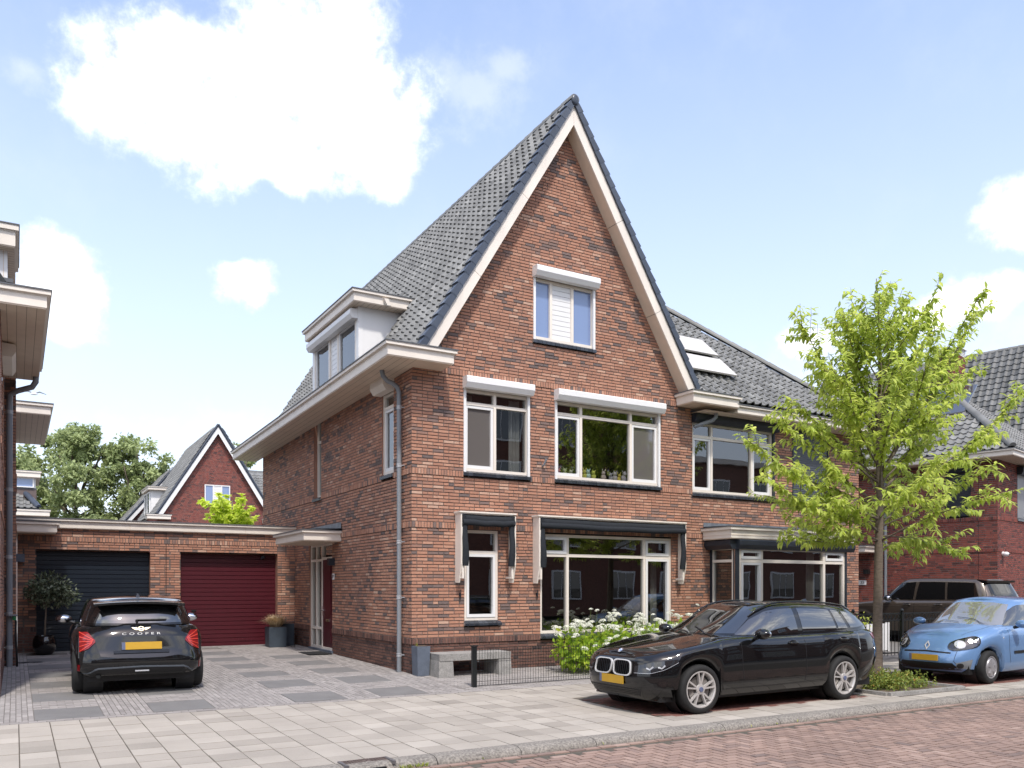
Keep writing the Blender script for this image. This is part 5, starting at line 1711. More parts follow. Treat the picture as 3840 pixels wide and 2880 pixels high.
for i in range(1300):
    a = rnd.uniform(0, 6.28); r0 = rnd.uniform(0, .13); ln = rnd.uniform(.2, .42); l = rnd.uniform(.2, 1.15)
    p = Vector((-.68 + r0 * math.cos(a), 6.92 + r0 * math.sin(a), zp)); d = Vector((math.cos(a) * l, math.sin(a) * l, 1)).normalized()
    s = d.cross(Vector((0, 0, 1))).normalized() * .004
    m1 = p + d * ln * .55; t_ = p + d * ln + Vector((math.cos(a), math.sin(a), -1.1)) * ln * .28 * l
    b.add([tuple(p - s), tuple(p + s), tuple(m1 + s), tuple(m1 - s), tuple(t_)], [(0, 1, 2, 3), (3, 2, 4)], tone=rnd.random())
o = b.build('blades', DRY, gt); o['kind'] = 'stuff'
mt = MB(); mt.box(-.62, -.09, 4.28, 5.18, gz(0, 4.7) + .002, gz(0, 4.7) + .020)
tag(mt.build('door_mat', mat('coir_mat', (.012, .012, .013), rough=1, var=.2, scale=60, bump=.6, bscale=150)), 'black rubber door mat in front of the wine red door', 'door mat')

# drain grate
dg = thing('drain_grate', 'dark slotted drain grate set in the pavers beside the drainpipe', 'drain', (-6.1, 5.3, .085))
b = MB(); b.box(-6.32, -5.86, 5.2, 5.42, .07, .088); b.build('plate', ANTHRA, dg)
for i in range(8):
    b = MB(); b.box(-6.29 + i * .054, -6.262 + i * .054, 5.22, 5.40, .0885, .093); b.build('bar', BLACKM, dg)

# gully in the kerb
gl = thing('gully', 'rusty cast iron street gully with a raised triangle set into the kerb', 'street drain', (-3.36, -6.5, -.12))
IRON = mat('cast_iron', (.10, .075, .066), rough=.6, var=.3, scale=18, bump=.5, bscale=70)
b = MB(); b.hexa([(-3.60, -6.66, -.2), (-3.1, -6.66, -.2), (-3.1, -6.38, -.2), (-3.60, -6.38, -.2), (-3.60, -6.58, -.135), (-3.1, -6.58, -.135), (-3.1, -6.38, -.110), (-3.60, -6.38, -.110)]); b.build('frame', IRON, gl)
b = MB()
for i in range(13):
    for j in range(5):
        x, y = -3.55 + i * .034, -6.555 + j * .034
        if abs(x + 3.35) < .05 and j > 1: continue
        z = -.135 + (y + 6.58) * .125
        b.box(x, x + .022, y, y + .022, z, z + .006)
o = b.build('studs', IRON, gl)
b = MB()
for p, q in (((-3.40, -6.40), (-3.30, -6.40)), ((-3.40, -6.40), (-3.35, -6.47)), ((-3.30, -6.40), (-3.35, -6.47))): b.tube([(p[0], p[1], -.110), (q[0], q[1], -.110 - (-6.40 - q[1]) * .125)], .006, seg=5)
b.build('triangle', IRON, gl)
b = MB(); b.box(-3.50, -3.2, -6.668, -6.64, -.192, -.150); b.build('inlet', BLACKP, gl)
b = MB()
for x in (-3.605, -3.12): b.box(x, x + .03, -6.64, -6.38, -.14, -.108)
b.build('rim', mat('worn_iron', (.16, .155, .16), rough=.45, var=.2, scale=12, metal=.4), gl)

# ------------------------------------------------------------------ front of the gable: pillar planter, bench, mesh fence
pp = thing('pillar_planter', 'tall square blue grey stone pillar planter at the house corner', 'planter', (.1, -.2, 0))
b = MB(); b.hexa([(-.03, -.34, -.012), (.20, -.34, -.012), (.20, -.10, -.01), (-.03, -.10, -.01), (-.045, -.355, .53), (.215, -.355, .53), (.215, -.085, .53), (-.045, -.085, .53)]); b.build('body', BLUESTONE, pp)
b = MB(); b.box(-.02, .19, -.33, -.11, .532, .534); b.build('soil', SOIL, pp)
b = MB()
for p in ((-.06, -.33, .56), (-.03, -.3, .60), (.0, -.31, .55)): leaf(b, Vector((-.02, -.3, .53)), Vector(p) - Vector((-.02, -.3, .53)) + Vector((-.03, 0, .03)), Vector((0, 0, 1)), .09, .02, .8)
b.build('weed', LEAFG, pp)
bn = thing('concrete_bench', 'weathered grey concrete bench against the plinth of the gable', 'bench', (1, -.5, 0))
b = MB(); b.hexa([(.24, -.70, .275), (1.72, -.70, .275), (1.72, -.12, .275), (.24, -.12, .275), (.23, -.70, .40), (1.73, -.70, .40), (1.73, -.12, .40), (.23, -.12, .40)]); b.build('seat', CONC, bn)
for x0, x1 in ((.22, .52), (1.45, 1.74)):
    b = MB(); b.hexa([(x0, -.71, gz(0, -.7) + .002), (x1, -.71, gz(0, -.7) + .002), (x1, -.13, 0), (x0, -.13, 0), (x0 + .01, -.69, .275), (x1 - .01, -.69, .275), (x1 - .01, -.13, .275), (x0 + .01, -.13, .275)]); b.build('leg', CONC, bn)

mf = thing('mesh_fence', 'low black wire mesh fence panel between the drive and the hydrangeas', 'fence', (.3, -1.9, -.07))
b = MB(); b.box(.262, .335, -1.94, -1.87, -.09, .615); b.build('post', BLACKM, mf)
b = MB(); b.box(.25, .35, -1.95, -1.86, .615, .63); b.build('post_cap', BLACKP, mf)
b = MB(); b.box(.33, .37, -1.955, -1.945, .36, .385); b.box(.22, .35, -1.96, -1.86, -.085, -.07); b.build('clip', CHROME, mf)
for i in range(62):
    x = .40 + i * .0535; q = MB(); q.tube([(x, -1.905, -.055), (x, -1.905, .575)], .0032, seg=5); q.build('wire', BLACKM, mf)
for z in (-.05, .02, .35, .545):
    q = MB(); q.tube([(.30, -1.90, z), (3.75, -1.90, z)], .0035 if z > 0 else .006, seg=5); q.build('rail', BLACKM, mf)
b = MB(); b.box(3.74, 3.80, -1.93, -1.87, -.09, .6); b.build('post', BLACKM, mf)

# hydrangeas: leafy mass with single flower heads
hy = thing('hydrangea_bush', 'white flowering hydrangea bushes in front of the living room window', 'shrub', (4.2, -.9, 0))
lv = MB(); st = MB()
cl = [(2.95, -1.0, .42, .42, .45, .42), (3.5, -1.0, .44, .5, .45, .40), (4.1, -.95, .46, .5, .45, .42), (4.7, -.95, .48, .5, .42, .42), (5.3, -.9, .48, .5, .42, .42), (5.9, -.9, .5, .45, .4, .4), (6.5, -.9, .5, .4, .35, .4)]
for x, y, z, a, b_, c in cl:
    leaf_cloud(lv, (x, y, z), (a, b_, c), 420, .11, .075, tone0=.5, shell=.3, cut_=-.5)
    for i in range(16):
        st.tube([(x + rnd.uniform(-.2, .2), y + rnd.uniform(-.2, .2), -.02), (x + rnd.uniform(-.4, .4), y + rnd.uniform(-.3, .3), z + c)], .005, seg=4)
leaf_cloud(lv, (3.0, -1.15, .25), (.36, .3, .25), 200, .1, .07, tone0=.55, shell=.2, cut_=-.6)
c = lv.build('foliage', LEAFH, hy); c['kind'] = 'stuff'
heads = []
for k in range(4):
    q = MB()
    for i in range(130):
        v = rv3(1); v.z = abs(v.z) * .75 - .1
        p = Vector((v.x * .085, v.y * .085, v.z * .07))
        n = (v + rv3(.4)).normalized(); s = n.orthogonal().normalized() * .010; t_ = n.cross(s)
        tn = rnd.uniform(.2, 1)
        q.add([tuple(p + s), tuple(p + t_), tuple(p - s), tuple(p - t_)], [(0, 1, 2, 3)], tone=tn)
    heads.append(q.mesh('flower_head', PETAL))
for i in range(112):
    x = 2.65 + 4.0 * ((i + rnd.random()) / 112)
    y = rnd.uniform(-1.42, -.55)
    z = .80 + rnd.gauss(.03, .10) + (y + 1.0) * .12
    if i % 9 == 0: z += rnd.uniform(.12, .3)
    if i % 7 == 0 and x < 4.2: z -= rnd.uniform(.15, .35); y = -1.42
    s = rnd.uniform(.65, 1.2) if i % 9 else .55
    o = put('flower_head', heads[i % 4], hy, loc=(x, y, z), rot=(rnd.uniform(-.4, .4), rnd.uniform(-.4, .4), rnd.uniform(0, 6.28)))
    o.scale = (s, s, s)
    st.tube([(x, y, z), (x + rnd.uniform(-.06, .06), y, z - .3)], .003, seg=4)
st.build('stems', mat('green_stem', (.12, .17, .04), rough=.8, var=.2), hy)

# tree pit, ground cover
pit = slab_base('tree_pit', PIT[0], PIT[1], PIT[2], PIT[3], SOIL, .0)
pk = thing('tree_pit_edge', 'worn concrete edging round the soil of the street tree', 'edging', (6.5, -5, -.1))
def edge(a, b):
    a, b = Vector((*a, 0)), Vector((*b, 0)); n = max(1, round((b - a).length / .5)); d = (b - a) / n
    for i in range(n):
        p, q = a + d * i, a + d * (i + 1); p = p + d * .01; s = Vector((-d.y, d.x, 0)).normalized() * .05
        z = gz(p.x, p.y); q2 = MB(); zt = z + .05 + rnd.uniform(-.006, .006)
        q2.hexa([(*(p - s).xy, z - .05), (*(q - s).xy, z - .05), (*(q + s).xy, z - .05), (*(p + s).xy, z - .05), (*(p - s * .75).xy, zt), (*(q - s * .75).xy, zt), (*(q + s * .75).xy, zt), (*(p + s * .75).xy, zt)])
        q2.build('edge_stone', CONC, pk)
edge((5.58, -5.95), (7.6, -5.95)); edge((7.6, -5.93), (7.6, -3.8)); edge((5.58, -3.8), (5.58, -5.93))
gc = MB()
for i in range(26):
    x, y = rnd.uniform(5.95, 7.5), rnd.uniform(-5.55, -4.2)
    if i < 12: x, y = rnd.uniform(6.1, 7.2), rnd.uniform(-5.5, -5.0)
    leaf_cloud(gc, (x, y, gz(x, y) + .10), (.22, .20, .15), 110, .055, .034, tone0=rnd.uniform(.3, .65), shell=.2, cut_=-.7)
o = tag(gc.build('ground_cover', LEAFG), 'low yellow green shrubs at the foot of the street tree', 'shrub')
o['kind'] = 'stuff'
wd = MB()
for i in range(60):
    x, y = (rnd.uniform(-3.05, -2.75), -6.68 + rnd.uniform(-.03, .05)) if i < 45 else (rnd.uniform(-3, 3), -6.67)
    leaf(wd, Vector((x, y, -.19)), rv3(1) + Vector((0, 0, 1.2)), Vector((0, 0, 1)), .05, .016, rnd.uniform(.4, .8))
tag(wd.build('weeds', LEAFG), 'green weeds sprouting in the gutter beside the gully', 'weeds')['kind'] = 'stuff'

# iron garden fence and the white box behind it
fe = thing('iron_fence', 'black wrought iron garden fence with rings between its top rails', 'fence', (11, -2.0, 0))
z0, z1 = -.02, 1.0
for x in (8.3, 9.9, 11.65, 13.4):
    b = MB(); b.box(x - .035, x + .035, -2.035, -1.965, -.08, z1 + .03); b.ball((x, -2, z1 + .07), .045, seg=10, rings=6); b.build('post', BLACKM, fe)
for z in (z1, z1 - .16, .08):
    b = MB(); b.box(8.3, 14.6, -2.012, -1.988, z - .015, z + .015); b.build('rail', BLACKM, fe)
q = MB(); q.tube([(0, 0, 0), (0, 0, z1 - .16 - .02)], .0085, seg=6); bar = q.mesh('bar', BLACKM)
q = MB()
for j in range(16):
    pass
rr = MB(); rr.tube([(math.cos(a) * .058, 0, math.sin(a) * .058) for a in [2 * math.pi * j / 14 for j in range(15)]], .008, seg=5, caps=False); ring = rr.mesh('ring', BLACKM)
for i in range(48):
    x = 8.4 + i * .13
    put('bar', bar, fe, loc=(x, -2.0, .02)); put('ring', ring, fe, loc=(x + .065, -2.0, z1 - .08))
wb = thing('white_bin_screen', 'white panel standing behind the iron fence next to the tree trunk', 'screen', (12.0, -1.0, 0))
b = MB(); b.box(11.5, 12.6, -.95, -.9, .03, .70); b.build('panel', WHITE, wb)
for x in (11.46, 12.6):
    b = MB(); b.box(x, x + .05, -.97, -.88, 0, .73); b.build('post', WHITE, wb)
yb = MB()
for i in range(5): leaf_cloud(yb, (9.9 + i * .3, -1.4, .75), (.2, .2, .25), 70, .07, .045, tone0=.8, shell=.2, cut_=-.8)
tag(yb.build('garden_shrub', LEAFL), 'yellow green shrub between the iron fence and the house corner', 'shrub')['kind'] = 'stuff'

# a gull far off
gu = thing('gull', 'gull gliding under the cream eaves, far away', 'bird', (-5.45, 40, 12.5))
b = MB(); b.ball((-5.45, 40, 12.5), (.20, .07, .07), seg=8, rings=5); b.build('body', WHITE, gu)
for s in (-1, 1):
    b = MB(); b.prism([(-5.45, 40, 12.53), (-5.45 + s * .28, 40.0, 12.67), (-5.45 + s * .62, 40.05, 12.55), (-5.45 + s * .3, 40.0, 12.61)], (.0, .12, 0)); b.build('wing', PIPE, gu)
# ------------------------------------------------------------------ cars
# local frame: x from the nose (0) to the tail, y across (the car's left side is -y), z up from the road
def car_shell(sp):
    """returns (lower body MB, cabin MB) built as smooth lofts"""
    L = sp['L']
    zt = lambda x: sinterp(sp['top'], x)
    sill = lambda x: interp(sp['sill'], x)
    arches = sp['arches']
    def zbot(x, full=True):
        z = sill(x)
        for xc, r, zc in arches:
            if abs(x - xc) < r: z = max(z, zc + math.sqrt(max(0, r * r - (x - xc) ** 2)))
        return z
    q0 = [0, .10, .2, .3, .4, .5, .6, .68, .76, .83, .89]
    def stations(xf, xr, b, nf, nr, xs):
        xc = (xf + xr) / 2; a = (xr - xf) / 2
        pts = []
        for q in q0: pts.append((xc - a * (1 - q ** nf) ** (1 / nf), b * q))
        xa = pts[-1][0]
        rear = [(xc + a * (1 - q ** nr) ** (1 / nr), b * q) for q in q0]
        xb = rear[-1][0]
        for g in xs:
            x = xa + (xb - xa) * g
            X = (x - xc) / a; n = nf if X < 0 else nr
            pts.append((x, b * max(0, 1 - abs(X) ** n) ** (1 / n)))
        return pts + rear[::-1]
    # side stations, dense round the wheel arches
    xs = set()
    A = L * .06; B = L * .94
    k = int((B - A) / .09)
    for i in range(1, k): xs.add(i / k)
    for xc, r, zc in arches:
        for i in range(-12, 13):
            th = i / 12 * 1.5
            xs.add((xc + r * math.sin(th) * 1.0 - A) / (B - A))
        for e in (-1.003, 1.003): xs.add((xc + e * r - A) / (B - A))
    xs = sorted(x for x in xs if .004 < x < .996)
    lower = MB(); rows = []
    for t, dxf, dxr, b, nf, nr in sp['lower']:
        st = stations(dxf, L - dxr, b, nf, nr, xs)
        row = []
        for x, y in st:
            zb, z1 = zbot(x), zt(x)
            # wheel arches only in the flanks
            if y < b * .8: zb = sill(x)
            row.append((x, y, zb + (z1 - zb) * t))
        rows.append(row)
    for s in (1, -1):
        lower.grid([[(x, s * y, z) for x, y, z in r] for r in (rows if s > 0 else rows)])
    top = rows[-1]
    K = 10
    deck = []
    cr = sp.get('crown', .03)
    for x, y, z in top:
        deck.append([(x, y * (1 - 2 * j / K), z + cr * min(1, y / .5) * (1 - (1 - 2 * j / K) ** 2)) for j in range(K + 1)])
    lower.grid(deck)
    # arch returns (inner lips)
    bot = rows[0]
    for s in (1, -1):
        lower.grid([[(x, s * y, z) for x, y, z in bot], [(x, s * max(0, y - .05), z + .004) for x, y, z in bot]])
    cab = MB(); rows = []
    n2 = int(L / .12); xs2 = [i / n2 for i in range(1, n2)]
    for t, xf, xr, b, nf, nr in sp['cabin']:
        st = stations(xf, xr, b, nf, nr, xs2)
        rows.append([(x, y, lerp(zt(x) - .02 + (cr if y < .3 else cr * .3), sinterp(sp['roof'], x), t)) for x, y in st])
    for s in (1, -1):
        cab.grid([[(x, s * y, z) for x, y, z in r] for r in rows])
    rc = sp.get('roofcrown', .04)
    cab.grid([[(x, y * (1 - 2 * j / K), z + rc * min(1, y / .4) * (1 - (1 - 2 * j / K) ** 2)) for j in range(K + 1)] for x, y, z in rows[-1]])
    return lower, cab


def weld(mb):
    bm = bmesh.new()
    vs = [bm.verts.new(v) for v in mb.v]
    for f, m in zip(mb.f, mb.m):
        try:
            fc = bm.faces.new([vs[i] for i in f]); fc.material_index = m
        except ValueError:
            pass
    bmesh.ops.remove_doubles(bm, verts=bm.verts, dist=.0015)
    bmesh.ops.dissolve_degenerate(bm, edges=bm.edges, dist=.0008)
    bmesh.ops.recalc_face_normals(bm, faces=bm.faces)
    return bm


class Car:
    def __init__(s, name, label, loc, rotz, sp, paint, scale=(1, 1, 1)):
        s.sp = sp
        s.root = thing(name, label, 'car', loc, rotz, world=False)
        s.root.scale = scale
        lo, cb = car_shell(sp)
        s.bm1, s.bm2 = weld(lo), weld(cb)
        me = bpy.data.meshes.new('body'); s.bm1.to_mesh(me)
        me.materials.append(paint)
        me.polygons.foreach_set('use_smooth', [True] * len(me.polygons)); me.set_sharp_from_angle(angle=R(38))
        s.body = put('body', me, s.root)
        me = bpy.data.meshes.new('cabin'); s.bm2.to_mesh(me)
        me.materials.append(sp.get('cabin_mat', paint))
        me.polygons.foreach_set('use_smooth', [True] * len(me.polygons)); me.set_sharp_from_angle(angle=R(38))
        s.cab = put('cabin', me, s.root)
        s.t1 = BVHTree.FromBMesh(s.bm1); s.t2 = BVHTree.FromBMesh(s.bm2)
        allv = MB(); 
        j = bmesh.new(); 
        m1 = bpy.data.meshes.new('tmp'); s.bm1.to_mesh(m1); j.from_mesh(m1)
        m2 = bpy.data.meshes.new('tmp'); s.bm2.to_mesh(m2); j.from_mesh(m2)
        s.t3 = BVHTree.FromBMesh(j)
        bpy.data.meshes.remove(m1); bpy.data.meshes.remove(m2)
        # dark underside and wheel housings
        L = sp['L']; w = sp['lower'][0][3]
        u = MB(); u.box(.25, L - .25, -w + .12, w - .12, .17, .35)
        for xc, r, zc in sp['arches']:
            for sg in (1, -1):
                u.lathe([(r + .012, -sg * .20), (r + .012, sg * .05)], (xc, sg * (w - .12), zc), axis='y', seg=28)
                u.lathe([(0.001, 0), (r + .02, 0)], (xc, sg * (w - .28), zc), axis='y', seg=28)
        u.build('underbody', BLACKP, s.root)
    def ray(s, o, d, tree=None):
        h = (tree or s.t3).ray_cast(Vector(o), Vector(d).normalized())
        if h[0] is None: return None
        n = h[1]
        if n.dot(Vector(d)) > 0: n = -n
        return h[0], n
    def proj(s, a, b, view, tree=None):
        if view == 'L': o, d = (a, -3, b), (0, 1, 0)
        elif view == 'R': o, d = (a, 3, b), (0, -1, 0)
        elif view == 'F': o, d = (-3, a, b), (1, 0, 0)
        elif view == 'B': o, d = (s.sp['L'] + 3, a, b), (-1, 0, 0)
        elif view == 'T': o, d = (a, b, 4), (0, 0, -1)
        elif isinstance(view, tuple):
            d = Vector(view).normalized(); u = Vector((-d.y, d.x, 0)).normalized()
            o = Vector((s.sp['L'] * .5, 0, 0)) - d * 6 + u * a + Vector((0, 0, b))
        r = s.ray(o, d, tree)
        return r
    def patch(s, name, m, top, bot, view, nu=16, nv=8, off=.004, parent=None, tree=None, rim=.01, build=True):
        """four sided piece lying on the shell, between two 2D outlines"""
        def along(p, t):
            d = [0]
            for a, b in zip(p, p[1:]): d.append(d[-1] + math.dist(a, b))
            x = t * d[-1]
            for i in range(len(p) - 1):
                if x <= d[i + 1] + 1e-9:
                    k = (x - d[i]) / max(1e-9, d[i + 1] - d[i]); return (lerp(p[i][0], p[i + 1][0], k), lerp(p[i][1], p[i + 1][1], k))
            return p[-1]
        rows = []; last = None
        for j in range(nv + 1):
            row = []
            for i in range(nu + 1):
                a, b = along(top, i / nu), along(bot, i / nu)
                q = (lerp(a[0], b[0], j / nv), lerp(a[1], b[1], j / nv))
                h = s.proj(q[0], q[1], view, tree)
                if h is None:
                    row.append(None); continue
                row.append((h[0] + h[1] * off, h[1]))
            rows.append(row)
        flat = [c for r in rows for c in r if c]
        if not flat: return None
        mb = MB(); idx = {}
        for j, r in enumerate(rows):
            for i, c in enumerate(r):
                if c: idx[(i, j)] = len(mb.v); mb.v.append(tuple(c[0]))
        for j in range(nv):
            for i in range(nu):
                k = [(i, j), (i + 1, j), (i + 1, j + 1), (i, j + 1)]
                if all(q in idx for q in k):
                    mb.f.append(tuple(idx[q] for q in k)); mb.m.append(0); mb.t.append(0)
        edge = [(i, 0) for i in range(nu + 1)] + [(nu, j) for j in range(1, nv + 1)] + [(i, nv) for i in range(nu - 1, -1, -1)] + [(0, j) for j in range(nv - 1, 0, -1)]
        for a, b in zip(edge, edge[1:] + edge[:1]):
            if a in idx and b in idx:
                ca, cb = rows[a[1]][a[0]], rows[b[1]][b[0]]
                mb.add([tuple(ca[0]), tuple(cb[0]), tuple(cb[0] - cb[1] * (off + rim)), tuple(ca[0] - ca[1] * (off + rim))], [(0, 1, 2, 3)])
        if not build: return mb
        return mb.build(name, m, parent or s.root, smooth=40)
    def line(s, pts, view, w=.005, off=.0015, m=None, name='panel_gap', parent=None, n=None, tree=None):
        """thin strip following the shell"""
        P = []
        d = [0]
        for a, b in zip(pts, pts[1:]): d.append(d[-1] + math.dist(a, b))
        n = n or max(2, int(d[-1] / .04))
        for i in range(n + 1):
            x = d[-1] * i / n
            for k in range(len(pts) - 1):
                if x <= d[k + 1] + 1e-9: break
            t = (x - d[k]) / max(1e-9, d[k + 1] - d[k])
            h = s.proj(lerp(pts[k][0], pts[k + 1][0], t), lerp(pts[k][1], pts[k + 1][1], t), view, tree)
            if h: P.append((h[0] + h[1] * off, h[1]))
        if len(P) < 2: return
        rows = [[], []]
        for i, (p, nn) in enumerate(P):
            t = (P[min(i + 1, len(P) - 1)][0] - P[max(0, i - 1)][0]).normalized()
            sd = t.cross(nn).normalized() * w / 2
            rows[0].append(tuple(p + sd)); rows[1].append(tuple(p - sd))
        b = MB(); b.grid(rows)
        return b.build(name, m or BLACKP, parent or s.root)
    def ring(s, name, m, outer, inner, view, off=.012, parent=None, tree=None):
        b = MB(); rows = []
        for pl_, o in ((outer, -.004), (outer, off), (inner, off), (inner, -.004)):
            row = []
            for p in pl_ + pl_[:1]:
                h = s.proj(p[0], p[1], view, tree)
                row.append(tuple(h[0] + h[1] * o))
            rows.append(row)
        b.grid(rows)
        return b.build(name, m, parent or s.root, smooth=45)
    def fill(s, name, m, outline, view, off=.006, parent=None, tree=None):
        c = (sum(p[0] for p in outline) / len(outline), sum(p[1] for p in outline) / len(outline))
        b = MB(); rings = []
        for k in (1, .66, .33):
            rings.append([(c[0] + (p[0] - c[0]) * k, c[1] + (p[1] - c[1]) * k) for p in outline])
        rows = []
        for r in rings:
            rows.append([tuple(h[0] + h[1] * off) for h in (s.proj(p[0], p[1], view, tree) for p in r + r[:1])])
        b.grid(rows)
        h = s.proj(c[0], c[1], view, tree); cc = tuple(h[0] + h[1] * off)
        n = len(rows[-1])
        b.add(rows[-1] + [cc], [(i, i + 1, n) for i in range(n - 1)])
        return b.build(name, m, parent or s.root, smooth=45)


def superell(cx, cz, a, b, n=4, k=28):
    out = []
    for i in range(k):
        t = 2 * math.pi * i / k
        c, s = math.cos(t), math.sin(t)
        out.append((cx + a * math.copysign(abs(c) ** (2 / n), c), cz + b * math.copysign(abs(s) ** (2 / n), s)))
    return out


def wheel(car, xc, side, r, w, yo, spokes, rim_r, style='twin', m=None, steer=0., cap=None):
    """side -1 = left; yo = outer face distance from centre line"""
    m = m or ALLOY
    t = bpy.data.objects.new('wheel', None); COL.objects.link(t); t.parent = car.root
    t.location = (xc, side * yo, r); t.rotation_euler = (0, 0, steer)
    f = lambda h: side * h
    b = MB()
    prof = [(rim_r, -w + .02), (rim_r + .02, -w + .005), (r - .03, -w), (r - .008, -w + .02), (r, -w + .05), (r, -.05), (r - .008, -.02), (r - .03, -.003), (rim_r + .03, .003), (rim_r + .006, -.006), (rim_r - .004, -.02)]
    b.lathe([(a, f(h)) for a, h in prof], (0, 0, 0), axis='y', seg=44)
    for k in (.35, .5, .65):
        pass
    b.build('tyre', TYRE, t, smooth=40)
    b = MB()
    b.lathe([(rim_r + .004, f(-.012)), (rim_r + .004, f(-.004)), (rim_r - .012, f(-.004)), (rim_r - .022, f(-.02)), (rim_r - .03, f(-.10))], (0, 0, 0), axis='y', seg=44)
    if style == 'steel':
        b.lathe([(rim_r - .02, f(-.02)), (rim_r * .80, f(.002)), (rim_r * .5, f(.006)), (rim_r * .2, f(.016)), (.001, f(.018))], (0, 0, 0), axis='y', seg=40)
    b.build('rim', m, t, smooth=40)
    b = MB(); b.lathe([(.001, f(-.085)), (rim_r, f(-.085))], (0, 0, 0), axis='y', seg=32); b.build('backing_disc', BLACKP, t)  # plain dark backing disc added behind the spokes
    if style != 'steel':
        b = MB(); b.lathe([(.001, f(-.06)), (rim_r * .72, f(-.06)), (rim_r * .72, f(-.075))], (0, 0, 0), axis='y', seg=32); b.build('brake_disc', mat('brake_disc', (.20, .19, .18), rough=.4, metal=.6), t)
    for i in range(spokes):
        a0 = 2 * math.pi * i / spokes + .3
        sp = MB()
        for da in ((-.16, .16) if style == 'twin' else (0,)):
            def P(rad, ang, h): return (rad * math.cos(ang), f(h), rad * math.sin(ang))
            wi, wo = (.030, .020) if style == 'twin' else (.055, .10)
            if style == 'steel':
                sp.hexa([P(rim_r * .35, a0 - .35, .010), P(rim_r * .35, a0 + .35, .010), P(rim_r * .35, a0 + .35, .017), P(rim_r * .35, a0 - .35, .017), P(rim_r * .72, a0 - .16, .0), P(rim_r * .72, a0 + .16, .0), P(rim_r * .72, a0 + .16, .012), P(rim_r * .72, a0 - .16, .012)])
                continue
            ai, ao = a0 + da * .55, a0 + da * 1.25
            ri, ro = rim_r * .22, rim_r - .012
            si, so = wi / ri / 2 * .8, wo / ro / 2
            sp.hexa([P(ri, ai - si, -.06), P(ri, ai + si, -.06), P(ri, ai + si, -.018), P(ri, ai - si, -.018), P(ro, ao - so, -.045), P(ro, ao + so, -.045), P(ro, ao + so, -.006), P(ro, ao - so, -.006)])
        if sp.v: sp.build('spoke', m, t)
    b = MB(); b.lathe([(rim_r * .30, f(-.03)), (rim_r * .27, f(-.014)), (rim_r * .16, f(-.010)), (.001, f(-.008))], (0, 0, 0), axis='y', seg=24); hub = b.build('hub', m, t, smooth=40)
    b = MB(); b.lathe([(rim_r * .14, f(-.008)), (rim_r * .13, f(.001)), (.001, f(.002))], (0, 0, 0), axis='y', seg=18); b.build('hub_cap', cap or BPLATE, t)
    return t


def mirror_unit(car, x, y, z, side, m, big=1.0, facing=-1):
    """door mirror; facing -1: shell towards the nose"""
    b = MB(); s = side
    b.ball((x, s * (y + .13 * big), z + .02), (.085 * big, .125 * big, .075 * big), seg=16, rings=10)
    o = b.build('mirror', m, car.root, smooth=True)
    b = MB(); b.tube([(x + .02, s * (y - .03), z - .05), (x + .02, s * (y + .06), z - .02)], .028, seg=8); b.build('mirror_stalk', BLACKP, o)
    b = MB(); b.ball((x + .055 * big, s * (y + .13 * big), z + .02), (.045 * big, .105 * big, .06 * big), seg=16, rings=8); b.build('mirror_glass', mat('mirror_glass', (.7, .72, .75), rough=.05, metal=1, var=0), o, smooth=True)
    return o


def door_handle(car, x, z, side, m, ln=.19):
    h = car.proj(x, z, 'L' if side < 0 else 'R')
    if not h: return
    p = h[0]; s = side
    b = MB(); b.ball((p.x, p.y, p.z), (ln * .5, .006, .045), seg=16, rings=8); o = b.build('handle_recess', SHINYBLK, car.root, smooth=True)
    b = MB(); b.tube([(p.x - ln / 2, p.y + s * .008, p.z), (p.x - ln * .3, p.y + s * .03, p.z + .004), (p.x + ln * .3, p.y + s * .03, p.z + .004), (p.x + ln / 2, p.y + s * .008, p.z)], .014, seg=8); b.build('handle', m, car.root, smooth=True)


def plate(car, x, y0, y1, z0, z1, lean=0., front=True):
    s = -1 if front else 1
    b = MB(); b.hexa([(x, y0, z0), (x, y1, z0), (x + s * .012, y1, z0), (x + s * .012, y0, z0), (x + lean, y0, z1), (x + lean, y1, z1), (x + lean + s * .012, y1, z1), (x + lean + s * .012, y0, z1)])
    o = b.build('number_plate', YPLATE, car.root, label='yellow number plate')
    k = .09 * (y1 - y0)
    a, c = (y1 - k, y1) if front else (y0, y0 + k)
    b = MB(); b.hexa([(x + s * .0125, a, z0), (x + s * .0125, c, z0), (x + s * .0135, c, z0), (x + s * .0135, a, z0), (x + lean + s * .0125, a, z1), (x + lean + s * .0125, c, z1), (x + lean + s * .0135, c, z1), (x + lean + s * .0135, a, z1)])
    b.build('plate_band', BPLATE, o)
    return o
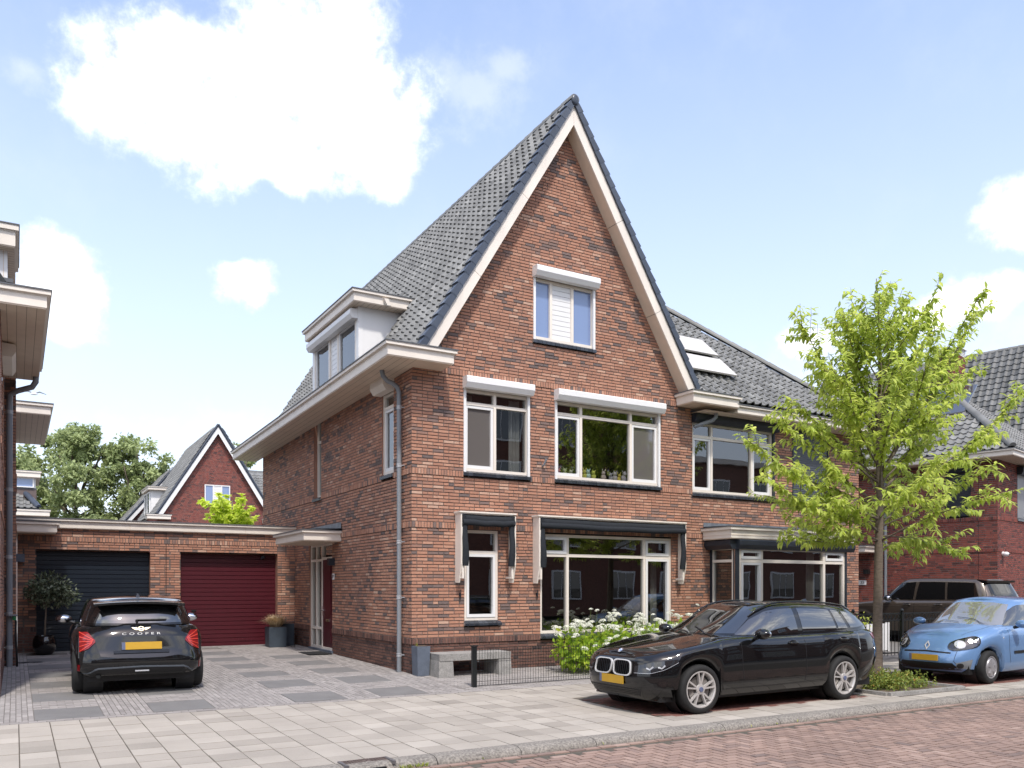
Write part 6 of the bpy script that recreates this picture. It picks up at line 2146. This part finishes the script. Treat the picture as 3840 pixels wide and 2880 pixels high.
# ------------------------------------------------------------------ black estate car parked at the kerb
E_SP = dict(L=4.72, crown=.045, roofcrown=.035,
    top=[(0, .735), (.10, .775), (.35, .83), (.8, .905), (1.4, .985), (2.2, .985), (3.2, .995), (4.2, 1.03), (4.5, 1.03), (4.72, .98)],
    sill=[(0, .21), (.4, .17), (.8, .22), (3.9, .24), (4.3, .26), (4.72, .34)],
    arches=[(.80, .365, .325), (3.65, .365, .325)],
    lower=[(0, .10, .10, .83, 5, 6), (.10, .05, .06, .875, 5, 6), (.25, .015, .03, .905, 5.2, 6), (.42, .0, .0, .915, 5.2, 6), (.58, .0, .0, .912, 5.2, 6), (.72, .012, .02, .905, 5.2, 6), (.84, .022, .04, .892, 5, 6), (.93, .04, .06, .868, 4.8, 6), (.98, .075, .10, .835, 4.4, 5.5), (1, .12, .14, .80, 4.4, 5.5)],
    roof=[(1.5, 1.30), (1.9, 1.385), (2.3, 1.425), (2.8, 1.44), (3.4, 1.425), (3.9, 1.385), (4.3, 1.325), (4.7, 1.25)],
    cabin=[(0, 1.22, 4.62, .80, 3.6, 5), (.25, 1.44, 4.58, .775, 3.7, 5), (.5, 1.66, 4.50, .735, 3.8, 5), (.75, 1.90, 4.42, .685, 4, 5), (.90, 2.06, 4.36, .640, 4, 5), (.97, 2.16, 4.32, .605, 4, 5), (1, 2.25, 4.26, .56, 4, 5)])
est = Car('parked_car', 'black estate car with roof rails and twin kidney grille parked on the pavement bay', (.86, -4.97, -.115), 0, E_SP, PBLACK, (1.03, 1.02, 1.03))
c = est
# glass
c.patch('windscreen', CARGLASS, [(-.53, 1.376), (-.3, 1.40), (0, 1.405), (.3, 1.40), (.53, 1.376)], [(-.655, 1.03), (-.4, 1.025), (0, 1.03), (.4, 1.025), (.655, 1.03)], 'F', 20, 10, off=.004, tree=c.t2)
for v in ('L', 'R'):
    c.patch('side_window', CARGLASS, [(1.62, 1.025), (1.95, 1.215), (2.25, 1.33), (2.50, 1.362), (2.76, 1.368)], [(1.62, 1.005), (2.0, 1.012), (2.4, 1.02), (2.76, 1.028)], v, 16, 6, tree=c.t2)
    c.patch('side_window', CARGLASS, [(2.86, 1.368), (3.2, 1.358), (3.54, 1.338)], [(2.86, 1.03), (3.3, 1.04), (3.60, 1.048)], v, 10, 6, tree=c.t2)
    c.patch('side_window', CARGLASS, [(3.59, 1.334), (3.74, 1.322)], [(3.645, 1.05), (3.86, 1.058)], v, 5, 6, tree=c.t2)
    c.patch('side_window', CARGLASS, [(3.82, 1.312), (4.05, 1.275), (4.25, 1.215), (4.36, 1.15)], [(3.93, 1.062), (4.1, 1.07), (4.25, 1.085), (4.36, 1.115)], v, 10, 6, tree=c.t2)
    c.line([(1.56, 1.005), (2.2, 1.008), (3.2, 1.025), (4.2, 1.066), (4.38, 1.11)], v, w=.016, off=.006, m=SHINYBLK, name='window_trim')
    c.line([(1.57, .42), (1.53, .6), (1.53, .96)], v, w=.008)
    c.line([(2.80, .33), (2.80, .6), (2.80, 1.0)], v, w=.008)
    c.line([(3.36, .5), (3.52, .72), (3.80, .84), (3.84, 1.03)], v, w=.008)
    c.line([(1.25, .31), (2.2, .31), (3.2, .33)], v, w=.006)
    c.line([(.45, .79), (.9, .90), (1.45, .965)], v, w=.006)
    c.line([(4.40, .42), (4.42, .80)], v, w=.006)
    c.patch('tail_light', REDL, [(4.36, .965), (4.52, .985), (4.66, .975)], [(4.42, .90), (4.55, .87), (4.66, .86)], v, 8, 5, off=.006)
c.patch('rear_window', CARGLASS, [(-.50, 1.30), (0, 1.31), (.5, 1.30)], [(-.62, 1.08), (0, 1.08), (.62, 1.08)], 'B', 12, 6, tree=c.t2)
door_handle(c, 2.55, .885, -1, PBLACK); door_handle(c, 3.62, .905, -1, PBLACK); door_handle(c, 2.55, .885, 1, PBLACK)
for s in (-1, 1): mirror_unit(c, 1.80, .88, 1.015, s, PBLACK, big=1.0)
# twin kidney grille
for s in (-1, 1):
    cx = s * .205
    out = superell(cx, .605, .185, .105, 4.2); inn = superell(cx, .605, .171, .091, 4.0)
    out = [(p[0] - s * .016 * (p[1] - .6) / .1, p[1]) for p in out]; inn = [(p[0] - s * .014 * (p[1] - .6) / .1, p[1]) for p in inn]
    g = c.fill('grille', SHINYBLK, inn, 'F', off=.004)
    c.ring('grille_surround', mat('grille_silver', (.66, .66, .66), rough=.3, metal=.2, var=0), out, inn, 'F', off=.020, parent=g)
    for k in range(8):
        x = cx - .14 + k * .04
        hh = .086 * (1 - abs((x - cx) / .171) ** 4.5) ** .25
        c.line([(x, .605 - hh), (x, .605 + hh)], 'F', w=.012, off=.014, m=BLACKM, name='grille_slat', parent=g)
plate(c, -.008, -.26, .26, .385, .495)
c.patch('lower_intake', BLACKP, [(-.55, .345), (0, .345), (.55, .345)], [(-.50, .245), (0, .24), (.50, .245)], 'F', 16, 4, off=.004)
for k in range(4): c.line([(-.5, .262 + k * .022), (0, .26 + k * .022), (.5, .262 + k * .022)], 'F', w=.007, off=.014, m=SHINYBLK, name='intake_bar')
for s in (-1, 1):
    D = (1, -s * 1.0, 0)        # looking at the front corner
    def cor(y, z): return (y, z)
    v = (1.0, -s * .9, 0)
    # corner coordinate: along the perpendicular of v
    d = Vector(v).normalized(); u = Vector((-d.y, d.x, 0)).normalized()
    def uc(x, y): return (Vector((x, y, 0)) - Vector((c.sp['L'] * .5, 0, 0))).dot(u)
    a0, a1, a2 = uc(.05, s * .43), uc(.13, s * .66), uc(.42, s * .86)
    hl = c.patch('headlight', LAMPD, [(a0, .635), (a1, .69), (a2, .735)], [(a0, .55), (a1, .555), (a2, .69)], v, 14, 6, off=.008)
    for k, f in enumerate((.36, .62)):
        aa = lerp(a0, a2, f)
        for w_, dz in ((.028, 0),):
            c.line([(aa - .035 * s * (1 if u.y > 0 else 1), .600 + f * .05), (aa, .572 + f * .06), (aa + .05 * s, .612 + f * .07)], v, w=.020, off=.016, m=LAMPG, name='light_strip', parent=hl)
    c.line([(a0, .55), (a1, .552), (lerp(a1, a2, .5), .60), (a2, .69)], v, w=.005, off=.014, m=LAMPG, name='light_strip', parent=hl)
    b0, b1 = uc(.03, s * .62), uc(.22, s * .84)
    c.patch('side_intake', SHINYBLK, [(b0, .39), (b1, .47)], [(b0, .30), (b1, .30)], v, 8, 5, off=.005)
b = MB(); h = c.proj(.14, 0, 'T')
o = h[0]; n = h[1]
b.lathe([(.001, .006), (.034, .006), (.041, .003), (.041, -.004)], (0, 0, 0), seg=24)
me = b.mesh('badge', CHROME, smooth=40); bo = put('badge', me, c.root, loc=o, rot=n.to_track_quat('Z', 'Y').to_euler())
BL2 = mat('badge_blue', (.05, .18, .45), rough=.3, var=0)
for k in range(4):
    b = MB(); pts = [(0, 0, .0075)] + [(.026 * math.cos(k * R(90) + R(90) * i / 6), .026 * math.sin(k * R(90) + R(90) * i / 6), .0075) for i in range(7)]
    b.add(pts, [(0, i, i + 1) for i in range(1, 7)]); b.build('badge_quarter', BL2 if k % 2 else WHITE, bo)
# bonnet creases
for s in (-1, 1):
    c.line([(.16, s * .40), (.6, s * .50), (1.25, s * .60)], 'T', w=.006, off=.0015)
    b = MB(); pts = []
    for i in range(15):
        x = 1.98 + i * .155; 
        h = c.proj(x, s * .565, 'T', c.t2)
        if h: pts.append(h[0] + Vector((0, 0, .028 if 0 < i < 14 else .004)))
    b.tube(pts, .014, seg=8); b.build('roof_rail', SHINYBLK, c.root, smooth=True)
b = MB(); h = c.proj(3.75, 0, 'T', c.t2)[0]; b.hexa([(h.x - .09, -.03, h.z - .01), (h.x + .11, -.035, h.z - .01), (h.x + .11, .035, h.z - .01), (h.x - .09, .03, h.z - .01), (h.x + .03, -.008, h.z + .055), (h.x + .09, -.008, h.z + .06), (h.x + .09, .008, h.z + .06), (h.x + .03, .008, h.z + .055)]); b.build('antenna_fin', PBLACK, c.root)
for k, (y0, y1) in enumerate(((-.55, .0), (-.05, .55))):
    c.line([(1.30 + .02 * k, y0), (1.42, (y0 + y1) / 2 + .1), (1.5 , y1)], 'T', w=.018, off=.012, name='wiper')
for x in (.80, 3.65):
    for s in (-1, 1): wheel(c, x, s, .327, .22, .888 if x < 1 else .905, 5, .240, 'twin', steer=(.0 if x > 1 else R(-4)))

# ------------------------------------------------------------------ black three door hatchback on the drive
H_SP = dict(L=3.86, crown=.03, roofcrown=.04, cabin_mat=PBLACK,
    top=[(0, .80), (.12, .86), (.5, .93), (1.0, .985), (1.8, .985), (2.8, 1.0), (3.4, 1.02), (3.7, 1.02), (3.86, .985)],
    sill=[(0, .20), (.5, .2), (3.0, .22), (3.5, .26), (3.86, .27)],
    arches=[(.74, .355, .31), (3.25, .355, .31)],
    lower=[(0, .12, .10, .80, 4.5, 7), (.10, .05, .03, .855, 4.5, 7.5), (.22, .02, .0, .874, 4.2, 7), (.36, .0, .0, .880, 4.2, 6.5), (.50, .0, .045, .882, 4.2, 6), (.64, .02, .07, .880, 4.2, 5.4), (.78, .04, .095, .868, 4.2, 4.8), (.88, .07, .13, .845, 4, 4.4), (.95, .11, .175, .81, 4, 4), (1, .17, .23, .77, 4, 4)],
    roof=[(1.2, 1.30), (1.6, 1.40), (2.0, 1.43), (2.6, 1.425), (3.1, 1.40), (3.5, 1.365), (3.8, 1.34)],
    cabin=[(0, 1.02, 3.64, .765, 3.6, 4.2), (.25, 1.17, 3.60, .742, 3.7, 4.2), (.5, 1.32, 3.545, .71, 3.8, 4.2), (.75, 1.47, 3.48, .672, 4, 4.2), (.9, 1.56, 3.43, .645, 4, 4.2), (.97, 1.62, 3.40, .615, 4, 4.2), (1, 1.70, 3.34, .57, 4, 4.2)])
hb_ = Car('parked_car', 'black three door hatchback seen from behind on the driveway', (-4.55, 3.40, .02), R(-90 - 2.0), H_SP, PBLACK, (1.04, 1.075, 1.0))
c = hb_
c.patch('rear_window', CARGLASS, [(-.55, 1.305), (-.3, 1.325), (0, 1.33), (.3, 1.325), (.55, 1.305)], [(-.665, 1.045), (-.3, 1.04), (0, 1.04), (.3, 1.04), (.665, 1.045)], 'B', 20, 8, off=.005, tree=c.t2)
c.patch('windscreen', CARGLASS, [(-.55, 1.36), (0, 1.385), (.55, 1.36)], [(-.68, 1.03), (0, 1.03), (.68, 1.03)], 'F', 14, 8, tree=c.t2)
for v in ('L', 'R'):
    c.patch('side_window', CARGLASS, [(1.32, 1.07), (1.6, 1.30), (1.9, 1.345), (2.3, 1.35)], [(1.32, 1.03), (1.7, 1.03), (2.3, 1.04)], v, 12, 6, tree=c.t2)
    c.patch('side_window', CARGLASS, [(2.38, 1.35), (2.9, 1.335), (3.2, 1.30)], [(2.38, 1.04), (2.9, 1.05), (3.3, 1.08)], v, 12, 6, tree=c.t2)
    c.line([(2.36, .35), (2.36, 1.0)], v, w=.007)
mat('silver_letters', (.78, .78, .76), rough=.35, var=0)
c.patch('black_panel', SHINYBLK, [(-.60, .83), (-.35, .845), (0, .85), (.35, .845), (.60, .83)], [(-.52, .56), (-.3, .53), (0, .525), (.3, .53), (.52, .56)], 'B', 20, 8, off=.004)
for s in (-1, 1):
    lo = c.patch('tail_light', REDL, [(s * .585, .80), (s * .67, .915), (s * .775, .915)], [(s * .585, .765), (s * .67, .675), (s * .775, .62)], 'B', 10, 6, off=.010)
    for k in range(5):
        f = k / 4
        c.line([(s * lerp(.60, .62, f), lerp(.80, .755, f)), (s * lerp(.77, .77, f), lerp(.915, .63, f))], 'B', w=.012, off=.016, m=REDL2, name='light_bar', parent=lo)
    c.patch('reflector', REDL, [(s * .775, .44), (s * .80, .44)], [(s * .775, .25), (s * .80, .25)], 'B', 2, 6, off=.008)
    mirror_unit(c, 1.42, .83, 1.03, s, SHINYBLK, big=.95)
c.patch('bumper_trim', mat('grey_trim', (.10, .115, .135), rough=.4, var=.04), [(-.80, .300), (-.66, .322), (-.58, .392), (0, .408), (.58, .392), (.66, .322), (.80, .300)], [(-.80, .282), (-.66, .302), (-.57, .370), (0, .388), (.57, .370), (.66, .302), (.80, .282)], 'B', 30, 3, off=.008)
c.patch('bumper_lower', BLACKP, [(-.82, .285), (-.66, .30), (-.57, .365), (0, .385), (.57, .365), (.66, .30), (.82, .285)], [(-.74, .235), (0, .235), (.74, .235)], 'B', 24, 5, off=.004)
b = MB(); b.box(3.862, 3.872, -.09, .09, .325, .345); b.build('fog_lamp', LAMPG, c.root)
c.line([(-.66, .55), (-.55, .50), (0, .485), (.55, .50), (.66, .55)], 'B', w=.008, name='hatch_gap')
c.line([(-.70, .86), (-.66, .98), (-.4, 1.015), (.4, 1.015), (.66, .98), (.70, .86)], 'B', w=.006, name='hatch_gap')
plate(c, 3.842, -.26, .26, .655, .765, lean=-.012, front=False)
b = MB(); b.box(3.81, 3.85, -.36, .36, .60, .645); b.build('plate_recess', mat('plate_recess', (.03, .036, .05), rough=.4), c.root)
hh = c.proj(0, .895, 'B')
lt = text(c.root, 'COOPER', .075, (hh[0].x + .006, 0, .885), (R(80), 0, R(90)), MATS['silver_letters'], name='lettering', spacing=1.75, depth=.003)
lt.scale = (1.15, .62, 1)
hh = c.proj(0, .955, 'B'); bo = put('badge', None, c.root, loc=hh[0] + hh[1] * .004, rot=(R(62), 0, R(90)))
b = MB(); b.lathe([(.040, 0), (.040, .006), (.031, .006), (.031, 0)], (0, 0, 0), seg=24); b.build('badge_ring', mat('champagne', (.55, .46, .30), rough=.25, metal=.8, var=0), bo)
b = MB(); b.box(-.026, .026, -.006, .006, 0, .005); b.build('badge_bar', CHROME, bo)
for s in (-1, 1):
    b = MB(); b.add([(s * .046, .018, .002), (s * .125, .026, .002), (s * .105, .006, .002), (s * .085, -.008, .002), (s * .05, -.022, .002)], [(0, 1, 2, 3, 4)]); b.build('badge_wing', MATS['champagne'], bo)
pts = [c.proj(y, 1.085, 'B', c.t2) for y in (-.05, .08, .22, .34)]
b = MB(); b.tube([p[0] + p[1] * .025 for p in pts if p], .012, seg=6); b.tube([pts[0][0] + pts[0][1] * .025, c.proj(-.05, 1.05, 'B')[0]], .02, seg=6); b.build('wiper', BLACKP, c.root)
b = MB(); h = c.proj(3.05, 0, 'T', c.t2)[0]; b.hexa([(h.x - .08, -.03, h.z - .01), (h.x + .09, -.03, h.z - .01), (h.x + .09, .03, h.z - .01), (h.x - .08, .03, h.z - .01), (h.x + .02, -.008, h.z + .05), (h.x + .07, -.008, h.z + .05), (h.x + .07, .008, h.z + .05), (h.x + .02, .008, h.z + .05)]); b.build('antenna_fin', SHINYBLK, c.root)
b = MB(); rows = []
for j in range(3):
    row = []
    for i in range(13):
        y = -.60 + 1.2 * i / 12
        row.append((3.36 + .14 * j - .05 * (y / .6) ** 2, y, 1.395 - .012 * j - .035 * (y / .6) ** 2 + (.004 if j == 1 else 0)))
    rows.append(row)
b.grid(rows); b.grid([rows[2], [(x - .02, y, z - .035) for x, y, z in rows[2]], [(x - .16, y, z - .045) for x, y, z in rows[2]]]); b.build('roof_spoiler', PBLACK, c.root, smooth=45)
for x in (.74, 3.25):
    for s in (-1, 1): wheel(c, x, s, .315, .215, (.83 if x < 1 else .865), 5, .22, 'twin', m=BLACKM)
b = MB(); b.tube([(3.6, -.55, .27), (3.78, -.55, .26)], .03, seg=8); b.build('tail_pipe', BLACKM, c.root)

# ------------------------------------------------------------------ light blue small hatchback
T_SP = dict(L=3.60, crown=.05, roofcrown=.05,
    top=[(0, .70), (.10, .77), (.3, .84), (.7, .935), (1.0, .99), (1.8, .98), (2.6, .99), (3.2, 1.01), (3.6, .97)],
    sill=[(0, .22), (.5, .19), (3.0, .22), (3.6, .3)],
    arches=[(.70, .335, .29), (3.06, .335, .29)],
    lower=[(0, .13, .08, .76, 3.8, 5), (.10, .05, .03, .81, 3.7, 5), (.24, .01, .0, .828, 3.6, 5), (.40, .0, .0, .83, 3.5, 5), (.56, .03, .0, .83, 3.4, 5), (.72, .075, .03, .822, 3.3, 5), (.84, .125, .05, .805, 3.2, 5), (.93, .175, .07, .775, 3.1, 5), (.98, .22, .10, .74, 3.1, 4.6), (1, .27, .14, .70, 3.1, 4.6)],
    roof=[(1.0, 1.2), (1.4, 1.39), (1.8, 1.455), (2.3, 1.47), (2.8, 1.455), (3.2, 1.41), (3.5, 1.36)],
    cabin=[(0, .86, 3.52, .735, 3.0, 5), (.25, 1.06, 3.48, .715, 3.2, 5), (.5, 1.26, 3.42, .68, 3.4, 5), (.75, 1.46, 3.35, .635, 3.6, 5), (.9, 1.59, 3.30, .60, 3.8, 5), (.97, 1.67, 3.26, .57, 3.8, 5), (1, 1.76, 3.2, .52, 3.8, 5)])
tw_ = Car('parked_car', 'light blue small hatchback with oval headlights parked beyond the street tree', (7.90, -5.03, -.115), R(1.5), T_SP, PBLUE, (1.06, 1.05, 1.02))
c = tw_
WSG = glass_mat('windscreen_glass', opaque=(.20, .20, .20), refl=.22, power=2.5)  # grey base colour stands in for the pale reflection on the glass
c.patch('windscreen', WSG, [(-.52, 1.375), (-.3, 1.41), (0, 1.42), (.3, 1.41), (.52, 1.375)], [(-.64, 1.01), (-.4, 1.005), (0, 1.015), (.4, 1.005), (.64, 1.01)], 'F', 20, 10, tree=c.t2)
for v in ('L', 'R'):
    c.patch('side_window', CARGLASS, [(1.30, 1.02), (1.55, 1.25), (1.8, 1.36), (2.3, 1.385)], [(1.30, 1.0), (1.8, 1.0), (2.3, 1.01)], v, 12, 6, tree=c.t2)
    c.patch('side_window', CARGLASS, [(2.38, 1.385), (2.8, 1.365), (3.1, 1.30)], [(2.38, 1.01), (2.8, 1.03), (3.2, 1.1)], v, 10, 6, tree=c.t2)
    c.line([(1.22, .35), (1.18, .6), (1.22, .97)], v, w=.008); c.line([(2.35, .35), (2.38, .97)], v, w=.008)
    c.patch('rub_strip', BLACKP, [(1.32, .56), (2.3, .57)], [(1.32, .51), (2.3, .52)], v, 8, 2, off=.008)
    c.line([(.36, .26), (.40, .45), (.52, .60), (.70, .655), (.88, .60), (1.0, .45), (1.04, .28)], v, w=.03, off=.012, m=PBLUE, name='arch_lip')
    c.fill('indicator', LAMPG, superell(1.02, .80, .022, .014, 2, 12), v, off=.006)
c.patch('grille_slot', BLACKP, [(-.42, .555), (0, .575), (.42, .555)], [(-.42, .53), (0, .55), (.42, .53)], 'F', 14, 2, off=.004)
c.patch('lower_intake', BLACKP, [(-.46, .37), (0, .37), (.46, .37)], [(-.55, .25), (0, .245), (.55, .25)], 'F', 14, 4, off=.004)
for k in range(3): c.line([(-.48, .275 + k * .03), (0, .27 + k * .03), (.48, .275 + k * .03)], 'F', w=.006, off=.012, m=BLACKM, name='intake_bar')
plate(c, -.01, -.26, .26, .40, .505)
c.line([(-.50, .60), (-.48, .40), (-.56, .26)], 'F', w=.008); c.line([(.50, .60), (.48, .40), (.56, .26)], 'F', w=.008)
for s in (-1, 1):
    v = (1.0, -s * .75, 0)
    d = Vector(v).normalized(); u = Vector((-d.y, d.x, 0)).normalized()
    def uc(x, y): return (Vector((x, y, 0)) - Vector((c.sp['L'] * .5, 0, 0))).dot(u)
    a0, a1 = uc(.09, s * .38), uc(.42, s * .76)
    cx_ = (a0 + a1) / 2; hw = abs(a1 - a0) / 2
    sg = 1 if a1 > a0 else -1
    shp = superell(0, 0, hw, .10, 2.6)
    shp = [(cx_ + p[0], .70 + p[1] * (1 + .12 * sg * p[0] / hw) + .055 * sg * p[0] / hw) for p in shp]
    hl = c.fill('headlight', LAMPD, shp, v, off=.008)
    inn = [(cx_ + (p[0] - cx_) * .93, .70 + (p[1] - .70) * .88) for p in shp]
    c.ring('headlight_rim', LAMPD, shp, inn, v, off=.014, parent=hl)
    c.fill('reflector_bowl', LAMPG, superell(cx_ - sg * hw * .28, .685, .085, .068, 2, 18), v, off=.016, parent=hl)
    c.fill('reflector_bowl', CHROME, superell(cx_ + sg * hw * .38, .745, .042, .036, 2, 16), v, off=.016, parent=hl)
    c.fill('reflector_bowl', CHROME, superell(cx_ - sg * hw * .30, .68, .05, .042, 2, 16), v, off=.020, parent=hl)
    fx = uc(.06, s * .62)
    fo = c.patch('fog_recess', mat('grey_bezel', (.16, .17, .18), rough=.45), [(uc(.03, s * .56), .37), (uc(.20, s * .76), .44)], [(uc(.04, s * .57), .28), (uc(.16, s * .74), .27)], v, 8, 5, off=.004)
    c.fill('fog_lamp', BLACKP, superell(fx, .325, .055, .045, 2, 16), v, off=.010, parent=fo)
    mirror_unit(c, 1.36, .82, 1.02, s, PBLUE, big=.95)
# diamond badge
hh = c.proj(0, .655, 'F'); o = hh[0] + hh[1] * .012
bo = put('badge', None, c.root, loc=o, rot=(R(68), 0, R(-90)))
b = MB(); so = [(0, .088), (.052, 0), (0, -.088), (-.052, 0)]; si = [(0, .05), (.027, 0), (0, -.05), (-.027, 0)]
for i in range(4):
    j = (i + 1) % 4
    m0, m1 = [(a[0] * .5 + b_[0] * .5, a[1] * .5 + b_[1] * .5) for a, b_ in ((so[i], si[i]), (so[j], si[j]))]
    b.add([(*so[i], 0), (*so[j], 0), (*m1, .004), (*m0, .004), (*si[j], 0), (*si[i], 0)], [(0, 1, 2, 3), (3, 2, 4, 5)])
b.build('badge_diamond', ALLOY, bo)
for k in range(2): c.line([(1.02 - .04 * k, -.55 + .5 * k), (1.12 - .06 * k, -.2 + .5 * k), (1.16 - .06 * k, .08 + .5 * k)], 'T', w=.016, off=.02, name='wiper')
for s in (-1, 1): c.line([(.36, s * .45), (.7, s * .56), (.95, s * .62)], 'T', w=.006)
for x in (.70, 3.06):
    for s in (-1, 1): wheel(c, x, s, .292, .18, .782 if x < 1 else .805, 5, .19, 'steel', m=mat('wheel_cover', (.33, .32, .33), rough=.4, metal=.5), steer=R(3) if x < 1 else 0)

# ------------------------------------------------------------------ dark bronze off-roader behind the iron fence
S_SP = dict(L=4.95, crown=.03, roofcrown=.02,
    top=[(0, 1.0), (.2, 1.08), (1.2, 1.17), (1.6, 1.20), (2.5, 1.20), (4.0, 1.215), (4.95, 1.20)],
    sill=[(0, .35), (.5, .30), (4.4, .32), (4.95, .42)],
    arches=[(.92, .43, .38), (3.88, .43, .38)],
    lower=[(0, .1, .1, .90, 6, 7), (.15, .03, .03, .96, 6, 7), (.4, .0, .0, .985, 6, 7), (.7, .02, .02, .985, 6, 7), (.88, .05, .05, .97, 6, 7), (.96, .09, .09, .94, 6, 7), (1, .15, .14, .90, 6, 7)],
    roof=[(1.6, 1.75), (2.1, 1.82), (2.8, 1.84), (4.0, 1.82), (4.9, 1.78)],
    cabin=[(0, 1.35, 4.86, .90, 6, 7), (.3, 1.58, 4.80, .87, 6, 7), (.6, 1.80, 4.70, .83, 6, 7), (.85, 2.0, 4.62, .785, 6, 7), (.96, 2.10, 4.58, .75, 6, 7), (1, 2.18, 4.52, .70, 6, 7)])
rr_ = Car('parked_car', 'dark bronze off-roader with tinted glass standing behind the iron fence', (17.1, 3.4, .02), R(-90), S_SP, PBRONZE)
c = rr_
# its left flank (towards -x in the world) is local -y rotated; build both flanks
for v in ('L', 'R'):
    c.patch('side_window', RRGLASS, [(1.70, 1.245), (2.02, 1.62), (2.2, 1.73), (2.66, 1.745)], [(1.70, 1.235), (2.2, 1.24), (2.62, 1.24)], v, 12, 6, tree=c.t2)
    c.patch('side_window', RRGLASS, [(2.76, 1.745), (3.2, 1.745), (3.55, 1.735)], [(2.70, 1.24), (3.2, 1.245), (3.60, 1.25)], v, 10, 6, tree=c.t2)
    c.patch('side_window', RRGLASS, [(3.62, 1.735), (4.0, 1.725), (4.38, 1.71)], [(3.67, 1.25), (4.1, 1.26), (4.55, 1.28)], v, 10, 6, tree=c.t2)
    c.line([(1.62, .5), (1.62, 1.15)], v, w=.012); c.line([(2.70, .45), (2.70, 1.18)], v, w=.012); c.line([(3.66, .9), (3.68, 1.18)], v, w=.012)
    c.line([(.5, 1.02), (2.0, 1.05), (4.6, 1.07)], v, w=.012, off=.004, m=mat('bronze_trim', (.20, .165, .13), rough=.3, metal=.6), name='waist_trim')
c.patch('windscreen', RRGLASS, [(-.66, 1.74), (0, 1.76), (.66, 1.74)], [(-.8, 1.23), (0, 1.24), (.8, 1.23)], 'F', 12, 8, tree=c.t2)
c.patch('rear_window', RRGLASS, [(-.66, 1.70), (0, 1.71), (.66, 1.70)], [(-.78, 1.28), (0, 1.28), (.78, 1.28)], 'B', 12, 8, tree=c.t2)
b = MB(); b.hexa([(4.40, -.70, 1.74), (4.66, -.68, 1.72), (4.66, .68, 1.72), (4.40, .70, 1.74), (4.40, -.70, 1.812), (4.68, -.68, 1.775), (4.68, .68, 1.775), (4.40, .70, 1.812)]); b.build('roof_spoiler', SHINYBLK, c.root)
for s in (-1, 1):
    mirror_unit(c, 1.92, .93, 1.26, s, SHINYBLK, big=1.15)
    door_handle(c, 2.48, 1.09, s, PBRONZE, .24); door_handle(c, 3.45, 1.10, s, PBRONZE, .24)
    for x in (.92, 3.88): wheel(c, x, s, .385, .26, .965, 5, .27, 'twin')
    c.patch('tail_light', REDL, [(s * .80, 1.15), (s * .92, 1.15)], [(s * .80, .85), (s * .92, .85)], 'B', 4, 6, off=.006)
